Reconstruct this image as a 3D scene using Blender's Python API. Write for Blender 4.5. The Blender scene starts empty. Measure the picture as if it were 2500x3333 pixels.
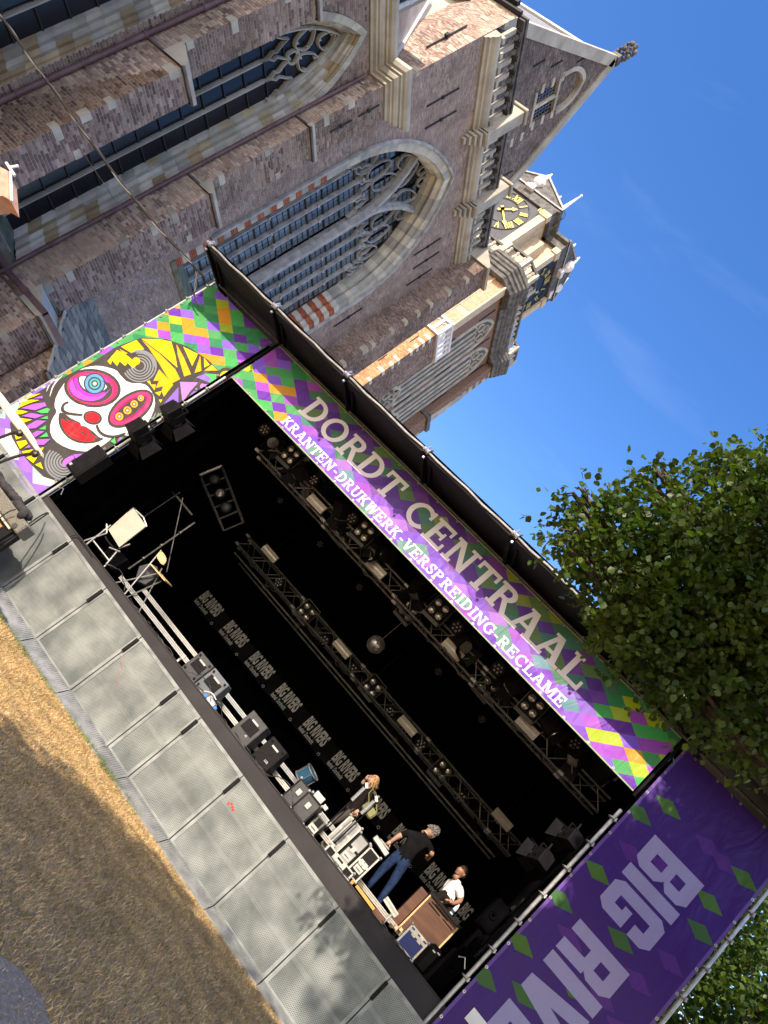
import bpy, math, random
import numpy as np
from mathutils import Vector, Matrix
from math import sin, cos, pi, radians, sqrt, atan2
random.seed(7); RS = np.random.RandomState(5)
S = bpy.context.scene
COL = S.collection
# ------------------------------------------------------------------ camera
F_PX, YAW, PITCH, ROLL = 2503.0, radians(20.2024), radians(18.3102), radians(52.0575)
CAM = Vector((0.0, 0.0, 1.5)); IW, IH = 2500, 3333
FW = Vector((-sin(YAW)*cos(PITCH), cos(YAW)*cos(PITCH), sin(PITCH)))
_r0 = Vector((cos(YAW), sin(YAW), 0)); _u0 = _r0.cross(FW)
IX = _r0*cos(ROLL) + _u0*sin(ROLL); IY = _u0*cos(ROLL) - _r0*sin(ROLL)
cd = bpy.data.cameras.new('camera'); cam = bpy.data.objects.new('camera', cd); COL.objects.link(cam)
cam.matrix_world = Matrix(((IX.x, IY.x, -FW.x, CAM.x), (IX.y, IY.y, -FW.y, CAM.y), (IX.z, IY.z, -FW.z, CAM.z), (0, 0, 0, 1)))
cd.sensor_fit = 'VERTICAL'; cd.sensor_height = 36.0; cd.lens = 36.0*F_PX/IH
cd.clip_start = 0.05; cd.clip_end = 3000
S.camera = cam
# ------------------------------------------------------------------ light
SUN_TRAVEL = Vector((0.16, 1.0, -0.77)).normalized()
SUN_ELEV = math.asin(-SUN_TRAVEL.z)
sd = bpy.data.lights.new('sun', 'SUN'); sd.energy = 2.05; sd.angle = radians(0.53); sd.color = (1.0, 0.96, 0.92)
sun = bpy.data.objects.new('sun', sd); COL.objects.link(sun)
sun.rotation_euler = (-SUN_TRAVEL).to_track_quat('Z', 'Y').to_euler()
W = bpy.data.worlds.new('World'); S.world = W; W.use_nodes = True
nt = W.node_tree; nt.nodes.clear()
def N(nt, t, **k):
    n = nt.nodes.new(t)
    for a, b in k.items(): setattr(n, a, b)
    return n
sky = N(nt, 'ShaderNodeTexSky', sky_type='NISHITA'); sky.sun_disc = False
sky.sun_elevation = SUN_ELEV; sky.sun_rotation = atan2(-SUN_TRAVEL.x, -SUN_TRAVEL.y)
sky.altitude = 0; sky.air_density = 1.0; sky.dust_density = 0.85; sky.ozone_density = 1.2
tc = N(nt, 'ShaderNodeTexCoord'); mp = N(nt, 'ShaderNodeMapping'); mp.inputs['Scale'].default_value = (1.0, 3.0, 5.0)
mp.inputs['Rotation'].default_value = (0.5, 0.35, 0.6)
nz = N(nt, 'ShaderNodeTexNoise'); nz.inputs['Scale'].default_value = 2.6; nz.inputs['Detail'].default_value = 9; nz.inputs['Roughness'].default_value = .55; nz.inputs['Distortion'].default_value = .4
rp = N(nt, 'ShaderNodeValToRGB'); rp.color_ramp.elements[0].position = .56; rp.color_ramp.elements[0].color = (0, 0, 0, 1); rp.color_ramp.elements[1].position = .85; rp.color_ramp.elements[1].color = (.035, .035, .035, 1)
mx = N(nt, 'ShaderNodeMix', data_type='RGBA'); mx.inputs['B'].default_value = (5.2, 5.9, 7.4, 1)
bg = N(nt, 'ShaderNodeBackground'); bg.inputs['Strength'].default_value = 0.15
wo = N(nt, 'ShaderNodeOutputWorld')
L = nt.links.new
L(tc.outputs['Generated'], mp.inputs['Vector']); L(mp.outputs[0], nz.inputs['Vector']); L(nz.outputs['Fac'], rp.inputs[0])
tn = N(nt, 'ShaderNodeHueSaturation'); tn.inputs['Saturation'].default_value = 1.42; tn.inputs['Value'].default_value = .84; tn.inputs['Hue'].default_value = .513
L(rp.outputs[0], mx.inputs['Factor']); L(sky.outputs[0], tn.inputs['Color']); L(tn.outputs['Color'], mx.inputs['A']); L(mx.outputs['Result'], bg.inputs[0]); L(bg.outputs[0], wo.inputs[0])
S.view_settings.view_transform = 'Standard'; S.view_settings.look = 'None'; S.view_settings.gamma = 1
S.view_settings.use_curve_mapping = False; S.view_settings.exposure = 1.65
S.view_settings.use_white_balance = True; S.view_settings.white_balance_temperature = 8100; S.view_settings.white_balance_tint = 15
S.cycles.max_bounces = 6; S.cycles.transparent_max_bounces = 12; S.cycles.use_denoising = True

# ------------------------------------------------------------------ measuring: a pixel of the photograph seen on a real plane
def ray(px, py): return FW + IX*((px-IW/2)/F_PX) - IY*((py-IH/2)/F_PX)
def onX(px, py, X): r = ray(px, py); return CAM + r*((X-CAM.x)/r.x)
def onY(px, py, Y): r = ray(px, py); return CAM + r*((Y-CAM.y)/r.y)
def onZ(px, py, Z): r = ray(px, py); return CAM + r*((Z-CAM.z)/r.z)

# ------------------------------------------------------------------ mesh helper
ROOT = {}
class MB:
    def __init__(s): s.v = []; s.f = []; s.m = []; s.c = []
    def add(s, vs, fs, mi=0, col=None):
        b = len(s.v); s.v.extend([tuple(v) for v in vs])
        for f in fs: s.f.append(tuple(b+i for i in f)); s.m.append(mi); s.c.append(col)
    def box(s, c, d, R=None, mi=0, col=None):
        c = Vector(c); hx, hy, hz = d[0]/2, d[1]/2, d[2]/2
        vs = [Vector((x, y, z)) for x in (-hx, hx) for y in (-hy, hy) for z in (-hz, hz)]
        if R is not None: vs = [R @ v for v in vs]
        s.add([v+c for v in vs], [(0, 1, 3, 2), (4, 6, 7, 5), (0, 4, 5, 1), (2, 3, 7, 6), (0, 2, 6, 4), (1, 5, 7, 3)], mi, col)
    def bb(s, a, b, mi=0, col=None):
        s.box([(a[i]+b[i])/2 for i in range(3)], [abs(b[i]-a[i]) for i in range(3)], None, mi, col)
    def beam(s, p, q, w, h, up=(0, 0, 1), mi=0):
        p = Vector(p); q = Vector(q); d = (q-p); l = d.length; d.normalize(); up = Vector(up)
        sx = d.cross(up)
        if sx.length < 1e-4: sx = d.cross(Vector((1, 0, 0)))
        sx.normalize(); uz = sx.cross(d)
        vs = [p+a*w/2*sx+b*h/2*uz+t*(q-p) for t in (0, 1) for a, b in ((-1, -1), (1, -1), (1, 1), (-1, 1))]
        s.add(vs, [(0, 3, 2, 1), (4, 5, 6, 7), (0, 1, 5, 4), (1, 2, 6, 5), (2, 3, 7, 6), (3, 0, 4, 7)], mi)
    def tube(s, pts, r, n=8, mi=0, cap=True, radii=None):
        pts = [Vector(p) for p in pts]; rings = []; prev = None
        for i, p in enumerate(pts):
            d = (pts[min(i+1, len(pts)-1)]-pts[max(i-1, 0)]).normalized()
            if prev is None:
                a = d.orthogonal().normalized()
            else:
                a = (prev - d*prev.dot(d)); a = a.normalized() if a.length > 1e-5 else d.orthogonal().normalized()
            prev = a; b = d.cross(a); rr = radii[i] if radii else r
            rings.append([p+(a*cos(2*pi*k/n)+b*sin(2*pi*k/n))*rr for k in range(n)])
        vs = [v for g in rings for v in g]; fs = []
        for i in range(len(pts)-1):
            for k in range(n): fs.append((i*n+k, i*n+(k+1) % n, (i+1)*n+(k+1) % n, (i+1)*n+k))
        if cap: fs.append(tuple(range(n-1, -1, -1))); fs.append(tuple((len(pts)-1)*n+k for k in range(n)))
        s.add(vs, fs, mi)
    def poly(s, pts, mi=0, col=None): s.add(pts, [tuple(range(len(pts)))], mi, col)
    def prism(s, pts2, fr, d0, d1, mi=0, col=None):
        """polygon in frame fr=(o,u,v,n), extruded from d0 to d1 along n"""
        o, u, v, n = [Vector(a) for a in fr]; k = len(pts2)
        A = [o+u*x+v*y+n*d0 for x, y in pts2]; B = [o+u*x+v*y+n*d1 for x, y in pts2]
        s.add(A+B, [tuple(range(k-1, -1, -1)), tuple(range(k, 2*k))]+[(i, (i+1) % k, k+(i+1) % k, k+i) for i in range(k)], mi, col)
    def sphere(s, c, r, n=12, mi=0, sc=(1, 1, 1)):
        vs = []; fs = []; c = Vector(c); m = n//2
        for i in range(m+1):
            t = pi*i/m
            for k in range(n): a = 2*pi*k/n; vs.append(c+Vector((r*sc[0]*sin(t)*cos(a), r*sc[1]*sin(t)*sin(a), r*sc[2]*cos(t))))
        for i in range(m):
            for k in range(n): fs.append((i*n+k, (i+1)*n+k, (i+1)*n+(k+1) % n, i*n+(k+1) % n))
        s.add(vs, fs, mi)
    def lathe(s, c, prof, n=16, mi=0, axis=None, cap=True):
        """prof: list of (radius, height along axis)"""
        c = Vector(c); ax = Vector(axis or (0, 0, 1)).normalized(); a = ax.orthogonal().normalized(); b = ax.cross(a)
        vs = [c+ax*h+(a*cos(2*pi*k/n)+b*sin(2*pi*k/n))*r for r, h in prof for k in range(n)]; fs = []
        for i in range(len(prof)-1):
            for k in range(n): fs.append((i*n+k, i*n+(k+1) % n, (i+1)*n+(k+1) % n, (i+1)*n+k))
        if cap: fs.append(tuple(range(n-1, -1, -1))); fs.append(tuple((len(prof)-1)*n+k for k in range(n)))
        s.add(vs, fs, mi)
    def build(s, name, mats, parent=None, smooth=False, bevel=0, label=None, kind=None):
        me = bpy.data.meshes.new(name); off = ROOT.get(parent.name, Vector((0, 0, 0))) if parent else Vector((0, 0, 0))
        vv = [(a[0]-off[0], a[1]-off[1], a[2]-off[2]) for a in s.v] if off.length else s.v
        me.from_pydata(vv, [], s.f)
        mats = mats if isinstance(mats, (list, tuple)) else [mats]
        for m_ in mats: me.materials.append(m_)
        if len(mats) > 1: me.polygons.foreach_set('material_index', s.m)
        if smooth: me.polygons.foreach_set('use_smooth', [True]*len(s.f))
        if any(c is not None for c in s.c):
            at = me.attributes.new('col', 'FLOAT_COLOR', 'CORNER'); arr = np.ones((len(me.loops), 4), np.float32)
            tot = np.zeros(len(me.polygons), np.int32); me.polygons.foreach_get('loop_total', tot)
            cc = np.array([c if c is not None else (1, 1, 1) for c in s.c], np.float32)
            arr[:, :3] = np.repeat(cc, tot, axis=0); at.data.foreach_set('color', arr.ravel())
        me.update()
        o = bpy.data.objects.new(name, me); COL.objects.link(o)
        if parent: o.parent = parent; ROOT[o.name] = off
        if bevel:
            b = o.modifiers.new('bevel', 'BEVEL'); b.width = bevel; b.segments = 1; b.limit_method = 'ANGLE'
        if label: o['label'] = label
        if kind: o['kind'] = kind
        return o
def thing(name, label, cat, loc=(0, 0, 0), group=None):
    o = bpy.data.objects.new(name, None); COL.objects.link(o); o.location = loc; ROOT[o.name] = Vector(loc)
    o.empty_display_size = .2; o['label'] = label; o['category'] = cat
    if group: o['group'] = group
    return o
def tag(o, label, cat, group=None):
    o['label'] = label; o['category'] = cat
    if group: o['group'] = group
    return o
def copy_tree(o, loc, label, rotz=None, parent=None):
    c = o.copy(); COL.objects.link(c)
    if parent is None:
        c.location = loc; c['label'] = label
        if rotz is not None: c.rotation_euler.z = rotz
    else: c.parent = parent
    for ch in list(o.children): copy_tree(ch, None, None, None, c)
    return c
def frameY(Y): return (Vector((0, Y, 0)), Vector((1, 0, 0)), Vector((0, 0, 1)), Vector((0, -1, 0)))      # plane facing the camera side
def frameX(X): return (Vector((X, 0, 0)), Vector((0, 1, 0)), Vector((0, 0, 1)), Vector((1, 0, 0)))       # plane facing the stage side

# ------------------------------------------------------------------ materials
def mat(name, c1, c2=None, scale=3.0, rough=.7, metal=0.0, bump=0.0, bscale=40.0, spec=.5, attr=False, detail=4, streak=None, ramp=(.35, .65)):
    m = bpy.data.materials.new(name); m.use_nodes = True; t = m.node_tree; p = t.nodes['Principled BSDF']
    p.inputs['Roughness'].default_value = rough; p.inputs['Metallic'].default_value = metal; p.inputs['Specular IOR Level'].default_value = spec
    l = t.links.new; tc = N(t, 'ShaderNodeTexCoord'); src = tc.outputs['Object']
    if streak: mp_ = N(t, 'ShaderNodeMapping'); mp_.inputs['Scale'].default_value = streak; l(src, mp_.inputs[0]); src = mp_.outputs[0]
    if c2 is None and not attr: p.inputs['Base Color'].default_value = (*c1, 1)
    else:
        nz = N(t, 'ShaderNodeTexNoise'); nz.inputs['Scale'].default_value = scale; nz.inputs['Detail'].default_value = detail; l(src, nz.inputs['Vector'])
        rp = N(t, 'ShaderNodeValToRGB'); rp.color_ramp.elements[0].position = ramp[0]; rp.color_ramp.elements[1].position = ramp[1]
        rp.color_ramp.elements[0].color = (*c1, 1); rp.color_ramp.elements[1].color = (*(c2 or c1), 1); l(nz.outputs['Fac'], rp.inputs[0]); out = rp.outputs[0]
        if attr:
            a = N(t, 'ShaderNodeAttribute', attribute_name='col'); mxx = N(t, 'ShaderNodeMix', data_type='RGBA', blend_type='MULTIPLY'); mxx.inputs['Factor'].default_value = 1
            l(out, mxx.inputs['A']); l(a.outputs['Color'], mxx.inputs['B']); out = mxx.outputs['Result']
        l(out, p.inputs['Base Color'])
    if bump:
        nb = N(t, 'ShaderNodeTexNoise'); nb.inputs['Scale'].default_value = bscale; nb.inputs['Detail'].default_value = 5; l(src, nb.inputs['Vector'])
        b = N(t, 'ShaderNodeBump'); b.inputs['Strength'].default_value = bump; b.inputs['Distance'].default_value = .02; l(nb.outputs['Fac'], b.inputs['Height']); l(b.outputs[0], p.inputs['Normal'])
    return m
M = {}
M['brick'] = mat('brick', (.8, .78, .76), (1.15, 1.1, 1.08), 1.3, .92, attr=True, bump=.3, bscale=60, spec=.12)
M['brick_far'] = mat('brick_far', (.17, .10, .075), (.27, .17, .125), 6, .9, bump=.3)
M['mortar'] = mat('mortar', (.40, .37, .33), (.52, .49, .44), .6, .95, bump=.4, bscale=30, spec=.12)
M['mortar_front'] = mat('front_mortar', (.30, .275, .255), (.40, .375, .35), .5, .95, bump=.4, bscale=30, spec=.1)
M['stone'] = mat('pale_stone', (.78, .76, .72), (1.12, 1.1, 1.04), 1.6, .88, attr=True, bump=.35, bscale=25, spec=.2)
M['stone1'] = mat('weathered_sandstone', (.33, .315, .27), (.50, .485, .42), 1.1, .88, bump=.35, bscale=20, detail=7, spec=.2)
M['stone_dark'] = mat('dark_bluestone', (.06, .062, .065), (.15, .15, .145), 2, .8, bump=.3)
M['stone_grey'] = mat('grey_bluestone', (.24, .25, .25), (.42, .425, .42), 3, .75, bump=.3, bscale=30, detail=7)
M['moss'] = mat('mossy_stone', (.10, .115, .06), (.22, .21, .15), 2.5, .9, bump=.4)
M['glass_dark'] = mat('dark_protective_glass', (.008, .010, .014), (.014, .017, .022), .4, .22, spec=.35)
M['lead_glass'] = mat('leaded_glass', (.075, .10, .12), (.13, .165, .185), .35, .15, spec=.9, attr=True)
M['lead'] = mat('lead_sheet', (.22, .24, .26), (.36, .38, .40), 1.5, .45, .3)
M['lead_white'] = mat('bright_lead_flashing', (.6, .62, .63), (.75, .76, .77), 2, .5)
M['iron'] = mat('wrought_iron', (.02, .02, .024), (.05, .05, .055), 20, .6, .5)
M['pipe_red'] = mat('red_brown_drainpipe', (.13, .07, .075), (.20, .12, .13), 2, .55, .1)
M['slate'] = mat('slate', (.8, .8, .8), (1.15, 1.15, 1.1), 5, .6, attr=True, bump=.25, bscale=50)
M['slate_roof'] = mat('slate_roof', (.14, .15, .165), (.24, .25, .26), 8, .6, bump=.3)
M['gold'] = mat('gilded_metal', (.72, .50, .10), (.85, .64, .18), 9, .35, .6)
M['white_paint'] = mat('white_paint', (.68, .69, .70), (.78, .79, .80), 2, .45)
M['wood_frame'] = mat('grey_white_painted_wood', (.42, .46, .50), (.55, .58, .60), 3, .6)
M['planks'] = mat('weathered_planks', (.26, .22, .16), (.36, .31, .24), 12, .8, streak=(1, 1, 9))
M['tube'] = mat('galvanised_scaffold_tube', (.36, .37, .37), (.52, .53, .53), 9, .42, .55)
M['tube_dark'] = mat('dull_truss_tube', (.07, .07, .07), (.15, .15, .14), 12, .45, .7)
M['black_metal'] = mat('black_painted_steel', (.005, .005, .006), (.010, .010, .011), 9, .6, spec=.12)
M['black_plastic'] = mat('black_plastic', (.006, .006, .007), (.012, .012, .013), 30, .6, spec=.15)
M['grey_plastic'] = mat('dusty_grey_case', (.035, .037, .04), (.055, .058, .06), 9, .5)
M['black_cloth'] = mat('black_stage_cloth', (.0012, .0012, .0016), (.003, .003, .004), 3, .97, spec=.03)
M['tarp'] = mat('black_roof_tarpaulin', (.004, .004, .005), (.008, .008, .009), 4, .6, bump=.3, bscale=5, spec=.3)
M['alu'] = mat('bright_aluminium', (.38, .39, .40), (.55, .56, .57), 9, .36, .75, streak=(1, 9, 9))
M['lens'] = mat('lamp_lens', (.35, .35, .33), (.6, .59, .56), 30, .15, .7)
M['galv'] = None
M['skin'] = mat('skin', (.42, .24, .17), (.52, .31, .23), 8, .55)
M['skin_tan'] = mat('tanned_skin', (.30, .15, .095), (.38, .20, .13), 8, .55)
M['organ'] = mat('stained_organ_wood', (.055, .020, .010), (.12, .045, .022), 2.2, .5, streak=(1, 1, 7), detail=7)
M['wood_pale'] = mat('pale_plywood', (.52, .36, .18), (.62, .45, .25), 5, .45, streak=(1, 1, 6))
M['cable'] = mat('black_cable', (.012, .012, .012), None, 1, .5)
# ================================================================== CHURCH
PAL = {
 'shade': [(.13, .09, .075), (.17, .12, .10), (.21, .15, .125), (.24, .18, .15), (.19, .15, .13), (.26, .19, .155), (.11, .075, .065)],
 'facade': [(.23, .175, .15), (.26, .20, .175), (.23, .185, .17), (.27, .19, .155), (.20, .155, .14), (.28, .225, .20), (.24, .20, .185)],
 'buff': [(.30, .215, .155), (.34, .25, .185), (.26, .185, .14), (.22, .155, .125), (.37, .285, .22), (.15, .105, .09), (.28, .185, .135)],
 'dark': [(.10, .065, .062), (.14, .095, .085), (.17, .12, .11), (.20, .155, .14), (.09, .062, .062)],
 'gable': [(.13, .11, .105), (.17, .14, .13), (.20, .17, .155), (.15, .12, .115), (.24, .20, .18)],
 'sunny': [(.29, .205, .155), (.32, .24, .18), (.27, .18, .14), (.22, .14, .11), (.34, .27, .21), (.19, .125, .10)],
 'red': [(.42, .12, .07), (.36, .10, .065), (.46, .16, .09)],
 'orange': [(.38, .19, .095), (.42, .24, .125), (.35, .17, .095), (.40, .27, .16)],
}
BRT = dict(facade=1.55, gable=1.2, shade=1.45, sunny=1.75, orange=1.5, buff=1.75, dark=1.85, red=1.0)  # sunlit faces get lighter, warmer brick through sunny and orange than shaded ones
SINGLES = []      # nearest bricks become parts of their own
def arch_w(z, w0, zs, R):
    if z <= zs: return w0
    q = R*R-(z-zs)**2
    return max(0.0, sqrt(q)-(R-w0)) if q > 0 else 0.0
def bricks(mb, bk, fr, u0, u1, z0, z1, pal, iv=None, Lb=.215, h=.075, jo=.012, dep=.012, single=False, patch=True, back=True):
    o, u, v, n = [Vector(a) for a in fr]; P = PAL[pal]; k = 0; z = z0
    ph = random.random()*9
    while z < z1-.02:
        zt = min(z+h, z1); ivs = iv(z+h/2) if iv else [(u0, u1)]
        for a, b in ivs:
            a = max(a, u0); b = min(b, u1)
            if b-a < .03: continue
            if back and bk is not None: bk.add([o+u*a+v*z, o+u*b+v*z, o+u*b+v*zt, o+u*a+v*zt], [(0, 1, 2, 3)])
            header = (k % 3 == 1); LL = Lb*.5 if header else Lb
            x = a - (Lb*.5 if k % 2 else 0)*(1 if not header else .5) - ((a*7.3) % LL)
            while x < b-.015:
                xa = max(x+jo/2, a); xb = min(x+LL-jo/2, b); x += LL
                if xb-xa < .03: continue
                t = sin((xa+ph)*.9+cos(z*.7+ph)*2)+sin(z*1.3+xa*.5)+random.random()*2.6
                c = P[int(abs(t*1.7)) % len(P)] if patch else random.choice(P)
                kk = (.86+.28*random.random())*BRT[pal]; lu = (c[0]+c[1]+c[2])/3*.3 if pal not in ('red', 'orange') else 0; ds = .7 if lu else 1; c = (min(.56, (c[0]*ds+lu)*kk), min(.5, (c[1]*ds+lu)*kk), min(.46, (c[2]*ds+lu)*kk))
                d = dep*(.5+.9*random.random()); za, zb = z+jo/2, zt-jo/2
                ctr = o+u*((xa+xb)/2)+v*((za+zb)/2)
                if single:
                    SINGLES.append(((ctr-CAM).length, ctr, (xb-xa, zb-za, d), (u, v, n), c, mb)); continue
                q = [o+u*s_+v*r_ for s_, r_ in ((xa, za), (xb, za), (xb, zb), (xa, zb))]
                w = [p_+n*d for p_ in q]
                mb.add(q+w, [(4, 5, 6, 7), (0, 1, 5, 4), (1, 2, 6, 5), (2, 3, 7, 6), (3, 0, 4, 7)], 0, c)
        z += h; k += 1
def path_arch(yc, w0, zs, R, z0, step=.5, na=9, nj=None):
    """points (y,z) from bottom left over the apex to bottom right"""
    rise = sqrt(max(0, 2*R*w0-w0*w0)); am = math.asin(min(1, rise/R)); nj = nj or max(1, int((zs-z0)/step))
    Lp = [(yc-w0, z0+(zs-z0)*i/nj) for i in range(nj)]+[(yc-w0+R-R*cos(am*i/na), zs+R*sin(am*i/na)) for i in range(na+1)]
    Rp = [(2*yc-y, z) for y, z in reversed(Lp[:-1])]
    return Lp+Rp
def loft(mb, rings, xs, i0, i1, g=0.0, mi=0, col=None):
    """rings: list of point lists (y,z); xs: depth of each ring; one block from path index i0 to i1"""
    vs = []
    for r, x in zip(rings, xs):
        for i in (i0, i1):
            a = Vector((x, r[i][0], r[i][1])); b = Vector((x, r[i1 if i == i0 else i0][0], r[i1 if i == i0 else i0][1]))
            d = (b-a); l = d.length; a = a + d/l*min(g, l*.3) if l > 1e-6 else a
            vs.append(a)
    fs = [(2*j, 2*j+1, 2*j+3, 2*j+2) for j in range(len(rings)-1)]
    mb.add(vs, fs, mi, col)
def trace(mb, pts, xb, xf, w, mi=0, closed=False, nose=.35):
    n = len(pts); vs = []
    for i in range(n):
        a = pts[(i-1) % n if closed else max(i-1, 0)]; b = pts[(i+1) % n if closed else min(i+1, n-1)]
        dy, dz = b[0]-a[0], b[1]-a[1]; l = sqrt(dy*dy+dz*dz) or 1; ny, nz_ = -dz/l, dy/l; y, z = pts[i]; xm = xb+(xf-xb)*.45
        for s_, x in ((-1, xb), (-1, xm), (-nose, xf), (nose, xf), (1, xm), (1, xb)):
            vs.append((x, y+ny*s_*w/2, z+nz_*s_*w/2))
    fs = []
    for i in range(n if closed else n-1):
        j = (i+1) % n
        for k in range(5): fs.append((i*6+k, j*6+k, j*6+k+1, i*6+k+1))
    mb.add(vs, fs, mi)
def arc(cy, cz, r, a0, a1, n=10, ry=None): return [(cy+r*cos(radians(a0+(a1-a0)*i/n)), cz+(ry or r)*sin(radians(a0+(a1-a0)*i/n))) for i in range(n+1)]

church = thing('church', 'huge old brick church with stone gothic windows and buttresses rising left of the stage', 'church', (-20, 18, 0))
XW = -20.0
# ---- aisle wall with windows A and B
WIN = dict(A=15.92, B=11.15)
G_W, G_ZS, G_RISE, O_W, O_RISE, Z_SILL = 1.0, 15.2, 2.9, 1.45, 3.34, 5.35
def RR(w, rise): return (w*w+rise*rise)/(2*w)
def iv_aisle(z):
    out = []; x = 2.0
    for yc in sorted(WIN.values()):
        w = arch_w(z, O_W, G_ZS, RR(O_W, O_RISE)) if z > 4.9 else 0
        if w > 0: out.append((x, yc-w)); x = yc+w
    out.append((x, 18.2)); return out
wb = MB(); wk = MB()
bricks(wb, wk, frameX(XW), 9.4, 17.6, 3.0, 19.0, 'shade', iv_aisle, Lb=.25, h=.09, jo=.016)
wk.bb((XW-.5, -14, 0), (XW-.02, 9.5, 19.8)); wk.bb((XW-.5, 9.4, 0), (XW-.02, 17.6, 4.9)); wk.bb((XW-.9, 9.4, 18.6), (XW-.02, 18.2, 19.8))
aw = wk.build('aisle_wall', M['mortar'], church); wb.build('brick_courses', M['brick'], aw, kind='stuff')
STC = [tuple(min(.52, v*1.3) for v in c) for c in [(.30, .29, .25), (.35, .34, .30), (.26, .26, .235), (.38, .37, .33), (.32, .27, .18), (.24, .19, .12), (.40, .40, .37), (.29, .30, .28)]]
def aisle_window(name, yc, seed):
    random.seed(seed)
    gl = MB(); P = path_arch(yc, G_W+.04, G_ZS, RR(G_W+.04, G_RISE+.05), Z_SILL-.1)
    gl.poly([(XW-.62, y, z) for y, z in P]); win = gl.build('window', M['glass_dark'], church)
    fr_ = [(0, 0), (.10, .02), (.13, .10), (.33, .14), (.36, .26), (.60, .32), (.66, .44), (.86, .5), (1, .6)]
    rings = []; xs = []; rin = []
    for f, dx in fr_:
        w = O_W+(G_W-O_W)*f; ri = O_RISE+(G_RISE-O_RISE)*f
        rings.append(path_arch(yc, w, G_ZS, RR(w, ri), Z_SILL-.45*(1-f), .48, 10, 21)); xs.append(XW-dx+.0)
        rin.append(path_arch(yc, w+.02, G_ZS, RR(w+.02, ri+.02), Z_SILL-.45*(1-f), .48, 10, 21))
    n = len(rings[0]); b = MB()
    for i in range(n-1): loft(b, rin, [x-.008 for x in xs], i, i+1, 0)
    b.build('jamb_bed', M['mortar'], win)
    for i in range(n-1):
        for lo, hi in ((0, 3), (3, 6), (6, 9)) if i % 2 else ((0, 5), (5, 9)):
            c = random.choice(STC); kk = .85+.3*random.random(); m = MB()
            if lo == 0 and hi == 3: hi_ = 3
            loft(m, rings[lo:hi+1], xs[lo:hi+1], i, i+1, .006, 0, tuple(a*kk for a in c)); m.build('stone_block', M['stone'], win)
    # flat stone band round the arch head
    ro = [path_arch(yc, O_W+t, G_ZS, RR(O_W+t, O_RISE+t*1.15), G_ZS-.1, .5, 12, 1) for t in (0, .26)]
    m = MB()
    for i in range(1, len(ro[0])-2):
        loft(m, [ro[0], ro[0], ro[1], ro[1]], [XW, XW+.05, XW+.05, XW], i, i+1, .004, 0, tuple(a*1.15 for a in random.choice(STC[:4])))
    m.build('arch_band', M['stone'], win)
    # mullions, glazing bars and tracery
    t3 = 2*G_W/3
    for k in (-1, 1): m = MB(); trace(m, [(yc+k*t3/2, Z_SILL-.1), (yc+k*t3/2, G_ZS-.4)], XW-.61, XW-.46, .11); m.build('mullion', M['stone1'], win)
    z = Z_SILL+.55
    while z < G_ZS+1.2: m = MB(); m.beam((XW-.57, yc-arch_w(z, G_W, G_ZS, RR(G_W, G_RISE)), z), (XW-.57, yc+arch_w(z, G_W, G_ZS, RR(G_W, G_RISE)), z), .035, .045); m.build('glazing_bar', M['iron'], win); z += .82
    m = MB(); zs = G_ZS-.4
    for k in (-1, 0, 1):
        y = yc+k*t3; h = t3/2
        trace(m, [(y-h, zs), (y-h*.98, zs+.25), (y-h*.62, zs+.45), (y-h*.75, zs+.6), (y-h*.3, zs+.85), (y, zs+1.12), (y+h*.3, zs+.85), (y+h*.75, zs+.6), (y+h*.62, zs+.45), (y+h*.98, zs+.25), (y+h, zs)], XW-.6, XW-.44, .08)
    def mouch(cy, cz, a, ry, rx, n=18):
        pts = []
        for i in range(n):
            t = 2*pi*i/n; r = 1+.10*cos(3*t); px_, pz = rx*r*cos(t), ry*r*sin(t)*(1 if sin(t) > 0 else .75)
            ca, sa = cos(radians(a)), sin(radians(a)); pts.append((cy+px_*ca-pz*sa, cz+px_*sa+pz*ca))
        trace(m, pts, XW-.6, XW-.44, .07, closed=True)
        for q in (0, 6, 12): p_ = pts[q]; trace(m, [p_, (cy+(p_[0]-cy)*.62, cz+(p_[1]-cz)*.62)], XW-.6, XW-.46, .09)
    mouch(yc-.36, zs+1.75, 22, .50, .29); mouch(yc+.36, zs+1.75, -22, .50, .29); mouch(yc, zs+1.2, 0, .28, .2); mouch(yc, zs+2.62, 0, .40, .27)
    P = path_arch(yc, G_W-.05, G_ZS, RR(G_W-.05, G_RISE-.1), G_ZS, .5, 10); trace(m, P, XW-.6, XW-.42, .12)
    m.build('tracery', M['stone1'], win)
    s = MB(); s.add([(XW-.6, yc-1.1, Z_SILL), (XW-.6, yc+1.1, Z_SILL), (XW+.12, yc+O_W, 4.75), (XW+.12, yc-O_W, 4.75), (XW+.12, yc+O_W, 4.6), (XW+.12, yc-O_W, 4.6)], [(0, 3, 2, 1), (3, 5, 4, 2)])
    s.build('sill', M['moss'], win)
    return win
aisle_window('window', WIN['A'], 3); aisle_window('window', WIN['B'], 4)
random.seed(11)
# ---- string course along the aisle, under the sills
m = MB()
m.bb((XW-.1, 2, 4.45), (XW+.14, 17.45, 4.62)); m.build('string_course', M['pipe_red'], church)
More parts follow.
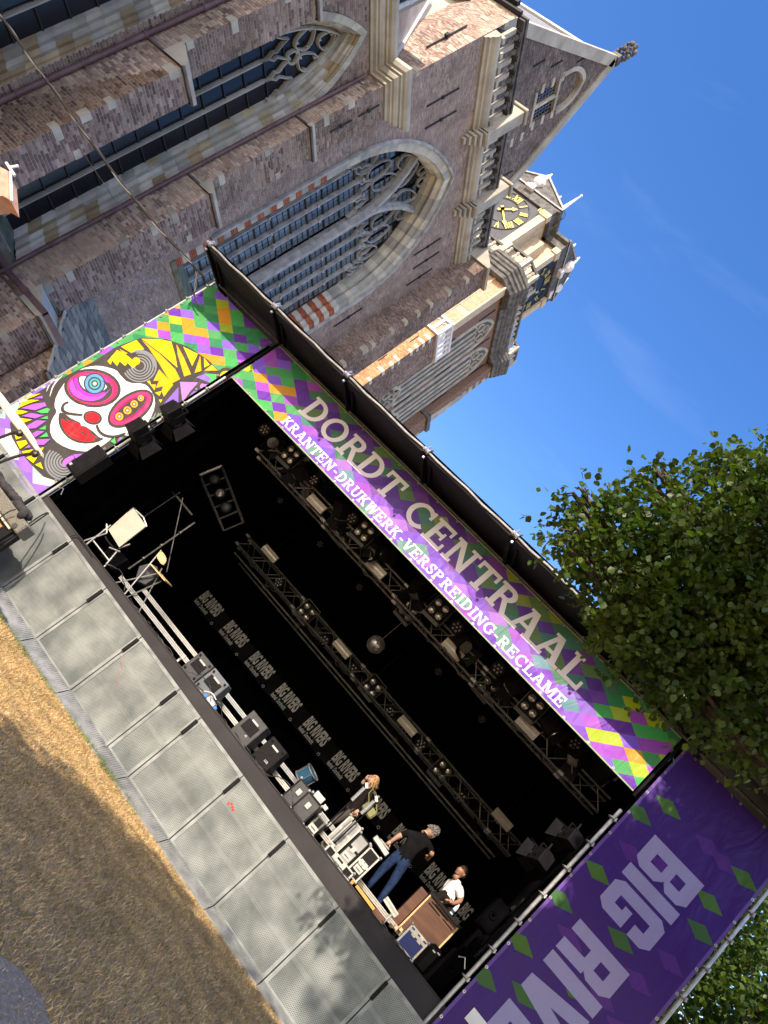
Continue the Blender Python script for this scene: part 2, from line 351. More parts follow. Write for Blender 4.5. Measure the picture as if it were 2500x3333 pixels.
# ---- buttresses
def buttress(y0, y1, stages, tone):
    """stages: (x_front, z0, z1) from the ground up"""
    core = MB(); wb = MB(); bt = None
    for k, (xf, z0, z1) in enumerate(stages):
        core.bb((XW-.1, y0+.012, z0), (xf-.012, y1-.012, z1))
    bt = core.build('buttress', M['mortar'], church)
    for k, (xf, z0, z1) in enumerate(stages):
        zb = max(z0, 2.6)
        if zb >= z1: continue
        sg = (k == 1)
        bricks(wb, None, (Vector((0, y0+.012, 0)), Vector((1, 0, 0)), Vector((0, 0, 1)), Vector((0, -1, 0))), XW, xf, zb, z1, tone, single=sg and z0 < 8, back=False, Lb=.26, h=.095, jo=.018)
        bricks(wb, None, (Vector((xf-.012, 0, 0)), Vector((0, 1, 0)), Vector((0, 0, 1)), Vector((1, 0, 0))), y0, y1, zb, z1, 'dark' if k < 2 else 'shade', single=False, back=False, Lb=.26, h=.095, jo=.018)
        # corner stones
        z = zb+.5
        while z < z1-.4:
            wq = random.choice((.28, .36, .22)); hq = .225 if random.random() < .75 else .3; c = random.choice(STC[:4]+[(.46, .45, .41)]); q = MB()
            q.bb((xf-wq, y0-.008, z), (xf+.008, y0+random.choice((.2, .34)), z+hq), 0, c); q.build('corner_stone', M['stone'], bt)
            if random.random() < .4:
                q = MB(); q.bb((xf-.1, y1-.25, z+.3), (xf+.008, y1+.006, z+.5), 0, c); q.build('corner_stone', M['stone'], bt)
            z += random.choice((.8, 1.1, 1.5, 1.9))
        if k+1 < len(stages) and stages[k+1][0] < xf-.02:
            xn = stages[k+1][0]; rise = (xf-xn)*.62; cp = MB()
            fr = (Vector((0, y0, 0)), Vector((1, 0, 0)), Vector((0, 0, 1)), Vector((0, -1, 0)))
            cp.prism([(xn-.05, z1+rise), (xf+.1, z1-.02), (xf+.1, z1-.12), (xf+.02, z1-.2), (xn-.05, z1-.2)], fr, .08, -(y1-y0)-.08)
            cp.build('weathering', M['stone1'], bt)
            cp = MB(); cp.bb((XW, y0-.06, z1-.2), (xf+.09, y1+.06, z1-.13)); cp.build('drip_moulding', M['stone_dark'], bt)
    wb.build('brick_courses', M['brick'], bt, kind='stuff')
    return bt
b0 = buttress(12.985, 14.0, [(-17.6, 0, 4.5), (-18.26, 4.5, 11.0), (-19.04, 11.0, 16.2), (-19.35, 16.2, 19.0)], 'buff')
b1 = buttress(17.5, 18.78, [(-17.8, 0, 4.45), (-18.68, 4.45, 11.2), (-19.15, 11.2, 15.7), (-19.2, 15.7, 19.2)], 'buff')
buttress(8.4, 9.4, [(-17.6, 0, 4.5), (-18.26, 4.5, 11.0), (-19.04, 11.0, 16.2), (-19.35, 16.2, 19.0)], 'buff')
m = MB(); m.bb((-18.0, 17.42, 4.42), (-17.68, 18.9, 4.6)); m.bb((XW, 17.4, 4.42), (-17.68, 17.5, 4.6)); m.build('string_course', M['pipe_red'], b1)
# ---- drainpipes
def pipe(name, y, x, z0, z1, r, mt, group=None):
    p = MB(); p.tube([(x, y, z0), (x, y, z1)], r, 12)
    z = z0+1
    while z < z1: p.lathe((x, y, z), [(r*1.35, 0), (r*1.35, .07)], 12); p.box((x-.1, y, z+.03), (.2, .03, .03)); z += 1.95
    return p.build('drainpipe', mt, church, smooth=False)
pipe('drainpipe', 12.86, XW+.12, 0, 19, .075, M['pipe_red'], 1)
pipe('drainpipe', 17.38, XW+.10, 3, 18.7, .06, M['pipe_red'], 1)
# iron wall anchors
def anchor(p0, p1, r=.028):
    a = MB(); a.beam(p0, p1, .05, .045); c = (Vector(p0)+Vector(p1))/2; a.box(c, (.1, .1, .12)); return a.build('wall_anchor', M['iron'], church)
for z in (16.9, 18.2): anchor((-19.14, 18.1, z-.5), (-19.14, 18.1, z+.5))
# ---- cornice of the aisle, wrapping the corner buttress
def mould(mb, path, prof):
    """path: list of (x,y,outx,outy) corners; prof: list of (out, z)"""
    vs = []
    for x, y, ox, oy in path:
        for o_, z in prof: vs.append((x+ox*o_, y+oy*o_, z))
    k = len(prof); fs = []
    for i in range(len(path)-1):
        for j in range(k-1): fs.append((i*k+j, (i+1)*k+j, (i+1)*k+j+1, i*k+j+1))
    fs.append(tuple(range(k))); fs.append(tuple((len(path)-1)*k+j for j in reversed(range(k))))
    mb.add(vs, fs)
CP = [(-.1, 18.95), (.08, 18.95), (.10, 19.05), (.2, 19.1), (.2, 19.18), (.27, 19.2), (.33, 19.3), (.33, 19.38), (.41, 19.4), (.41, 19.48), (.50, 19.52), (.58, 19.64), (.58, 19.78), (.5, 19.82), (-.1, 19.9)]
m = MB(); mould(m, [(XW, 2, 1, 0), (XW, 17.5, 1, -1), (-19.2, 17.5, 1, -1), (-19.2, 18.78, 1, 1), (XW-.1, 18.78, 1, 1)], CP); m.build('cornice', M['stone1'], church)
# ---- transept front
YC = 24.5; BW, BZS, BR, BZ0 = 3.62, 18.0, 6.1, 9.76
def iv_front(z):
    w = arch_w(z, BW+.38, BZS, BR+.38) if z > BZ0 else 0
    return [(18.4, YC-w), (YC+w, 30.55)] if w > 0 else [(18.4, 30.55)]
wb = MB(); wk = MB()
bricks(wb, wk, frameX(XW), 18.4, 30.55, 7.0, 25.0, 'facade', iv_front)
wk.bb((XW-.6, 18.8, 0), (XW-.03, 30.5, 9.7)); wk.bb((XW-1, 18.5, 24.6), (XW-.03, 30.5, 25.2)); bricks(wb, wk, frameX(XW), 20, 24, 6.0, 7.0, 'facade')
tw = wk.build('transept_wall', M['mortar_front'], church); wb.build('brick_courses', M['brick'], tw, kind='stuff')
bwm = MB(); bwm.poly([(XW-1.05, y, z) for y, z in path_arch(YC, 3.5, BZS, BR-.1, BZ0, 1, 12)]); bwin = bwm.build('window', M['glass_dark'], church)
# reveal with banded jambs
prof = [(4.0, -19.985), (3.62, -19.985), (3.6, -20.13), (3.46, -20.28), (3.54, -20.46), (3.40, -20.62), (3.36, -20.9)]
rings = [path_arch(YC, w, BZS, BR-(3.62-w), BZ0, .30, 14, 27) for w, x in prof]; xs = [x for w, x in prof]
nr = len(rings[0]); stone_m = MB(); red_m = MB()
nj = 27
for i in range(nr-1):
    jj = i if i < nj else nr-2-i
    if jj < nj and jj % 2 == 0 and jj < nj-3:
        z0 = rings[0][i][1]; z1 = rings[0][i+1][1]
        for q in range(4):
            a = z0+(z1-z0)*(q+.06)/4; b = z0+(z1-z0)*(q+.92)/4
            side = 1 if i >= nr/2 else -1
            lim = 4.0
            for pa, pb in zip(prof[:-1], prof[1:]):
                red_m.add([(pa[1], YC+side*pa[0], a), (pb[1], YC+side*pb[0], a), (pb[1], YC+side*pb[0], b), (pa[1], YC+side*pa[0], b)], [(0, 1, 2, 3)], 0, random.choice(PAL['red']))
    else:
        c = tuple(a*1.08 for a in random.choice([STC[1], STC[3], STC[6], STC[7], (.34, .35, .34)])); q = MB(); loft(q, rings, xs, i, i+1, .006, 0, c); q.build('stone_block', M['stone'], bwin)
red_m.build('red_brick_bands', M['brick'], bwin, kind='stuff')
b = MB(); r2 = [path_arch(YC, w+.02, BZS, BR-(3.62-w), BZ0, .30, 14, 27) for w, x in prof]
for i in range(nr-1): loft(b, r2, [x-.01 for x in xs], i, i+1)
b.build('reveal_bed', M['mortar'], bwin)
# hood mould
h = MB(); hp = path_arch(YC, 4.05, BZS, BR+.43, 10.3, .5, 16); hp = hp[2:-2]; trace(h, hp, XW-.02, XW+.14, .16, nose=.6); h.build('hood_mould', M['stone_grey'], bwin)
# leaded panes
def hw(z): return arch_w(z, 3.4, BZS, BR-.2)
pn = MB(); fm = MB(); z = BZ0+.5; XG = -20.95
lights = []
for side in (-1, 1):
    a = .27; wd = (3.40-.27)/4
    for k in range(4): lights.append((side*(a+k*wd+.07), side*(a+(k+1)*wd-.07)))
row = 0
while z < 24:
    big = (row % 3 == 0)
    for l0, l1 in lights:
        lo, hi = min(l0, l1), max(l0, l1)
        if hw(z+.26) < (lo+hi)/2*(1 if lo > 0 else -1)*1.0+.1: continue
        for q in range(3):
            a = lo+(hi-lo)*(q+.04)/3; b_ = lo+(hi-lo)*(q+.96)/3; kk = .85+.3*random.random(); tl = [random.uniform(-.006, .006) for _ in range(4)]
            if abs((a+b_)/2) > hw(z+.1): continue
            pn.add([(XG+tl[0], YC+a, z), (XG+tl[1], YC+b_, z), (XG+tl[2], YC+b_, z+.27), (XG+tl[3], YC+a, z+.27)], [(0, 1, 2, 3)], 0, (kk, kk, kk*1.02))
        if big: fm.beam((XG+.04, YC+lo-.05, z-.015), (XG+.04, YC+hi+.05, z-.015), .05, .06)
        fm.beam((XG+.03, YC+(lo+hi)/2-.32, z+.28), (XG+.03, YC+(lo+hi)/2+.32, z+.28), .012, .014)
    z += .29; row += 1
pn.build('glass_pane', M['lead_glass'], bwin, kind='stuff'); fm.build('glazing_bar', M['iron'], bwin, kind='stuff')
ml = MB()
wd = (3.40-.27)/4
for side in (-1, 1):
    for k in (1, 2, 3):
        y = YC+side*(.27+k*wd); top = min(19.4 if k < 3 else 18.6, 30); q = MB(); trace(q, [(y, BZ0+.3), (y, top)], XG, -20.74, .13)
        zz = BZ0+2.2
        while zz < top: q.box((-20.82, y, zz), (.2, .16, .1)); zz += 2.45
        q.build('mullion', M['stone_grey'], bwin)
q = MB(); trace(q, [(YC, BZ0+.3), (YC, 19.6)], XG, -20.5, .42, nose=.45)
q.build('mullion', M['stone_grey'], bwin, label='thick central stone mullion')
q = MB()
for side in (-1, 1):
    c = YC+side*(-BR+.0); pts = []
    for i in range(15):
        a = radians(0+47*i/14); pts.append((YC-side*(BR-.0)*(1-cos(a)), 18.9+BR*.86*sin(a)))
    trace(q, [p_ for p_ in pts if abs(p_[0]-YC) < arch_w(p_[1], 3.5, BZS, BR)], XG, -20.55, .34, nose=.45)
q.build('tracery_branch', M['stone_grey'], bwin)
q = MB()
for side in (-1, 1):
    for k in range(4):
        y = YC+side*(.27+(k+.5)*wd); h_ = wd/2; zs = 18.9 if k < 3 else 18.0
        if k == 0: zs = 18.6
        trace(q, [(y-h_, zs-.2), (y-h_*.8, zs+.25), (y-h_*.4, zs+.35), (y-h_*.5, zs+.55), (y, zs+1.0), (y+h_*.5, zs+.55), (y+h_*.4, zs+.35), (y+h_*.8, zs+.25), (y+h_, zs-.2)], XG, -20.76, .10)
    for cy, cz, rx, ry, an in ((1.0, 20.6, .36, .75, 12), (1.75, 20.3, .36, .7, -4), (2.5, 19.6, .34, .65, -14), (1.3, 21.9, .32, .55, 30), (.62, 22.0, .34, .7, -25), (.35, 20.9, .2, .5, 20), (2.95, 18.9, .22, .45, -10), (.3, 23.0, .2, .32, 0)):
        pts = []
        for i in range(16):
            t = 2*pi*i/16; px_, pz = rx*cos(t)*(1-.3*sin(t)), ry*sin(t); ca, sa = cos(radians(an*side)), sin(radians(an*side)); pts.append((YC+side*cy+px_*ca-pz*sa, cz+px_*sa+pz*ca))
        trace(q, pts, XG, -20.8, .07, closed=True)
q.build('tracery', M['stone_grey'], bwin)
s = MB(); s.add([(XG, YC-3.5, BZ0+.75), (XG, YC+3.5, BZ0+.75), (XW+.05, YC+4.0, BZ0), (XW+.05, YC-4.0, BZ0), (XW+.05, YC+4.0, BZ0-.2), (XW+.05, YC-4.0, BZ0-.2)], [(0, 3, 2, 1), (3, 5, 4, 2)]); s.build('sill', M['moss'], bwin)
for y, z in ((20.1, 22.9), (21.1, 22.9), (28.0, 22.8), (28.9, 22.8)): anchor((XW+.05, y, z-.9), (XW+.05, y, z+.9))
for y, z in ((29.3, 17.6), (29.8, 22.4)): anchor((XW+.05, y, z-.9), (XW+.05, y, z+.9))
# ---- balustrade on the transept
m = MB(); mould(m, [(XW-.2, 18.45, 1, 0), (XW-.2, 30.5, 1, 0)], [(0, 24.95), (.3, 24.95), (.34, 25.05), (.45, 25.1), (.45, 25.2), (.55, 25.28), (.62, 25.4), (.62, 25.55), (.5, 25.6), (0, 25.65)]); m.build('cornice', M['stone1'], church)
bal = MB(); bal.bb((XW+.05, 18.4, 26.82), (XW+.42, 30.45, 26.92)); bal.bb((XW+.0, 18.35, 26.95), (XW+.48, 30.5, 27.06)); bl = bal.build('balustrade', M['stone_dark'], church)
for k in range(20):
    y = 18.75+k*.61
    if abs(y-22.8) < .3 or abs(y-26.8) < .3: continue
    q = MB(); q.box((XW+.2, y, 26.1), (.16, .2, 1.0), None, 0); q.box((XW+.3, y, 25.72), (.3, .26, .14)); q.build('baluster', M['stone1'], bl)
    q = MB()
    for dz, r in ((26.62, .12), (26.72, .09), (26.5, .07)): q.sphere((XW+.3, y+.26, dz), r, 8)
    q.box((XW+.26, y+.26, 26.78), (.3, .34, .1)); q.build('carved_bracket', M['stone_dark'], bl)
for y in (22.8, 26.8):
    q = MB(); q.bb((XW+.0, y-.3, 25.3), (XW+.75, y+.3, 27.6)); q.bb((XW-.05, y-.38, 27.6), (XW+.85, y+.38, 27.78)); q.bb((XW-.0, y-.34, 25.2), (XW+.8, y+.34, 25.4)); q.build('balustrade_pier', M['stone1'], bl, bevel=.03)
    q = MB()
    for i in range(5): q.bb((XW-.02, y-.34+i*.05, 25.15-i*.2), (XW+.75-i*.14, y+.34-i*.05, 25.3-i*.2))
    q.build('corbel', M['stone1'], bl)
# ---- gable behind the balustrade
XG2 = -20.8
def iv_gable(z):
    w = (36.0-z)/9.3*5.45; hole = arch_w(z, 1.0, 32.7, 1.4) if 32.2 < z < 34.1 else 0
    if 30.3 < z < 32.0: hole = .82
    if hole > 0: return [(YC-w, 24.5-hole), (24.5+hole, YC+w)]
    return [(YC-w, YC+w)]
wb = MB(); wk = MB(); bricks(wb, wk, frameX(XG2), 18, 31, 26.6, 36.0, 'gable', iv_gable, h=.078)
gw = wk.build('gable_wall', M['mortar_front'], church); wb.build('brick_courses', M['brick'], gw, kind='stuff')
m = MB(); bricks(m, None, frameX(XG2-.18), 23.4, 25.6, 32.2, 34.2, 'gable', back=False)
m2 = MB(); m2.bb((XG2-.3, 23.3, 30.1), (XG2-.19, 25.7, 34.3)); nb = m2.build('niche_back', M['mortar'], church); m.build('brick_courses', M['brick'], nb, kind='stuff')
q = MB(); P = path_arch(24.5, 1.0, 32.7, 1.4, 32.2, 1, 10); trace(q, P, XG2-.18, XG2+.06, .24, nose=.9); q.build('niche_arch', M['stone1'], nb)
q = MB(); q.bb((XG2-.17, 23.72, 30.35), (XG2-.15, 25.28, 31.95)); gwn = q.build('window', M['lead_glass'], church)
q = MB(); trace(q, [(24.5, 30.3), (24.5, 32.0)], XG2-.14, XG2+.05, .16); q.bb((XG2-.14, 23.62, 31.95), (XG2+.04, 25.38, 32.1)); q.bb((XG2-.14, 23.6, 30.2), (XG2+.08, 25.4, 30.36)); q.build('frame', M['stone1'], gwn)
q = MB()
for i in range(1, 7): q.beam((XG2-.13, 23.72, 30.35+i*.23), (XG2-.13, 25.28, 30.35+i*.23), .02, .02)
for y in (23.9, 24.1, 24.3, 24.7, 24.9, 25.1): q.beam((XG2-.13, y, 30.35), (XG2-.13, y, 31.95), .02, .02)
q.build('glazing_bar', M['lead'], gwn, kind='stuff')
for s_, e in ((-1, -1), (1, 1)):
    for k in range(14):
        z = 27.2+k*.36 if s_ > 0 else 30.3+k*.36
        if z > 32.4: break
        if k % 2: q = MB(); q.bb((XG2-.01, 24.5+s_*(.95 if z > 30.2 else 1.2)-.2, z), (XG2+.03, 24.5+s_*(.95 if z > 30.2 else 1.2)+.25, z+.2), 0, STC[3]); q.build('corner_stone', M['stone'], gw)
cp = MB()
for s_ in (-1, 1):
    cp.beam((XG2-.05, YC+s_*5.75, 26.6), (XG2-.05, YC, 36.35), .55, .34, (1, 0, 0))
cp.build('gable_coping', M['stone1'], gw)
fn = MB(); c = Vector((XG2-.05, YC, 36.4))
fn.box(c+Vector((0, 0, .15)), (.5, .5, .3)); fn.tube([c, c+Vector((0, 0, 1.7))], .1, 8)
for z in (.75, 1.35):
    for a in range(8): fn.sphere(c+Vector((.3*cos(a*pi/4), .3*sin(a*pi/4), z)), .15 if a % 2 == 0 else .09, 8)
fn.sphere(c+Vector((0, 0, 1.75)), .16, 8); fn.build('cross_finial', M['stone_dark'], gw)
for y, z in ((22.0, 30.0), (23.2, 33.4), (26.3, 33.2), (27.6, 29.2), (22.6, 31.4)): a = MB(); a.beam((XG2+.05, y, z-.4), (XG2+.05, y, z+.4), .05, .05); a.build('wall_anchor', M['iron'], gw)
rf = MB(); rf.add([(XG2-.3, 18.5, 26.3), (XG2-.3, YC, 36.0), (-40, YC, 36.0), (-40, 18.5, 26.3), (-40, 30.5, 26.3), (XG2-.3, 30.5, 26.3)], [(0, 3, 2, 1), (1, 2, 4, 5)]); rr_ = rf.build('roof', M['slate_roof'], church)
q = MB(); q.beam((XG2-.4, YC-.05, 36.1), (-40, YC-.05, 36.1), .16, .12); q.build('flashing', M['lead_white'], rr_)
# ---- sunlit side of the transept above the aisle roof
wb = MB(); wk = MB()
frS = (Vector((0, 18.42, 0)), Vector((1, 0, 0)), Vector((0, 0, 1)), Vector((0, -1, 0)))
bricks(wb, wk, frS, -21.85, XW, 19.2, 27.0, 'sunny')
d = Vector((-1, .45, 0)).normalized(); frT = (Vector((-21.85, 18.42, 0)), d, Vector((0, 0, 1)), Vector((d.y, -d.x, 0))*1.0)
nn = Vector((0, 0, 1)).cross(d); nn = nn if nn.y < 0 else -nn
bricks(wb, wk, (frT[0], d, frT[2], nn), 0, 3.6, 19.2, 27.0, 'sunny')
wk.bb((-40, 19.95, 19), (-25, 20.1, 27))
sw = wk.build('transept_side_wall', M['mortar'], church); wb.build('brick_courses', M['brick'], sw, kind='stuff')
for k in range(15):
    z = 19.9+k*.48
    x = XW if k % 2 else -21.2+random.random()*.8
    q = MB(); q.bb((x-random.choice((.2, .4)), 18.395, z), (x+.01, 18.6, z+.23), 0, (.50, .46, .38)); q.build('corner_stone', M['stone'], sw)
a = MB(); a.beam((-20.8, 18.34, 22.6), (-20.8, 18.34, 24.8), .06, .05); a.box((-20.8, 18.3, 23.7), (.16, .14, .16)); a.build('wall_anchor', M['iron'], sw)
q = MB(); q.bb((-22, 18.2, 26.9), (XW+.1, 18.45, 27.05)); q.bb((-24, 18.05, 27.1), (XW-.3, 18.25, 27.3)); q.build('gutter', M['iron'], sw)
q = MB(); q.bb((-40, -14, 0), (-21.3, 18.3, 19.2)); q.bb((-40, 18.9, 0), (-21.4, 30.4, 26.3)); q.build('interior_light_block', M['mortar'], church)  # unseen solid fill added to stop sun leaking in behind the walls
# aisle roof, flashing and dormer
q = MB(); q.add([(XW-.4, 2, 19.85), (XW-.4, 18.42, 19.85), (-23.6, 18.42, 25.9), (-23.6, 2, 25.9)], [(0, 1, 2, 3)]); ar = q.build('aisle_roof', M['lead'], church)
q = MB(); q.beam((-20.6, 18.3, 20.3), (-23.5, 18.3, 25.8), .12, .06, (0, -1, 0))
for i in range(9): q.beam((-20.8-i*.33, 18.36, 20.7+i*.62), (-21.1-i*.33, 18.36, 20.7+i*.62), .05, .2, (0, 0, 1))
q.build('flashing', M['lead_white'], ar)
q = MB(); q.bb((-23, 13.9, 20), (-20.45, 16.25, 23.6)); dm = q.build('dormer', M['planks'], church)
q = MB(); q.bb((-20.44, 14.2, 20.6), (-20.42, 15.95, 23.2)); q.build('pane', M['lead_glass'], dm)
q = MB()
for y in (14.1, 15.05, 15.95): q.bb((-20.45, y-.06, 20.3), (-20.34, y+.08, 23.4))
for z in (20.35, 21.2, 22.4, 23.3): q.bb((-20.45, 14.05, z), (-20.33, 16.05, z+.12))
q.bb((-20.5, 13.85, 20.1), (-20.25, 16.3, 20.3)); q.build('frame', M['wood_frame'], dm)
# ---- far buttress of the transept
YF = 30.5; XF = -18.63
core = MB(); core.bb((XW-.4, YF+.012, 0), (XF-.012, 32.0, 26.0)); fb = core.build('buttress', M['mortar'], church, label='far corner buttress with sun along its edge')
wb = MB(); bricks(wb, None, (Vector((0, YF+.012, 0)), Vector((1, 0, 0)), Vector((0, 0, 1)), Vector((0, -1, 0))), XW, XF, 12.0, 26.0, 'shade', back=False); bricks(wb, None, frameX(XF-.012), YF, 32.0, 12, 26, 'shade', back=False)
wb.build('brick_courses', M['brick'], fb, kind='stuff')
z = 13.0
while z < 25.5:
    wq = random.choice((.24, .4, .3)); q = MB(); q.bb((XF-wq, YF-.008, z), (XF+.008, YF+.3, z+random.choice((.23, .36))), 0, (.45, .43, .36)); q.build('corner_stone', M['stone'], fb); z += random.choice((.6, .9, 1.3))
cp = MB(); cp.prism([(XW-.3, 27.7), (XF+.2, 26.2), (XF+.2, 26.0), (XW-.3, 26.0)], (Vector((0, YF, 0)), Vector((1, 0, 0)), Vector((0, 0, 1)), Vector((0, -1, 0))), .12, -1.6); cp.build('weathering', M['stone1'], fb)
# ---- small stair block with pierced parapet beyond it
def far(q):      # the block stands 50 m away beside the tower: its sizes below are noted at 40 m
    q.v = [(x*1.25, y*1.25, (z-1.5)*1.25+1.5) for x, y, z in q.v]; return q
ob = MB(); ob.bb((-26.5, 40.012, 0), (-22.362, 42.7, 27.0)); sb = far(ob).build('stair_block', M['mortar'], church)
wb = MB(); bricks(wb, None, (Vector((0, 40.012, 0)), Vector((1, 0, 0)), Vector((0, 0, 1)), Vector((0, -1, 0))), -25.2, -22.35, 19.0, 27.0, 'orange', back=False, h=.085, Lb=.24, patch=False)
bricks(wb, None, frameX(-22.362), 40, 42.7, 18.5, 27.0, 'shade', back=False, h=.085, Lb=.24); far(wb).build('brick_courses', M['brick'], sb, kind='stuff')
z = 19.5
while z < 26.6: q = MB(); q.bb((-22.35-random.choice((.3, .5)), 39.99, z), (-22.345, 40.4, z+.22), 0, (.66, .62, .54)); far(q).build('corner_stone', M['stone'], sb); z += random.choice((.55, .8, 1.1))
for x, z in ((-24.2, 21), (-23.2, 23), (-24.0, 24.8), (-23.0, 25.6), (-22.9, 19.8)): a = MB(); a.beam((x, 39.96, z-.4), (x, 39.96, z+.4), .05, .04); far(a).build('wall_anchor', M['iron'], sb)
q = MB()
q.bb((-25.4, 39.85, 26.95), (-22.15, 40.2, 27.12)); q.bb((-22.5, 39.86, 26.96), (-22.16, 42.85, 27.13)); q.bb((-25.4, 39.88, 28.25), (-22.15, 40.18, 28.42)); q.bb((-22.45, 39.89, 28.26), (-22.16, 42.85, 28.43))
for i in range(6):
    x = -25.2+i*.59; q.bb((x-.09, 39.92, 27.1), (x+.09, 40.12, 28.3))
    y = 40.05+i*.54; q.bb((-22.4, y-.09, 27.1), (-22.2, y+.09, 28.3))
far(q).build('pierced_parapet', M['white_paint'], sb)
q = MB()
for i in range(5):
    for j in (0, 1):
        P = arc(-24.9+i*.59, 27.85, .2, 0, 180, 6) if j == 0 else arc(40.32+i*.54, 27.85, .18, 0, 180, 6)
        for a_, b_ in zip(P[:-1], P[1:]):
            if j == 0: q.beam((a_[0], 40.02, a_[1]), (b_[0], 40.02, b_[1]), .06, .1)
            else: q.beam((-22.3, a_[0], a_[1]), (-22.3, b_[0], b_[1]), .06, .1)
far(q).build('parapet_tracery', M['stone1'], sb)
# single bricks: the 300 nearest are parts, the rest join the course mesh
SINGLES.sort(key=lambda t: t[0])
bm_ = {}
def unit_brick(ci, c):
    k = MB(); k.bb((-.5, -.5, 0), (.5, .5, 1), 0, c); return k
vis = []
rest = MB()
for sct in SINGLES:
    d_, ctr, dm_, (u, v, n), c, mb = sct
    r_ = ctr-CAM; zf = r_.dot(FW); px = IW/2+F_PX*r_.dot(IX)/zf; py = IH/2-F_PX*r_.dot(IY)/zf
    if len(vis) < 300 and 0 < px < 700 and 0 < py < 1000: vis.append(sct)
    else:
        q = [ctr+u*(a*dm_[0]/2)+v*(b*dm_[1]/2) for a, b in ((-1, -1), (1, -1), (1, 1), (-1, 1))]; w = [p_+n*dm_[2] for p_ in q]
        rest.add(q+w, [(4, 5, 6, 7), (0, 1, 5, 4), (1, 2, 6, 5), (2, 3, 7, 6), (3, 0, 4, 7)], 0, c)
rest.build('brick_courses', M['brick'], b1, kind='stuff')
variants = []
for c in PAL['buff']:
    t = unit_brick(0, c).build('brick', M['brick'], None); variants.append(t)
for k, (d_, ctr, dm_, (u, v, n), c, mb) in enumerate(vis):
    s_ = variants[k % len(variants)]; o = bpy.data.objects.new('brick', s_.data); COL.objects.link(o); o.parent = b1
    X_ = u*dm_[0]; Y_ = v*dm_[1]; Z_ = n*dm_[2]; off = ctr-ROOT[church.name]
    o.matrix_local = Matrix(((X_.x, Y_.x, Z_.x, off.x), (X_.y, Y_.y, Z_.y, off.y), (X_.z, Y_.z, Z_.z, off.z), (0, 0, 0, 1)))
for t in variants: bpy.data.objects.remove(t)
# ---- lean-to with slates at the foot of the church
an = thing('slate_lean_to', 'low brick lean-to with dark slate roof against the church wall behind the clown banner', 'outbuilding', (-18.5, 20.5, 0))
q = MB(); q.add([(-18.7, 18.9, 0), (-17.25, 18.9, 0), (-17.25, 18.9, 3.9), (-18.7, 18.9, 5.15), (-17.25, 26, 0), (-17.25, 26, 3.9), (XW+.05, 18.9, 0), (XW+.05, 18.9, 6.45)], [(0, 1, 2, 3), (1, 4, 5, 2), (6, 0, 3, 7)]); wl = q.build('wall', M['mortar'], an)
wb = MB(); bricks(wb, None, (Vector((0, 18.895, 0)), Vector((1, 0, 0)), Vector((0, 0, 1)), Vector((0, -1, 0))), -19.6, -17.25, 1.6, 6.3, 'buff', iv=lambda z: [(-19.6, min(-17.25, -17.25-(z-3.85)/.93 if z > 3.85 else -17.25))], back=False)
bricks(wb, None, frameX(-17.245), 18.9, 22.5, 1.6, 3.8, 'dark', back=False); wb.build('brick_courses', M['brick'], wl, kind='stuff')
q = MB(); q.tube([(-17.05, 20.9, 1.4), (-17.05, 20.9, 3.1)], .06, 10); q.build('drainpipe', M['tube'], an)
e0 = Vector((-17.0, 0, 3.66)); sl = Vector((-3.0, 0, 2.84)); SLN = sl.length; su = sl.normalized(); sn = Vector((su.z*-1, 0, su.x*-1)); sn = Vector((.69, 0, .73))
q = MB(); q.add([(-17.0, 18.75, 3.64), (-17.0, 26, 3.64), (-20, 26, 6.44), (-20, 18.75, 6.44), (-17.0, 18.75, 3.56), (-17, 26, 3.56)], [(0, 1, 2, 3), (0, 4, 5, 1)]); rf = q.build('roof', M['slate_roof'], an)
pr = []; SC = [(.16, .15, .13), (.21, .20, .175), (.26, .245, .20), (.32, .30, .24), (.19, .18, .155), (.37, .34, .27)]
for c in SC:
    t = MB(); t.add([(-.19, .06, .004), (.19, 0, .004), (.19, .52, -.016), (-.19, .52, -.016), (-.19, .06, .030), (.19, 0, .030), (.19, .52, .0), (-.19, .52, .0)], [(4, 5, 6, 7), (0, 1, 5, 4), (1, 2, 6, 5), (3, 0, 4, 7)], 0, c); pr.append(t.build('roof_slate', M['slate'], None))
rows = int(SLN/.28); cnt = 0; off_ = ROOT[an.name]
for r_ in range(rows):
    for k in range(11):
        y = 18.9+k*.39+(.195 if r_ % 2 else 0); p_ = e0+su*(r_*.28)+Vector((0, y, 0))+sn*.01
        o = bpy.data.objects.new('roof_slate', random.choice(pr).data); COL.objects.link(o); o.parent = rf
        R_ = Matrix(((0, su.x, sn.x), (1, 0, 0), (0, su.z, sn.z))).to_4x4(); T = Matrix.Translation(p_-off_+sn*random.random()*.008); o.matrix_local = T @ R_ @ Matrix.Rotation(random.uniform(-.03, .03), 4, 'Z')
for t in pr: bpy.data.objects.remove(t)
q = MB(); q.beam((-17.0, 18.74, 3.66), (-20.0, 18.74, 6.5), .06, .1, (0, -1, 0)); q.beam((-19.2, 18.8, 5.6), (-20.0, 19.0, 6.5), .3, .03, (0, -1, 0)); q.build('verge', M['stone1'], an)

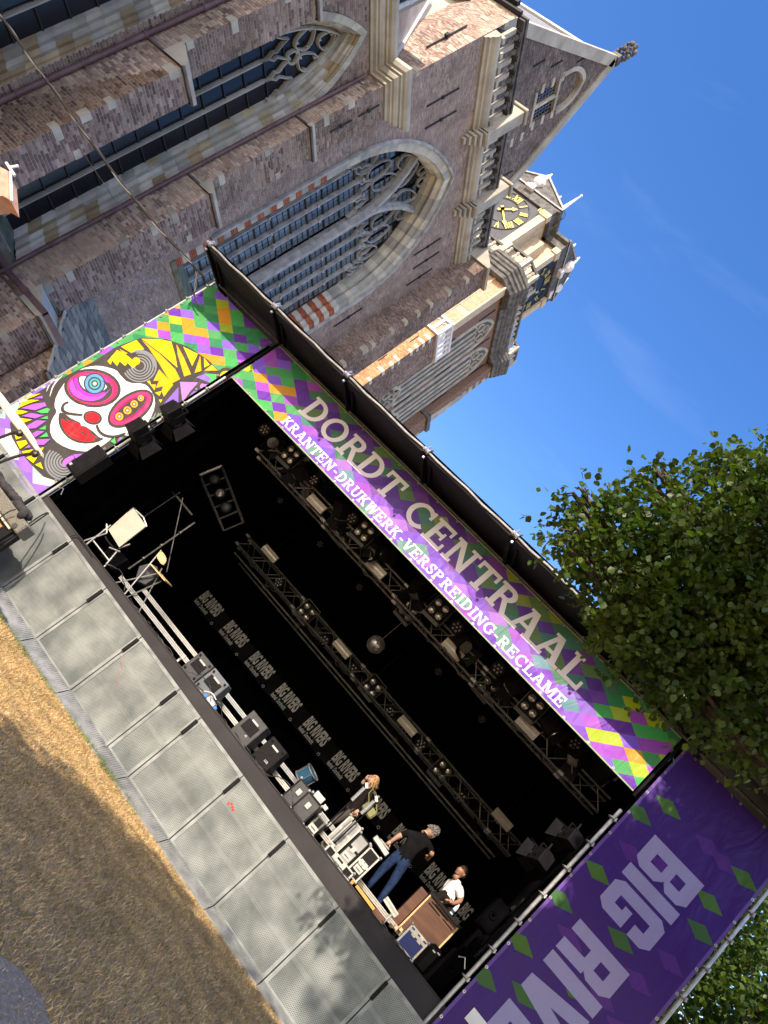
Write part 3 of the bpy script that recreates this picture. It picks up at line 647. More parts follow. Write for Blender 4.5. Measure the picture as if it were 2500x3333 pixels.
# ================================================================== TOWER
tower = thing('church_tower', 'massive square brick church tower with four clock gables and white ball finials beyond the transept', 'tower', (-38, 63, 0))
TX, TY0, TY1 = -31.0, 56.0, 69.6
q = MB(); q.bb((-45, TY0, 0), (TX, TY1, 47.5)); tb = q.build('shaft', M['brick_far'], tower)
M['buff_stone0'] = mat('buff_sandstone', (.50, .41, .28), (.60, .51, .38), 2, .85)
for x0, x1 in ((TX-2.3, TX+.35), (-37.5, -35.6), (-42, -39.8)):
    q = MB(); q.bb((x0, TY0-.7, 0), (x1, TY0+.3, 47.0)); q.build('pilaster', M['buff_stone0'], tb)
M['buff_brick'] = mat('buff_pink_brick', (.48, .26, .17), (.58, .36, .25), 5, .9, bump=.2)
M['buff_stone'] = mat('warm_sandstone', (.52, .43, .30), (.62, .53, .40), 2, .85)
for x0, x1 in ((TX-1.05, TX+.15), (TX-2.15, TX-1.25), (-35.2, -33.6)):
    for z0 in (22, 28.2, 34.4, 40.6):
        q = MB(); q.bb((x0, TY0-.74, z0+.3), (x1, TY0-.68, z0+5.8)); q.build('brick_panel', M['buff_brick'], tb)
for x in (TX+.33, TX-1.15, TX-2.25, TX-3.1): q = MB(); q.tube([(x, TY0-.75, 0), (x, TY0-.75, 46.5)], .13, 8); q.build('shaft_moulding', M['buff_stone'], tb)
# corner pier at the far end of the shaded face
q = MB(); q.bb((TX-1, TY1-3.0, 0), (TX+1.1, TY1-.6, 35.8)); q.bb((TX-1, TY1-2.6, 36), (TX+.75, TY1-.8, 47)); q.build('corner_pier', M['brick_far'], tb)
q = MB(); q.bb((TX-1, TY1-3.2, 35.6), (TX+1.35, TY1-.4, 36.1)); q.build('string_course', M['stone_dark'], tb)
for k in range(22):
    z = 24+k*1.02; w_ = random.choice((.5, .9)); q = MB(); xx = TX+1.11 if z < 35 else TX+.77
    q.bb((xx-.1, TY1-.6-w_ if z < 35 else TY1-.8-w_, z), (xx+.02, TY1-.58 if z < 35 else TY1-.78, z+.55)); q.build('quoin', M['stone1'], tb)
q = MB(); q.prism([(TY1-1.9, 36.4), (TY1-.75, 36.2), (TY1-.75, 41), (TY1-1.2, 42.4), (TY1-1.6, 40)], frameX(TX+.76), .0, .05); q.build('stone_facing', M['stone1'], tb)
# two tall blind gothic windows on the shaded face
for yc, wz in ((60.2, 1.5), (64.6, 1.5)):
    for z0, zs in ((8, 30), (31.5, 42.6)):
        q = MB(); P = path_arch(yc, wz, zs, 2.6, z0, 30, 10); q.prism(P, frameX(TX+.01), -.2, .02); wn = q.build('window', M['stone_dark'], tb)
        q = MB(); P = path_arch(yc, wz+.2, zs, 2.8, z0, 30, 10); trace(q, P, TX-.05, TX+.14, .36, nose=.7)
        for dy in (-.75, 0, .75): trace(q, [(yc+dy, z0), (yc+dy, zs-.2)], TX, TX+.2, .22)
        for dy in (-1.12, -.37, .37, 1.12): trace(q, arc(yc+dy, zs-.3, .36, 0, 180, 6), TX, TX+.16, .14)
        trace(q, arc(yc-.7, zs+.7, .45, 0, 360, 10), TX, TX+.16, .14); trace(q, arc(yc+.7, zs+.7, .45, 0, 360, 10), TX, TX+.16, .14); trace(q, arc(yc, zs+1.5, .42, 0, 360, 10), TX, TX+.16, .13)
        q.build('tracery', M['stone1'], wn)
for y in (58.2, 62.4, 66.8):
    for z in (33, 38.5, 44): a = MB(); a.beam((TX+.06, y, z-1.1), (TX+.06, y, z+1.1), .09, .07); a.build('wall_anchor', M['iron'], tb)
# cornice and pierced parapet, widened over the corners
q = MB()
cor = [(-46, TY0-.7, -1, -1), (TX-3.4, TY0-.7, 0, -1), (TX-2.8, TY0-1.5, 0, -1), (TX-.2, TY0-1.5, .4, -1), (TX+1.0, TY0-.3, 1, -.4), (TX+1.0, TY0+1.6, 1, 0), (TX+.3, TY0+2.4, 1, 0), (TX+.3, TY1-3.8, 1, 0), (TX+1.0, TY1-3.2, 1, 0), (TX+1.0, TY1-.9, 1, .4), (TX-.2, TY1+.3, .4, 1), (-46, TY1+.3, -1, 1)]
mould(q, cor, [(-.8, 45.6), (0, 45.6), (.08, 46.0), (.22, 46.1), (.22, 46.45), (.36, 46.55), (.36, 46.8), (.5, 46.95), (.5, 47.2), (.62, 47.3), (.62, 47.6), (.4, 47.7), (-.9, 47.8)]); q.build('cornice', M['stone_dark'], tb)
par = MB(); po = MB()
for (x0, y0, _, _), (x1, y1, _, _) in zip(cor[:-1], cor[1:]):
    a = Vector((x0, y0, 0)); b = Vector((x1, y1, 0)); l = (b-a).length
    par.beam(a+Vector((0, 0, 47.95)), b+Vector((0, 0, 47.95)), .3, .25); par.beam(a+Vector((0, 0, 49.3)), b+Vector((0, 0, 49.3)), .35, .25); po.box(a+Vector((0, 0, 48.6)), (.45, .45, 1.6))
    n_ = max(2, int(l/.75))
    for i in range(n_): p_ = a+(b-a)*((i+.5)/n_); po.lathe(p_+Vector((0, 0, 48.0)), [(.09, 0), (.2, .35), (.1, .7), (.18, 1.0), (.1, 1.2)], 6)
pr_ = par.build('parapet_rail', M['stone_dark'], tower); po.build('baluster', M['stone1'], pr_, kind='stuff')
# upper stage: cross-shaped clock storey
M['clock_lit'] = mat('clock_face_lit', (.030, .038, .05), (.05, .055, .065), 2, .6); M['clock_shaded'] = mat('clock_face_shaded', (.006, .012, .028), (.012, .02, .04), 2, .6)  # one clock face painted darker for the shaded side, lighter for the sunlit one
CX, CY = -41.3, 67.1
q = MB(); q.bb((CX-5.2, CY-5.2, 47), (CX+5.2, CY+5.2, 58.8)); q.build('belfry_core', M['buff_stone'], tower)
def clock_arm(ax, c, half, z0, z1, face_mat, hour_deg, min_deg, nm):
    """ax 'Y': faces the camera side; ax 'X': faces the stage side"""
    if ax == 'Y': fr = (Vector((c[0], c[1], 0)), Vector((1, 0, 0)), Vector((0, 0, 1)), Vector((0, -1, 0)))
    else: fr = (Vector((c[0], c[1], 0)), Vector((0, 1, 0)), Vector((0, 0, 1)), Vector((1, 0, 0)))
    q = MB(); q.prism([(-half, 47), (half, 47), (half, z1), (-half, z1)], fr, -7, 0); arm = q.build('clock_gable', M['buff_stone'], tower)
    q = MB(); q.prism([(-half-.5, z1), (half+.5, z1), (half+.5, z1+.9), (half+.9, z1+1.1), (half+.9, z1+1.5), (0, z1+4.1), (-half-.9, z1+1.5), (-half-.9, z1+1.1), (-half-.5, z1+.9)], fr, -7, .35); q.build('pediment', M['stone_dark'], arm)
    q = MB()
    for t in (.36, .45):
        for p0, p1 in (((-half-.9, z1+1.5), (0, z1+4.1)), ((0, z1+4.1), (half+.9, z1+1.5)), ((-half-.9, z1+1.35), (half+.9, z1+1.35))):
            o, u, v, n = fr; q.beam(o+u*p0[0]+v*p0[1]+n*t, o+u*p1[0]+v*p1[1]+n*t, .22, .28 if t < .4 else .12, n)
    q.build('pediment_moulding', M['stone_grey'], arm)
    for s_ in (-1, 1):
        q = MB(); q.prism([(s_*half-.45, z0-2), (s_*half+.45, z0-2), (s_*half+.45, z1), (s_*half-.45, z1)], fr, -.3, .35)
        q.prism([(s_*half-.6, z0-.9), (s_*half+.6, z0-.9), (s_*half+.6, z0-.3), (s_*half-.6, z0-.3)], fr, -.3, .5)
        q.prism([(s_*half-.6, z1-.9), (s_*half+.6, z1-.9), (s_*half+.6, z1-.1), (s_*half-.6, z1-.1)], fr, -.3, .5); q.build('pilaster', M['buff_stone'], arm)
    r = half-.75; zc = z0+half-.2
    q = MB(); q.prism([(-half+.45, z0-1.2), (half-.45, z0-1.2), (half-.45, z1), (-half+.45, z1)], fr, 0, .08); fc = q.build('clock_face', face_mat, arm)
    q = MB(); o, u, v, n = fr
    P = [(r*1.0*cos(radians(a)), zc+r*1.0*sin(radians(a))) for a in range(0, 360, 12)]
    for i in range(30): a, b = P[i], P[(i+1) % 30]; q.beam(o+u*a[0]+v*a[1]+n*.12, o+u*b[0]+v*b[1]+n*.12, .07, .07, n)
    P = [(r*.62*cos(radians(a)), zc+r*.62*sin(radians(a))) for a in range(0, 360, 15)]
    for i in range(24): a, b = P[i], P[(i+1) % 24]; q.beam(o+u*a[0]+v*a[1]+n*.12, o+u*b[0]+v*b[1]+n*.12, .05, .05, n)
    q.build('ring', M['iron'], fc)
    num = ['XII', 'I', 'II', 'III', 'IIII', 'V', 'VI', 'VII', 'VIII', 'IX', 'X', 'XI']
    for k, s in enumerate(num):
        q = MB()
        a = radians(90-30*k); rd = (cos(a), sin(a)); tg = (sin(a), -cos(a)); wd_ = {'I': .26, 'V': .52, 'X': .52}; tot = sum(wd_[ch] for ch in s); x = -tot/2
        sc_ = min(1.0, 1.25/tot)
        for ch in s:
            def pt(xx, yy): rr_ = r*(.66+.30*yy); return o+u*(rd[0]*rr_+tg[0]*xx*sc_)+v*(zc+rd[1]*rr_+tg[1]*xx*sc_)+n*.16
            w_ = wd_[ch]
            if ch == 'I': q.beam(pt(x+w_/2, 0), pt(x+w_/2, 1), .15, .06, n)
            if ch == 'V': q.beam(pt(x+.06, 1), pt(x+w_/2, 0), .16, .06, n); q.beam(pt(x+w_-.06, 1), pt(x+w_/2, 0), .09, .06, n)
            if ch == 'X': q.beam(pt(x+.06, 1), pt(x+w_-.06, 0), .16, .06, n); q.beam(pt(x+w_-.06, 1), pt(x+.06, 0), .09, .06, n)
            x += w_
        q.build('numeral', M['gold'], fc)
    for an_, ln, w0 in ((hour_deg, .58, .32), (min_deg, .95, .26)):
        a = radians(90-an_); h_ = MB(); d2 = (cos(a), sin(a)); t2 = (-sin(a), cos(a))
        def P2(l, s_): return o+u*(d2[0]*l*r+t2[0]*s_)+v*(zc+d2[1]*l*r+t2[1]*s_)+n*.25
        h_.poly([P2(-.18, -.18), P2(-.05, -.08), P2(ln*.6, -.09), P2(ln*.68, -w0), P2(ln*.8, -.1), P2(ln, 0), P2(ln*.8, .1), P2(ln*.68, w0), P2(ln*.6, .09), P2(-.05, .08), P2(-.18, .18)]); h_.lathe(P2(0, 0)-n*.1, [(.22, 0), (.22, .2)], 10, axis=n)
        h_.build('hand', M['gold'], fc)
    return arm, fr
armL, frL = clock_arm('Y', (CX, 59.9), 3.7, 53.5, 60.3, M['clock_lit'], 42, 130, 'a')
armD, frD = clock_arm('X', (-35.1, CY), 3.8, 53.5, 60.3, M['clock_shaded'], 42, 130, 'b')
# year letters on the frieze of the sunlit gable
def text_mesh(s, size, bold=0.0, sx=1.0):
    c = bpy.data.curves.new('t', 'FONT'); c.body = s; c.size = size; c.offset = bold; c.resolution_u = 3; c.align_x = 'CENTER'; c.extrude = 0
    o = bpy.data.objects.new('t', c); COL.objects.link(o); bpy.context.view_layer.update()
    me = bpy.data.meshes.new_from_object(o); bpy.data.objects.remove(o)
    return [(v.co.x*sx, v.co.y) for v in me.vertices], [tuple(p.vertices) for p in me.polygons]
def put_text(mb, s, size, o, u, v, bold=0.0, sx=1.0, mi=0):
    vs, fs = text_mesh(s, size, bold, sx); o, u, v = Vector(o), Vector(u), Vector(v); mb.add([o+u*x+v*y for x, y in vs], fs, mi)
q = MB(); put_text(q, '1626', .75, (CX+3.3, 59.36, 59.55), (1, 0, 0), (0, 0, 1), .02, .8); q.build('year_numerals', M['gold'], armL)
# ball finials and flagpole
def ball(x, y, z, k=1.0):
    q = MB(); q.box((x, y, z-1.9*k), (1.1*k, 1.1*k, .5*k)); q.box((x, y, z-1.45*k), (.8*k, .8*k, .4*k))
    q.lathe((x, y, z-1.3*k), [(.3*k, 0), (.25*k, .25*k), (.55*k, .45*k), (.78*k, .95*k), (.72*k, 1.4*k), (.42*k, 1.8*k), (.26*k, 1.9*k), (.34*k, 2.15*k), (.22*k, 2.7*k), (.08*k, 3.3*k)], 14)
    return q.build('ball_finial', M['white_paint'], tower, smooth=False)
for i, (px, py, T) in enumerate(((1760, 592, 63.2), (1790, 664, 63.2), (1838, 820, 63.0), (1852, 863, 63.0), (1815, 930, 62.6))):
    p_ = onZ(px, py, T+.0); ball(p_.x, p_.y, p_.z, .95)
p_ = onZ(1800, 700, 61.5); q = MB(); q.tube([p_, p_+Vector((0, 0, 4.6))], .14, 8, radii=[.34, .07]); q.sphere(p_+Vector((0, 0, 4.7)), .16, 8); q.build('flagpole', M['white_paint'], tower)
q = MB()
for a in range(8): c_ = p_+Vector((1.0*cos(a*pi/4), 1.0*sin(a*pi/4), 0)); d_ = p_+Vector((1.0*cos((a+1)*pi/4), 1.0*sin((a+1)*pi/4), 0)); q.beam(c_+Vector((0, 0, .9)), d_+Vector((0, 0, .9)), .05, .05); q.beam(c_-Vector((0, 0, .6)), c_+Vector((0, 0, .9)), .05, .05)
q.build('roof_railing', M['iron'], tower)
# ================================================================== lettering (slab capitals and chamfered block capitals), flat print on the banners
def _rect(a, b, c, d): return [(a, b), (c, b), (c, d), (a, d)]
def _par(x0, y0, x1, y1, w): return [(x0-w/2, y0), (x0+w/2, y0), (x1+w/2, y1), (x1-w/2, y1)]
def _ring(cx, cy, rx, ry, a0, a1, w, n=10, wy=None):
    wy = w*.8 if wy is None else wy; out = []
    for i in range(n):
        q = []
        for a, k in ((a0+(a1-a0)*i/n, 0), (a0+(a1-a0)*(i+1)/n, 0), (a0+(a1-a0)*(i+1)/n, 1), (a0+(a1-a0)*i/n, 1)):
            t = radians(a); q.append((cx+(rx-k*w)*cos(t), cy+(ry-k*wy)*sin(t)))
        out.append(q)
    return out
SW, SH, SO = .185, .12, .09
def _stem(x, y0=0, y1=1, top=1, bot=1):
    r = [_rect(x, y0, x+SW, y1)]
    if bot: r.append(_rect(x-SO, y0, x+SW+SO, y0+SH))
    if top: r.append(_rect(x-SO, y1-SH, x+SW+SO, y1))
    return r
def slab(ch):
    s = []
    if ch == 'D': s = _stem(.09)+_ring(.34, .5, .50, .5, -90, 90, SW)+[_rect(.2, 0, .34, .15), _rect(.2, .85, .34, 1)]; w = .90
    elif ch == 'O': s = _ring(.5, .5, .48, .51, 0, 360, SW, 20); w = 1.0
    elif ch in 'RP':
        s = _stem(.09)+_ring(.42, .725, .30, .275, -90, 90, SW)+[_rect(.2, .85, .42, 1), _rect(.2, .45, .42, .60)]; w = .88
        if ch == 'R': s += [_par(.72, 0, .45, .5, .2), _rect(.62, 0, .92, SH)]
    elif ch == 'T': s = _stem(.33, top=0)+[_rect(.02, .86, .83, 1), _rect(.02, .66, .13, 1), _rect(.72, .66, .83, 1)]; w = .86
    elif ch in 'CG':
        s = _ring(.5, .5, .48, .51, 42, 318, SW, 16)+[_rect(.74, .62, .86, .98)]; w = .92
        s += [_rect(.60, .40, .95, .52), _rect(.68, .08, .86, .5)] if ch == 'G' else []
    elif ch == 'E': s = _stem(.09)+[_rect(.2, .86, .76, 1), _rect(.2, 0, .80, .14), _rect(.2, .44, .58, .57), _rect(.66, .68, .76, 1), _rect(.70, 0, .80, .32), _rect(.5, .34, .59, .66)]; w = .86
    elif ch == 'F': s = _stem(.09)+[_rect(.2, .86, .76, 1), _rect(.2, .44, .58, .57), _rect(.66, .68, .76, 1)]; w = .82
    elif ch == 'N': s = [_rect(.10, 0, .25, 1), _rect(.72, 0, .87, 1), _par(.79, 0, .20, 1, .2), _rect(0, 0, .36, SH), _rect(0, 1-SH, .2, 1), _rect(.60, 1-SH, .98, 1)]; w = 1.0
    elif ch == 'A': s = [_par(.16, 0, .47, 1, .15), _par(.80, 0, .50, 1, .2), _rect(.28, .28, .70, .41), _rect(-.02, 0, .36, SH), _rect(.60, 0, 1.0, SH), _rect(.28, .9, .58, 1)]; w = .98
    elif ch == 'L': s = _stem(.09)+[_rect(.2, 0, .78, .14), _rect(.68, 0, .78, .36)]; w = .82
    elif ch == 'K': s = _stem(.09)+[_par(.30, .42, .66, .94, .16), _par(.74, .06, .42, .56, .2), _rect(.58, 0, .92, SH), _rect(.52, 1-SH, .84, 1)]; w = .92
    elif ch == 'U': s = [_rect(.10, .36, .10+SW, 1), _rect(.66, .36, .81, 1), _rect(0, 1-SH, .38, 1), _rect(.56, 1-SH, .92, 1)]+_ring(.455, .37, .355, .38, 180, 360, SW); w = .93
    elif ch == 'W': s = [_par(.30, 0, .13, 1, .18), _par(.34, 0, .53, .95, .13), _par(.78, 0, .58, .95, .18), _par(.80, 0, 1.0, 1, .13), _rect(-.02, 1-SH, .33, 1), _rect(.84, 1-SH, 1.14, 1), _rect(.42, .88, .66, 1)]; w = 1.14
    elif ch == 'V': s = [_par(.43, 0, .16, 1, .2), _par(.47, 0, .76, 1, .14), _rect(-.02, 1-SH, .36, 1), _rect(.58, 1-SH, .93, 1)]; w = .92
    elif ch == 'M': s = [_rect(.08, 0, .22, 1), _rect(.86, 0, 1.04, 1), _par(.53, .1, .22, 1, .2), _par(.56, .1, .86, 1, .14), _rect(-.02, 0, .33, SH), _rect(.76, 0, 1.14, SH), _rect(-.02, 1-SH, .2, 1), _rect(.88, 1-SH, 1.14, 1)]; w = 1.14
    elif ch == 'I': s = _stem(.10); w = .42
    elif ch == 'S': s = _ring(.38, .735, .30, .275, 20, 270, SW, 10)+_ring(.38, .275, .32, .285, -160, 90, SW, 10)+[_rect(.56, .66, .67, .97), _rect(.06, .03, .17, .34)]; w = .76
    elif ch == '-': s = [_rect(.12, .36, .48, .50)]; w = .60
    else: w = .42
    return s, w
def block(ch):
    """chamfered heavy capitals, cap height 1"""
    t = .23; c = .13
    if ch == 'I': return [_rect(0, 0, .30, 1)], .30
    if ch == 'B': return [_rect(0, 0, .27, 1), _rect(.26, .79, .62, 1), _rect(.26, .43, .60, .60), _rect(.26, 0, .62, .21), [(.50, .6), (.62, .55), (.75, .64), (.75, .87), (.62, 1), (.5, 1)], [(.5, 0), (.62, 0), (.75, .13), (.75, .42), (.62, .53), (.5, .47)]], .75
    if ch == 'R': return [_rect(0, 0, .27, 1), _rect(.26, .79, .62, 1), _rect(.26, .40, .60, .60), [(.50, .5), (.62, .46), (.75, .6), (.75, .87), (.62, 1), (.5, 1)], _par(.62, 0, .60, .5, .27)], .76
    if ch == 'G': return [[(0, .13), (.13, 0), (.27, 0), (.27, 1), (.13, 1), (0, .87)], _rect(.26, .79, .62, 1), _rect(.26, 0, .62, .21), [(.48, .62), (.75, .62), (.75, .87), (.62, 1), (.48, 1)], [(.48, 0), (.62, 0), (.75, .13), (.75, .5), (.48, .5)], _rect(.36, .36, .5, .5)], .75
    if ch == 'V': return [_par(.39, 0, .15, 1, .28), _par(.43, 0, .68, 1, .28)], .83
    if ch == 'E': return [_rect(0, 0, .27, 1), _rect(.26, .79, .66, 1), _rect(.26, .41, .58, .59), _rect(.26, 0, .66, .21)], .66
    if ch == 'S': return [[(0, .55), (.13, .42), (.27, .5), (.27, .87), (.27, 1), (.13, 1), (0, .87)], _rect(.13, .79, .75, 1), _rect(.13, .42, .62, .60), _rect(0, 0, .62, .21), [(.48, 0), (.62, 0), (.75, .13), (.75, .47), (.62, .6), (.48, .5)]], .75
    return [], .35
def write(mb, fn, s, o, u, v, n, H, width, mi=0, gap=.05, col=None):
    """text from o along u, letter height along v, total width fitted"""
    ls = [fn(ch) for ch in s]; tot = sum(w+gap for _, w in ls)-gap; k = width/tot; x = 0; o, u, v, n = [Vector(a) for a in (o, u, v, n)]
    for sh, w in ls:
        q = MB()
        for j, p in enumerate(sh): q.poly([o+u*((x+a)*k)+v*(b*H)+n*(j*.00012) for a, b in p], mi, col)
        if sh: q.build('letter', M['vinyl'], mb)
        x += w+gap
def clip(poly, x0, x1, z0, z1):
    for ax, lim, sg in ((0, x0, 1), (0, x1, -1), (1, z0, 1), (1, z1, -1)):
        out = []
        for i in range(len(poly)):
            a, b = poly[i-1], poly[i]; ia = sg*(a[ax]-lim) >= 0; ib = sg*(b[ax]-lim) >= 0
            if ia != ib: t = (lim-a[ax])/(b[ax]-a[ax]); out.append((a[0]+(b[0]-a[0])*t, a[1]+(b[1]-a[1])*t))
            if ib: out.append(b)
        poly = out
        if not poly: return []
    return poly
def vinyl(name, rough=.45, trans=.0):
    m = mat(name, (.97, .97, .97), (1.03, 1.03, 1.03), .8, rough, attr=True, spec=.22)
    t = m.node_tree; p = t.nodes['Principled BSDF']; tc = N(t, 'ShaderNodeTexCoord'); mp = N(t, 'ShaderNodeMapping'); mp.inputs['Scale'].default_value = (1, 1, .45); mp.inputs['Rotation'].default_value = (0, .5, 0)
    nb = N(t, 'ShaderNodeTexNoise'); nb.inputs['Scale'].default_value = 2.6; nb.inputs['Detail'].default_value = 3; nb.inputs['Distortion'].default_value = .6
    b = N(t, 'ShaderNodeBump'); b.inputs['Strength'].default_value = .8; b.inputs['Distance'].default_value = .09
    t.links.new(tc.outputs['Object'], mp.inputs[0]); t.links.new(mp.outputs[0], nb.inputs[0]); t.links.new(nb.outputs['Fac'], b.inputs['Height']); t.links.new(b.outputs[0], p.inputs['Normal'])
    return m
M['vinyl'] = vinyl('printed_vinyl')
HQ = [(.21, .10, .66), (.13, .03, .34), (.04, .36, .10), (.02, .22, .09), (.32, .44, .03), (.60, .27, .03), (.32, .07, .48), (.05, .30, .10)]
# ================================================================== GROUND
def ground_mat():
    m = bpy.data.materials.new('dry_lawn'); m.use_nodes = True; t = m.node_tree; p = t.nodes['Principled BSDF']; l = t.links.new; p.inputs['Roughness'].default_value = .95
    tc = N(t, 'ShaderNodeTexCoord'); o = tc.outputs['Object']
    def nz(s, d=5): n = N(t, 'ShaderNodeTexNoise'); n.inputs['Scale'].default_value = s; n.inputs['Detail'].default_value = d; l(o, n.inputs['Vector']); return n.outputs['Fac']
    def ramp(f, st):
        r = N(t, 'ShaderNodeValToRGB'); e = r.color_ramp.elements
        while len(e) < len(st): e.new(.5)
        for i, (ps, c) in enumerate(st): e[i].position = ps; e[i].color = (*c, 1)
        l(f, r.inputs[0]); return r.outputs[0]
    def mix(f, a, b): n = N(t, 'ShaderNodeMix', data_type='RGBA'); l(f, n.inputs['Factor']); l(a, n.inputs['A']); l(b, n.inputs['B']); return n.outputs['Result']
    straw = ramp(nz(38, 8), [(.3, (.27, .165, .085)), (.5, (.48, .31, .16)), (.7, (.64, .45, .26))]); green = ramp(nz(45), [(.3, (.05, .065, .02)), (.7, (.14, .15, .05))])
    gf = ramp(nz(1.3), [(.54, (0, 0, 0)), (.68, (.45, .45, .45))]); c = mix(gf, straw, green)
    dirt = ramp(nz(30, 9), [(.3, (.12, .10, .08)), (.7, (.24, .21, .18))]); df = ramp(nz(.8), [(.56, (0, 0, 0)), (.66, (.8, .8, .8))]); c = mix(df, c, dirt)
    l(c, p.inputs['Base Color']); b = N(t, 'ShaderNodeBump'); b.inputs['Strength'].default_value = .7; b.inputs['Distance'].default_value = .02; l(nz(60, 8), b.inputs['Height']); l(b.outputs[0], p.inputs['Normal']); return m
q = MB(); q.poly([(-800, -800, 0), (800, -800, 0), (800, 800, 0), (-800, 800, 0)]); gnd = q.build('ground', ground_mat(), None, kind='structure')
PX_ = [(-120, 3050), (-40, 3085), (20, 3128), (70, 3165), (105, 3215), (140, 3255), (150, 3310), (172, 3360), (150, 3460), (-120, 3460)]
P1 = [(onZ(x, y, 0).x, onZ(x, y, 0).y) for x, y in PX_]
M['gravel'] = mat('fine_grey_gravel', (.34, .27, .205), (.50, .415, .33), 38, .95, spec=.1, bump=.9, bscale=120, detail=9)
q = MB(); q.poly([(x, y, .006) for x, y in P1]); q.build('gravel_patch', M['gravel'], None, kind='structure')
# ------------------------------------------------------------------ grass blades (dry) where the lawn is near
def grass(name, n, xr, yr, cols, hmin, hmax, dens=None, lab=None):
    x = RS.uniform(*xr, n); y = RS.uniform(*yr, n)
    k = np.ones(n, bool)
    if dens is not None: k = dens(x, y)
    x, y = x[k], y[k]; n = len(x); a = RS.uniform(0, 2*np.pi, n); h = RS.uniform(hmin, hmax, n); lean = RS.uniform(.3, 1.6, n)*h; w = RS.uniform(.0015, .0035, n); b = a+RS.uniform(-1, 1, n)
    vx = np.stack([x-w*np.sin(a), x+w*np.sin(a), x+lean*np.cos(a)*.5+w*np.sin(a)*.8, x+lean*np.cos(a)*.5-w*np.sin(a)*.8, x+lean*np.cos(b)], 1)
    vy = np.stack([y+w*np.cos(a), y-w*np.cos(a), y+lean*np.sin(a)*.5-w*np.cos(a)*.8, y+lean*np.sin(a)*.5+w*np.cos(a)*.8, y+lean*np.sin(b)], 1)
    vz = np.stack([h*0, h*0, h*.6, h*.6, h], 1); V = np.stack([vx, vy, vz], 2).reshape(-1, 3); base = np.arange(n)[:, None]*5
    me = bpy.data.meshes.new(name); F4 = base+np.array([[0, 1, 2, 3]]); F3 = base+np.array([[3, 2, 4]])
    li = np.concatenate([F4.ravel(), F3.ravel()]); me.vertices.add(len(V)); me.vertices.foreach_set('co', V.ravel()); me.loops.add(len(li)); me.loops.foreach_set('vertex_index', li.astype(np.int32))
    me.polygons.add(2*n); me.polygons.foreach_set('loop_start', np.concatenate([np.arange(n)*4, 4*n+np.arange(n)*3]).astype(np.int32)); me.update(calc_edges=True)
    C = np.array(cols)[RS.randint(0, len(cols), n)]*RS.uniform(.7, 1.2, (n, 1)); CC = np.concatenate([np.repeat(C, 4, 0), np.repeat(C, 3, 0)]); at = me.attributes.new('col', 'FLOAT_COLOR', 'CORNER')
    at.data.foreach_set('color', np.concatenate([CC, np.ones((len(CC), 1))], 1).astype(np.float32).ravel()); me.materials.append(M['blade']); o = bpy.data.objects.new(name, me); COL.objects.link(o); o['kind'] = 'stuff'; o['label'] = lab; o['category'] = 'grass'; return o
M['blade'] = mat('grass_blade', (.62, .62, .60), (1.0, 1.0, .96), 2.2, .8, attr=True, spec=.2)
STRAW = [(.82, .57, .28), (.72, .48, .23), (.60, .40, .19), (.46, .29, .14), (.84, .63, .36), (.38, .28, .11), (.68, .45, .21), (.78, .54, .26), (.30, .30, .11)]
def inpatch(x, y):
    c = np.zeros(len(x), bool)
    for i in range(len(P1)):
        (xa, ya), (xb, yb) = P1[i-1], P1[i]
        c ^= ((ya > y) != (yb > y)) & (x < (xb-xa)*(y-ya)/(yb-ya+1e-12)+xa)
    return ~c | (RS.rand(len(x)) < .05)
near = lambda x, y: (x > -7.6+(y-4)*-.1) & inpatch(x, y) & (x < 1.2) & (x > -.95*y*.72-.2)
pb = MB(); rp_ = random.Random(4)
for i in range(700):
    x, y = rp_.uniform(-1.35, -.3), rp_.uniform(3.6, 4.9); r = rp_.uniform(.003, .010)
    if not inpatch(np.array([x]), np.array([y]))[0]: pb.sphere((x, y, .006+r*.4), r, 6, 0, (1, rp_.uniform(.6, 1), .6))
pb.build('pebbles', M['gravel'], None, kind='stuff'); bpy.data.objects['pebbles']['label'] = 'small loose pebbles on the bare grey patch in the lawn'; bpy.data.objects['pebbles']['category'] = 'gravel'
grass('dry_grass', 230000, (-7.8, 1.0), (3.8, 10.45), STRAW, .012, .04, near, 'dry trampled straw-coloured grass in front of the barrier')
grass('green_grass', 9000, (-7.6, -2.6), (9.9, 10.5), [(.10, .20, .02), (.16, .28, .04), (.07, .13, .02), (.22, .30, .06)], .03, .09, lambda x, y: ((RS.rand(len(x)) < .25+.9*np.exp(-((x+3.45)/.4)**2)+.4*np.exp(-((x+6)/.7)**2)) & (y > 10.15-.1*np.sin(x*9))), 'fresh green grass growing along the foot of the steel barrier')

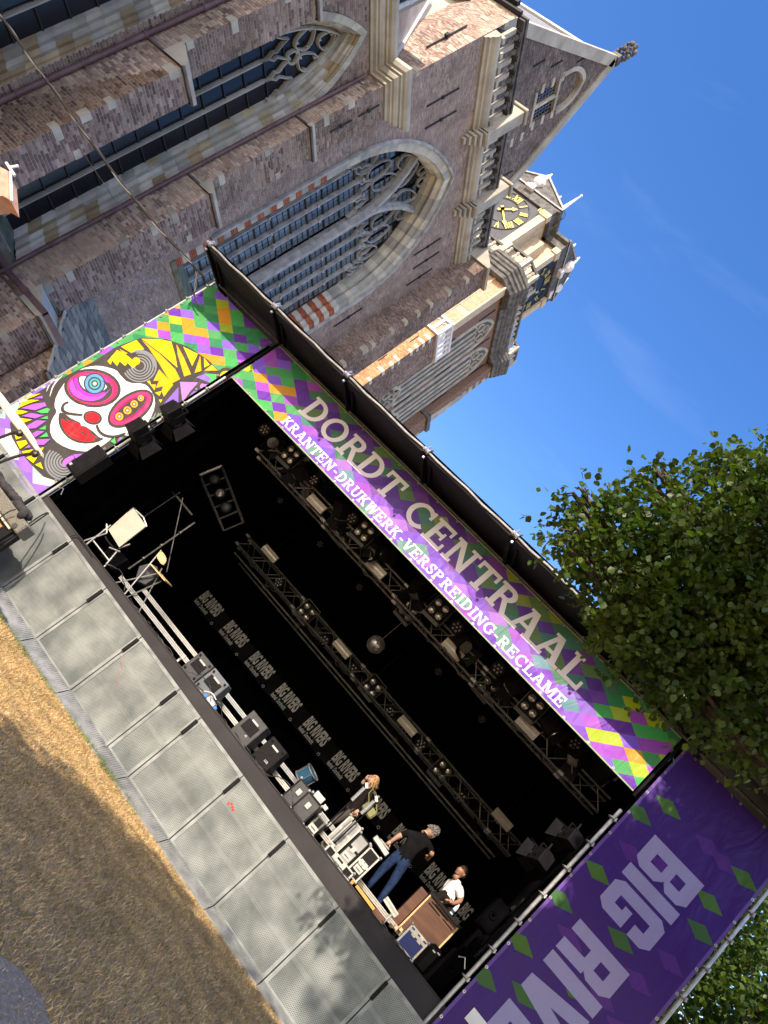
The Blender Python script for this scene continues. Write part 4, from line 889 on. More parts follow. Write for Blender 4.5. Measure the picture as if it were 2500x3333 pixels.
# ================================================================== CROWD BARRIER
def perf():
    m = mat('perforated_galvanised_steel', (.13, .155, .155), (.32, .355, .345), 2.6, .5, .35, detail=12, ramp=(.32, .68)); t = m.node_tree; p = t.nodes['Principled BSDF']; l = t.links.new
    tc = N(t, 'ShaderNodeTexCoord'); sp = N(t, 'ShaderNodeSeparateXYZ'); l(tc.outputs['Object'], sp.inputs[0])
    def mth(op, a, b=None, c=None):
        n = N(t, 'ShaderNodeMath', operation=op)
        for i, v in enumerate((a, b, c)):
            if v is None: continue
            if isinstance(v, (int, float)): n.inputs[i].default_value = v
            else: l(v, n.inputs[i])
        return n.outputs[0]
    pitch = .0215; u = mth('MULTIPLY', sp.outputs['X'], 1/pitch); v = mth('MULTIPLY', sp.outputs['Z'], 1/(pitch*1.732))
    def lat(off):
        a = mth('SUBTRACT', mth('FRACT', mth('ADD', u, off)), .5); b = mth('MULTIPLY', mth('SUBTRACT', mth('FRACT', mth('ADD', v, off)), .5), 1.732); return mth('ADD', mth('MULTIPLY', a, a), mth('MULTIPLY', b, b))
    d = mth('MINIMUM', lat(0.0), lat(.5)); hole = mth('LESS_THAN', d, .065); al = mth('SUBTRACT', 1.0, hole); l(al, p.inputs['Alpha']); return m
M['perf'] = perf(); M['galv'] = mat('galvanised_frame', (.17, .195, .195), (.33, .36, .355), 4, .48, .35, detail=9)
M['tread'] = mat('ribbed_tread_plate', (.20, .215, .21), (.34, .35, .345), 6, .45, .5); M['behind'] = mat('dark_rear_sheet', (.05, .052, .05), (.10, .10, .095), 2, .85, detail=8)
bar = thing('crowd_barrier', 'line of perforated galvanised steel barrier panels between the dry lawn and the stage', 'barrier', (-3, 10.6, 0))
JX = [-9.6, -8.6, -7.62, -6.61, -5.62, -4.66, -3.69, -3.18, -2.2, -1.22, -.2, .78, 1.76, 2.74, 3.7]
YB = 10.6
def zb(x): return .09-.022*(x+2.2)
for a, b in zip(JX[:-1], JX[1:]):
    a += .008; b -= .008; za, zb_ = zb(a), zb(b); Hh = 1.18
    def pz(x, z): return (x, YB, zb(x)+z)
    q = MB(); q.add([pz(a, .03), pz(b, .03), pz(b, Hh-.03), pz(a, Hh-.03)], [(0, 1, 2, 3)]); pn_ = q.build('panel', M['perf'], bar)
    q = MB()
    for x in (a+.022, b-.022): q.beam((x, YB+.004, zb(x)), (x, YB+.004, zb(x)+Hh), .045, .03, (0, 1, 0))
    for z in (.022, Hh-.022): q.beam((a, YB+.006, zb(a)+z), (b, YB+.006, zb(b)+z), .03, .045, (0, 0, 1))
    for f in ((.36, .68) if b-a > .7 else (.5,)): q.beam((a, YB+.025, zb(a)+Hh*f), (b, YB+.025, zb(b)+Hh*f), .03, .05, (0, 0, 1))
    q.build('frame', M['galv'], pn_)
    q = MB(); q.box((b+.012, YB-.02, zb(b)+Hh-.19), (.045, .05, .26)); q.build('rubber_joint', M['black_plastic'], bar)
    # foot plate
    q = MB(); y1 = 10.27 if a > -3.7 else 10.36; zt = zb(a)
    q.add([(a, YB-.03, zb(a)+.02), (b, YB-.03, zb(b)+.02), (b, y1, .012), (a, y1, .012)], [(0, 3, 2, 1)]); nrib = int((b-a)/.033)
    for i in range(nrib):
        x = a+.015+i*.033; q.beam((x, YB-.035, zb(x)+.026), (x, y1+.02, .02), .012, .010)
    q.beam((a, y1-.01, .015), (b, y1-.01, .015), .035, .03); q.build('foot_plate', M['tread'], bar)
    q = MB(); q.add([(a, YB+.12, .0), (b, YB+.12, 0), (b, YB+.09, zb(b)+Hh-.1), (a, YB+.09, zb(a)+Hh-.1)], [(0, 1, 2, 3)])  # dark sheet close behind the perforations, built together with the struts
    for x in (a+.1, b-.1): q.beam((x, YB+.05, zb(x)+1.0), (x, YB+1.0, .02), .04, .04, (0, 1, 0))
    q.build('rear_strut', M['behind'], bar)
q = MB()
for x, z in ((-2.05, .92), (-2.02, .945), (-1.98, .93), (-1.95, .915)): q.box((x, YB-.004, z), (.035, .002, .03))
for i in range(12): q.box((-4.62+i*.028, YB-.004, .98-.03*i+.02*(i % 3)), (.012, .002, .012))
q.build('red_marker_scrawl', mat('red_paint', (.5, .05, .05), None, 1, .6), bar)

# ================================================================== STAGE
XL, XR, YS, ZT, ZD = -8.55, 1.53, 12.0, 6.63, 1.48
stage = thing('stage', 'black open-air festival stage with scaffold wings and black tarpaulin roof', 'stage', (-3.5, 12, 0))
M['skirt'] = mat('dusty_black_skirt_cloth', (.040, .037, .038), (.055, .051, .052), 1.5, .9, spec=.15)
q = MB(); q.bb((XL-.2, YS, 0), (XR+.15, YS+.02, ZD-.0)); q.build('skirt', M['skirt'], stage)
q = MB(); q.bb((XL-.25, YS+.03, ZD-.14), (XR+.2, 19.6, ZD-.01)); q.build('deck', M['black_cloth'], stage)
q = MB(); q.tube([(XL-.1, YS+.0, ZD+.004), (-4, YS, ZD+.002), (XR+.1, YS, ZD)], .012, 6); q.build('deck_edge', M['skirt'], stage)
q = MB(); q.bb((XL-.3, 19.6, 0), (XR+.3, 19.65, 7)); q.build('back_cloth', M['black_cloth'], stage)
# side drapes with folds
for x0 in (XL-.05, XR+.12):
    q = MB(); n_ = 60; vs = []; fs = []
    for i in range(n_+1):
        y = YS+.15+(7.4)*i/n_; x = x0+.06*sin(i*1.9)+.03*sin(i*.7)
        vs += [(x, y, .2), (x, y, ZT)]
    for i in range(n_): fs.append((2*i, 2*i+2, 2*i+3, 2*i+1))
    q.add(vs, fs); q.build('side_drape', M['black_cloth'], stage)
M['rafter'] = mat('worn_steel_beam', (.03, .03, .03), (.07, .068, .064), 6, .6, .3)
# roof
YR0, ZR = 11.0, 6.64
q = MB(); nx = 46; vs = []; fs = []
x0, x1 = XL-2.1, XR+2.2
for i in range(nx+1):
    x = x0+(x1-x0)*i/nx; sag = .03*sin((x-x0)*pi/2.06)**2
    for y, z in ((YR0-.015, ZR+.05), (YR0+.0, ZR-.03+sag*.5), (11.5, ZR+.05-sag), (12.1, ZR+.10), (15.5, 7.25), (19.7, 6.9), (19.7, 7.0), (15.5, 7.45), (12.1, ZR+.26), (YR0+.05, ZR+.12)): vs.append((x, y, z))
for i in range(nx):
    for k in range(9): fs.append((i*10+k, i*10+k+1, (i+1)*10+k+1, (i+1)*10+k))
q.add(vs, fs); q.build('roof', M['tarp'], stage, smooth=False)
q = MB(); q.tube([(x0+(x1-x0)*i/40, YR0-.02, ZR+.03+.012*sin(i*2.3)) for i in range(41)], .022, 6); q.build('roof_edge_highlight', M['tube'], stage)  # pale tube added as the whitish highlight along the tarpaulin edge
for k in range(8):
    x = XL-2.05+k*2.055
    if x > x1: break
    q = MB(); q.beam((x, YR0+.02, ZR-.02), (x, 11.75, ZR+.02), .07, .10); q.beam((x, 11.75, ZR+.02), (x+.12, 12.25, ZR+.0), .07, .10); q.beam((x+.16, 11.3, ZR+.02), (x+.16, 12.3, ZR+.02), .04, .06); br = q.build('roof_bracket', M['black_metal'], stage)
    q = MB(); q.tube([(x-.05, YR0-.05, ZR+.02), (x+.07, YR0-.05, ZR+.02)], .045, 8); q.tube([(x, YR0-.1, ZR-.02), (x, YR0-.02, ZR+.14)], .022, 6); q.tube([(x+.1, YR0-.08, ZR+.1), (x+.02, YR0-.02, ZR+.02)], .02, 6); q.sphere((x+.06, YR0-.03, ZR-.1), .03, 6); q.build('clamp', M['alu'], br)
    q = MB(); q.beam((x, 12.3, ZR-.12), (x, 15.5, 7.15), .09, .16); q.beam((x, 15.5, 7.15), (x, 19.5, 6.8), .09, .16); q.build('rafter', M['rafter'], stage)
# scaffold tubes
RT = .030
def post(x, y, z0, z1, mt=None, cups=True):
    q = MB(); q.tube([(x, y, z0), (x, y, z1)], RT, 10); p = q.build('post', mt or M['tube'], stage)
    if cups:
        z = 1.9
        while z < z1: c = MB(); c.lathe((x, y, z), [(.035, 0), (.075, .012), (.075, .022), (.035, .034)], 8); c.box((x+.03, y-.05, z+.02), (.02, .06, .06)); c.build('rosette', M['tube'], p); z += .5
    return p
post(XL-2.07, YS-.02, 0, ZT+.25); post(XL, YS-.02, 0, 5.35); post(XL, YS-.0, 5.35, ZT+.3, M['black_metal'], False)
post(XR+.02, YS-.02, 0, 5.1); post(XR+.02, YS-.0, 5.4, ZT+.3, M['black_metal'], False); post(XR+2.10, YS-.02, 0, ZT+.25)
q = MB(); q.tube([(XL-2.15, YS-.03, ZT), (XR+2.2, YS-.03, ZT)], RT, 10); q.build('ledger', M['tube_dark'], stage)
q = MB()
for x in (XL-2.07, XR+2.1):
    for z in (.3, 2.3, 4.3, 6.3): q.tube([(x, YS, z), (x, YS+2.07, z)], RT*.8, 6)
    q.tube([(x, YS+2.07, 0), (x, YS+2.07, 6.5)], RT, 8)
q.tube([(XL-2.07, YS+.1, 1.2), (XL, YS+.1, 1.2)], RT, 8); q.tube([(XR, YS+.1, 1.2), (XR+2.1, YS+.1, 1.2)], RT, 8); q.build('side_scaffold', M['tube_dark'], stage)
# loose wing pins hanging on the posts
for x, z, s_ in ((XL+.13, 1.68, 1), (XR-.16, 1.98, -1)):
    q = MB(); q.tube([(x-.07, YS-.08, z+.03), (x, YS-.06, z+.09), (x+.09, YS-.08, z-.01)], .009, 6); q.build('wing_pin', M['alu'], stage)
# black side cloth panels behind the wings
q = MB(); q.bb((XL-2.05, YS+.12, 0), (XL-.06, YS+.14, 6.5)); q.build('wing_cloth', M['black_cloth'], stage); q = MB(); q.bb((XR+.08, YS+.12, 0), (XR+2.05, YS+.14, 6.5)); q.build('wing_cloth', M['black_cloth'], stage)

# ---- banners
def eyelets(parent, pts, Y):
    for x, z in pts: e = MB(); e.lathe((x, Y, z), [(.011, 0), (.022, .0), (.022, .006), (.011, .006)], 8, axis=(0, -1, 0), cap=False); e.build('eyelet', M['alu'], parent)
def harlequin(mb, x0, x1, z0, z1, Y, palf, e1=(.205, .16), e2=(.185, -.105), org=(0, 0)):
    for i in range(-60, 61):
        for j in range(-60, 61):
            bx = org[0]+i*e1[0]+j*e2[0]; bz = org[1]+i*e1[1]+j*e2[1]
            P = clip([(bx, bz), (bx+e1[0], bz+e1[1]), (bx+e1[0]+e2[0], bz+e1[1]+e2[1]), (bx+e2[0], bz+e2[1])], x0, x1, z0, z1)
            if len(P) >= 3: mb.poly([(x, Y, z) for x, z in P], 0, palf(bx, bz, i, j))
YV = YS-.06
# central name banner
bn = MB(); bx0, bx1, bz0, bz1 = XL+.10, XR-.04, 5.42, 6.58
bn.bb((bx0, YV, bz0), (bx1, YV+.004, bz1), 0, (.13, .05, .33))
ban = bn.build('name_banner', M['vinyl'], None); tag(ban, 'long purple and green diamond-patterned banner lettered DORDT CENTRAAL along the stage front', 'banner')
rc = random.Random(21)
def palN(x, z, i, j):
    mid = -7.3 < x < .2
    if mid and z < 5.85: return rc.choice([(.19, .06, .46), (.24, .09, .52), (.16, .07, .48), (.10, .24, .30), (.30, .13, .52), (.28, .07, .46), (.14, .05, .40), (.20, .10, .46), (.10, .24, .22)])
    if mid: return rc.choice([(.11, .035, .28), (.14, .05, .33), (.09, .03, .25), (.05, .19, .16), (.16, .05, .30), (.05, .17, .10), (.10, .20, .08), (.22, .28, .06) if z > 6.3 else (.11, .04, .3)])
    return rc.choice(HQ)
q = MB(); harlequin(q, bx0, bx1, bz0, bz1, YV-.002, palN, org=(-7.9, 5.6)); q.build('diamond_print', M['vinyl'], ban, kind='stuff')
WT = (.84, .82, .84); write(ban, slab, 'DORDT CENTRAAL', (-7.03, YV-.0035, 5.895), (1, 0, 0), (0, 0, 1), (0, -1, 0), .50, 6.98, col=WT)
write(ban, slab, 'KRANTEN-DRUKWERK-VERSPREIDING-RECLAME', (-7.05, YV-.0035, 5.50), (1, 0, 0), (0, 0, 1), (0, -1, 0), .20, 7.0, gap=.07, col=(.80, .80, .82))
q = MB()
for p in ([(bx0, bz0), (bx1, bz0), (bx1, bz0+.022), (bx0, bz0+.022)], [(bx0, bz1-.02), (bx1, bz1-.02), (bx1, bz1), (bx0, bz1)]): q.poly([(x, YV-.0045, z) for x, z in p], 0, (.30, .42, .22))
q.build('hem', M['vinyl'], ban); eyelets(ban, [(bx0+.03+i*.5, z) for i in range(20) for z in (bz0+.03, bz1-.03)], YV-.006)
for i in range(21): x = bx0+.03+i*.498; q = MB(); q.tube([(x, YV-.01, bz1-.03), (x, YS-.03, ZT)], .006, 5); q.build('cable_tie', M['black_plastic'], ban)
# clown banner on the left wing (flat print, traced at its real size on its own plane)
cx0, cx1, cz0, cz1 = XL-2.03, XL-.06, .55, 6.52
q = MB(); q.bb((cx0, YV, cz0), (cx1, YV+.004, cz1), 0, (.5, .5, .5)); clown = q.build('clown_banner', M['vinyl'], None); tag(clown, 'tall banner with white clown face, red lips and coloured diamonds left of the stage', 'banner')
def palC(x, z, i, j):
    if z < 3.0: return rc.choice([(.24, .12, .62), (.42, .52, .50), (.30, .14, .66), (.55, .56, .52), (.30, .50, .46)])
    return rc.choice(HQ)
q = MB(); harlequin(q, cx0, cx1, cz0, cz1, YV-.0015, palC, org=(-9.9, 5.6)); q.build('diamond_print', M['vinyl'], clown, kind='stuff')
art = MB(); LAY = [0]
def K(*pts): return [(x/4.1475, 1100+y/4.1475) for x, y in pts]           # detail view 1
def K2(*pts): return [(x*.5425, 700+y*.5425) for x, y in pts]             # detail view 2
def K3(*pts): return [(350+x*.5252, 1050+y*.5252) for x, y in pts]        # detail view 3
def K4(*pts): return [(x*.2626, 1400+y*.2626) for x, y in pts]            # detail view 4
def smooth(P, it=2, closed=True):
    for _ in range(it):
        o = []
        for i in range(len(P) if closed else len(P)-1):
            a, b = P[i], P[(i+1) % len(P)]; o += [(a[0]*.75+b[0]*.25, a[1]*.75+b[1]*.25), (a[0]*.25+b[0]*.75, a[1]*.25+b[1]*.75)]
        if not closed: o = [P[0]]+o+[P[-1]]
        P = o
    return P
def toXZ(px): v = onY(px[0], px[1], YV); return (v.x, v.z)
def shape(P, col, sm=0):
    LAY[0] += 1; P = smooth(P, sm) if sm else P; Q = clip([toXZ(p) for p in P], cx0, cx1, cz0, cz1)
    if len(Q) >= 3: art.poly([(x, YV-.003-LAY[0]*.00012, z) for x, z in Q], 0, col)
def stroke(P, col, w, sm=2, taper=0):
    LAY[0] += 1; P = [toXZ(p) for p in (smooth(P, sm, False) if sm else P)]; n = len(P); A = []; B = []
    for i in range(n):
        a, b = P[max(0, i-1)], P[min(n-1, i+1)]; l = sqrt((b[0]-a[0])**2+(b[1]-a[1])**2) or 1; nx_, nz_ = -(b[1]-a[1])/l, (b[0]-a[0])/l; k = w/2*(1-taper*abs(2*i/(n-1)-1))
        A.append((P[i][0]+nx_*k, P[i][1]+nz_*k)); B.append((P[i][0]-nx_*k, P[i][1]-nz_*k))
    for i in range(n-1):
        Q = clip([A[i], A[i+1], B[i+1], B[i]], cx0, cx1, cz0, cz1)
        if len(Q) >= 3: art.poly([(x, YV-.003-LAY[0]*.00012, z) for x, z in Q], 0, col)
BK, WH, YL, OR, RD, PU, GN, GY, PK, MG, BL = (.055, .05, .048), (.72, .73, .75), (.80, .56, .02), (.88, .40, .02), (.62, .02, .03), (.36, .11, .62), (.05, .42, .12), (.20, .22, .24), (.70, .04, .16), (.60, .04, .48), (.08, .28, .66)
# black ground of hat, hair and collar
shape(K2((110, 1160), (60, 1250), (70, 1330), (110, 1400), (180, 1490), (260, 1570), (350, 1600), (470, 1560), (560, 1480), (700, 1400), (830, 1300), (960, 1190), (1070, 1180), (1200, 1090), (1340, 1000), (1400, 950), (1330, 950), (1250, 870), (1130, 790), (1000, 745), (850, 735), (700, 790), (560, 880), (350, 990), (200, 1080)), BK)
# hat panels
for P in (K3((210, 100), (330, 105), (395, 118), (420, 200), (434, 280), (330, 190)), K3((470, 150), (560, 195), (525, 270)), K3((598, 218), (634, 262), (600, 280))): shape(P, YL)
for P in (K3((212, 108), (325, 195), (420, 290), (450, 350), (395, 380), (318, 250), (250, 150)), K3((428, 135), (470, 210), (518, 320), (476, 335), (436, 200)), K3((575, 205), (582, 300), (540, 312)), K3((648, 262), (684, 298), (600, 298)), K3((320, 290), (408, 385), (350, 460), (335, 425), (345, 395), (300, 405), (320, 360), (285, 362))): shape(P, OR)
for P in (K3((84, 150), (180, 108), (228, 165), (150, 190)), K3((0, 240), (60, 170), (130, 210), (185, 260), (160, 285), (125, 250), (110, 270), (75, 240), (60, 270), (30, 235), (20, 262)), K3((265, 385), (300, 385), (292, 420)), K3((295, 435), (335, 425), (322, 455)), K3((318, 478), (340, 478), (330, 497)), K3((245, 365), (262, 360), (275, 395))): shape(P, YL)
shape(K3((75, 165), (125, 190), (105, 205)), OR)
shape(K3((548, 340), (600, 320), (640, 330), (630, 372), (580, 352)), (.24, .14, .62)); shape(K3((600, 315), (686, 322), (672, 380), (628, 372), (640, 345)), GN)
for P in (K3((450, 368), (562, 372), (510, 430), (465, 497)), K3((580, 378), (650, 390), (600, 412), (572, 405))): shape(P, (.50, .20, .68))
shape(K3((440, 400), (440, 528), (380, 532), (335, 522)), (.22, .12, .62)); shape(K3((555, 410), (556, 440), (500, 470), (520, 440)), (.24, .14, .6))
# pompom
def disc(c, r, col, n=20, ry=None, rot=0):
    shape([(c[0]+r*cos(2*pi*i/n)*cos(rot)-(ry or r)*sin(2*pi*i/n)*sin(rot), c[1]+r*cos(2*pi*i/n)*sin(rot)+(ry or r)*sin(2*pi*i/n)*cos(rot)) for i in range(n)], col)
c_ = K3((735, 340))[0]; disc(c_, 32, BK); disc(c_, 21, YL)
# face
shape(K2((560, 905), (480, 925), (400, 990), (340, 1080), (325, 1150), (345, 1180), (310, 1230), (298, 1290), (320, 1350), (400, 1400), (490, 1420), (560, 1415), (640, 1370), (700, 1310), (790, 1330), (860, 1290), (920, 1190), (935, 1110), (900, 1040), (860, 1010), (770, 1010), (720, 960), (700, 930), (620, 908)), WH, 1)
# side hair swirls
for k in range(5):
    c = K3((200, 270))[0]; r = 54-k*9
    stroke([(c[0]+r*cos(a), c[1]+r*sin(a)*.95) for a in [(-1.9+4.6*i/14+k*.08) for i in range(15)]], GY, .030, 1)
disc(K3((178, 240))[0], 13, OR); stroke(K3((150, 185), (200, 178), (255, 195), (290, 240), (300, 290)), GY, .05, 2, .6)
for k in range(6):
    c = K4((800, 400))[0]; r = 62-k*9.5
    stroke([(c[0]+r*cos(a)*1.0, c[1]+r*sin(a)*.92) for a in [(3.9-3.4*i/14+k*.10) for i in range(15)]], GY, .034, 1)
shape(K4((765, 430), (790, 370), (870, 320), (935, 310), (930, 345), (880, 385), (840, 440), (790, 455)), (.40, .13, .66), 1)
for k in range(4): stroke(K3((210+k*34, 690-k*8), (262+k*26, 640-k*10), (300+k*18, 560)), GY, .040, 2, .7)
stroke(K2((280, 1060), (300, 1010), (350, 960)), (.5, .5, .5), .035, 2, .8); stroke(K2((300, 1090), (320, 1020), (380, 960)), (.6, .6, .6), .03, 2, .8)
# eye
ec = K((1250, 680))[0]
disc(ec, 93, BK, 26, 63, .10); disc(ec, 83, PK, 26, 54, .10); disc((ec[0]-6, ec[1]+3), 72, BK, 24, 45, .1)
shape(K((930, 620), (960, 760), (1100, 840), (1250, 860), (1380, 820), (1470, 720), (1500, 680), (1400, 780), (1200, 790), (1040, 720), (990, 600), (980, 560)), (.42, .08, .62), 1)
shape(K((985, 560), (1050, 530), (1060, 640), (1150, 740), (1300, 770), (1450, 720), (1360, 800), (1200, 800), (1060, 730)), MG, 1)
shape(K((1120, 490), (1250, 480), (1420, 530), (1500, 620), (1400, 580), (1240, 520)), (.72, .05, .42), 1)
shape(K((1075, 520), (1180, 525), (1300, 560), (1470, 650), (1380, 730), (1260, 750), (1140, 700), (1070, 600)), WH, 1)
ic = K((1280, 620))[0]; disc(ic, 36, BK); disc(ic, 31, BL); disc(ic, 22, BK); disc(ic, 17, (.03, .36, .36)); disc(ic, 11, BK); disc(ic, 6, WH)
shape(K((1200, 520), (1330, 560), (1480, 640), (1400, 590), (1300, 545)), BK)
for i in range(44):
    a = -2.6+5.4*i/43; stroke([(ec[0]+72*cos(a)*.995-45*sin(a)*.10, ec[1]+72*cos(a)*.10+46*sin(a)), (ec[0]+83*cos(a)-54*sin(a)*.1, ec[1]+83*cos(a)*.1+54*sin(a))], (.30, .01, .05), .007, 0)
# nose, cheek, mouth
stroke(K((930, 870), (870, 890), (840, 950), (860, 1000), (940, 1030), (1120, 1045)), BK, .06, 2, .3)
shape(K((880, 930), (960, 880), (1200, 930), (1180, 1000), (1000, 1010), (900, 980)), (.74, .60, .56), 2)
nc = K((1255, 1080))[0]; disc(nc, 31, BK, 20, 22, .2); disc(nc, 24, RD, 20, 16, .2)
stroke(K((1310, 1180), (1340, 1270), (1430, 1330), (1560, 1340), (1700, 1290)), BK, .055, 2, .3)
shape(K((800, 1010), (860, 1020), (1000, 1090), (1110, 1140), (1200, 1190), (1260, 1260), (1340, 1350), (1420, 1360), (1300, 1420), (1100, 1430), (940, 1370), (830, 1250), (790, 1120)), BK, 1)
shape(K((880, 1030), (980, 1090), (1100, 1120), (1140, 1170), (1210, 1195), (1280, 1280), (1350, 1340), (1250, 1260), (1160, 1200), (1100, 1190), (1090, 1150), (960, 1090)), WH)
shape(K((825, 1095), (860, 1110), (1000, 1200), (1020, 1250), (1090, 1280), (1180, 1330), (1320, 1380), (1180, 1410), (1020, 1380), (900, 1300), (850, 1210)), RD, 1)
shape(K((870, 1085), (960, 1130), (1080, 1160), (1110, 1210), (1190, 1220), (1230, 1300), (1340, 1360), (1230, 1340), (1130, 1270), (1050, 1260), (1010, 1200)), RD, 1)
shape(K((930, 1250), (1000, 1310), (1090, 1340), (1060, 1350), (970, 1310)), (.80, .05, .06), 1)
# second eye (long oval with rings)
oc = K3((145, 535))[0]; th = -.62
disc(oc, 86, BK, 26, 46, th); disc(oc, 77, PK, 26, 37, th); disc(oc, 64, (.45, .01, .1), 24, 26, th); disc(oc, 60, BK, 24, 21, th)
for x, y, r in ((75, 585, 13), (125, 547, 13), (167, 508, 12), (208, 472, 10)): c = K3((x, y))[0]; disc(c, r, (.86, .36, .05), 14); disc(c, r*.55, (.55, .04, .02), 12); disc(c, r*.28, WH, 8)
# eyelash fringe at the left and collar teeth
for P, c in ((K((250, 955), (300, 870), (430, 840), (540, 845), (400, 890)), YL), (K((290, 955), (450, 900), (610, 875), (635, 925), (480, 985)), PU), (K((220, 985), (300, 985), (385, 1003), (300, 1035), (225, 1040)), YL), (K((300, 1060), (420, 1020), (600, 1050), (480, 1095)), PU), (K((500, 1000), (640, 950), (680, 970), (650, 1020), (560, 1025)), GN), (K((550, 1095), (650, 1060), (650, 1105)), GN), (K((240, 1085), (440, 1110), (330, 1150), (300, 1120)), YL), (K((370, 1190), (500, 1120), (635, 1125), (490, 1225), (390, 1235)), PU), (K((530, 1240), (625, 1185), (625, 1245)), GN), (K((440, 1300), (500, 1260), (610, 1265), (480, 1350)), PU), (K((540, 1350), (635, 1280), (660, 1340)), GN), (K((480, 1380), (690, 1370), (600, 1450), (500, 1455)), PU), (K((360, 835), (420, 780), (560, 755), (470, 800)), YL), (K((450, 825), (580, 785), (580, 825)), PU)): shape(P, c)
for P, c in ((K4((190, 70), (260, 60), (272, 100), (205, 125)), YL), (K4((208, 150), (325, 130), (350, 175), (255, 240)), YL), (K4((275, 270), (420, 245), (365, 290), (300, 315)), YL), (K4((330, 345), (400, 320), (480, 325), (418, 418)), YL), (K4((440, 435), (510, 405), (542, 495)), YL), (K4((485, 235), (550, 220), (520, 270)), YL), (K4((305, 235), (365, 190), (385, 220)), PU)): shape(P, c)
for P, c in ((K3((70, 720), (100, 712), (90, 726)), GN), (K3((20, 740), (48, 715), (55, 760)), GN), (K3((65, 735), (80, 712), (110, 760), (75, 760)), PU), (K3((95, 725), (130, 720), (115, 755)), PU), (K2((520, 1430), (570, 1415), (530, 1445)), GN), (K2((440, 1440), (505, 1435), (470, 1480)), PU)): shape(P, c)
art.build('clown_print', M['vinyl'], clown, kind='stuff'); eyelets(clown, [(x, cz0+.2+i*.5) for i in range(12) for x in (cx0+.03, cx1-.03)], YV-.02)
# right wing banner
rx0, rx1, rz0, rz1 = XR+.09, XR+2.03, .7, 6.5
q = MB(); q.bb((rx0, YV, rz0), (rx1, YV+.004, rz1), 0, (.045, .013, .16)); rb = q.build('wing_banner', M['vinyl'], None); tag(rb, 'dark purple banner with green diamonds and pale BIG RIVERS lettering right of stage', 'banner')
DM = [(1.98, 5.64, 1), (1.75, 5.25, 1), (2.7, 5.65, 2), (1.86, 4.2, 1), (2.02, 4.75, 2), (2.45, 4.95, 2), (3.15, 5.09, 1), (3.3, 4.70, 1), (1.75, 3.55, 1), (2.15, 3.3, 2), (2.63, 3.8, 1), (2.98, 5.65, 2), (3.3, 5.7, 1), (3.1, 3.6, 2), (3.25, 4.1, 2), (1.75, 2.75, 1), (2.2, 2.35, 1), (2.9, 3.1, 2), (3.3, 3.0, 2), (1.7, 2.1, 1), (2.3, 4.3, 2), (2.6, 2.9, 1), (3.3, 2.2, 1)]
for k, (x, z, t) in enumerate(DM):
    c = ((.035, .12, .035) if k % 3 else (.05, .15, .025)) if t == 1 else (.085, .022, .21)
    P = clip([(x-.23, z-.0), (x, z+.115), (x+.24, z+.0), (x+.0, z-.11)], rx0, rx1, rz0, rz1); q = MB(); q.poly([(a, YV-.0015-k*.00003, b) for a, b in P], 0, c); q.build('diamond', M['vinyl'], rb)
write(rb, block, 'BIG RIVERS', (2.09, YV-.003, 5.205), (0, 0, -1), (1, 0, 0), (0, -1, 0), .89, 4.55, gap=.075, col=(.30, .29, .50))
for x in (rx0, rx1-.045):
    q = MB(); q.poly([(x, YV-.0008, rz0), (x+.045, YV-.0008, rz0), (x+.045, YV-.0008, rz1), (x, YV-.0008, rz1)], 0, (.13, .07, .30)); q.build('hem', M['vinyl'], rb)
eyelets(rb, [(x, rz0+.25+i*.42) for i in range(14) for x in (rx0+.02, rx1-.02)]+[(rx0+.2+i*.42, rz1-.02) for i in range(5)], YV-.006)
q = MB(); v0 = onY(1548, 3322, YV); q.poly([(v0.x+a, YV-.02, v0.z+b) for a, b in ((-.12, -.09), (.12, -.09), (.12, .09), (-.12, .09))]); pa = q.build('note_sheet', M['white_paint'], None); tag(pa, 'white sheet of paper pinned low on the purple banner', 'paper')
M['cable_grey'] = mat('dusty_cable', (.03, .03, .03), (.07, .07, .07), 5, .6)
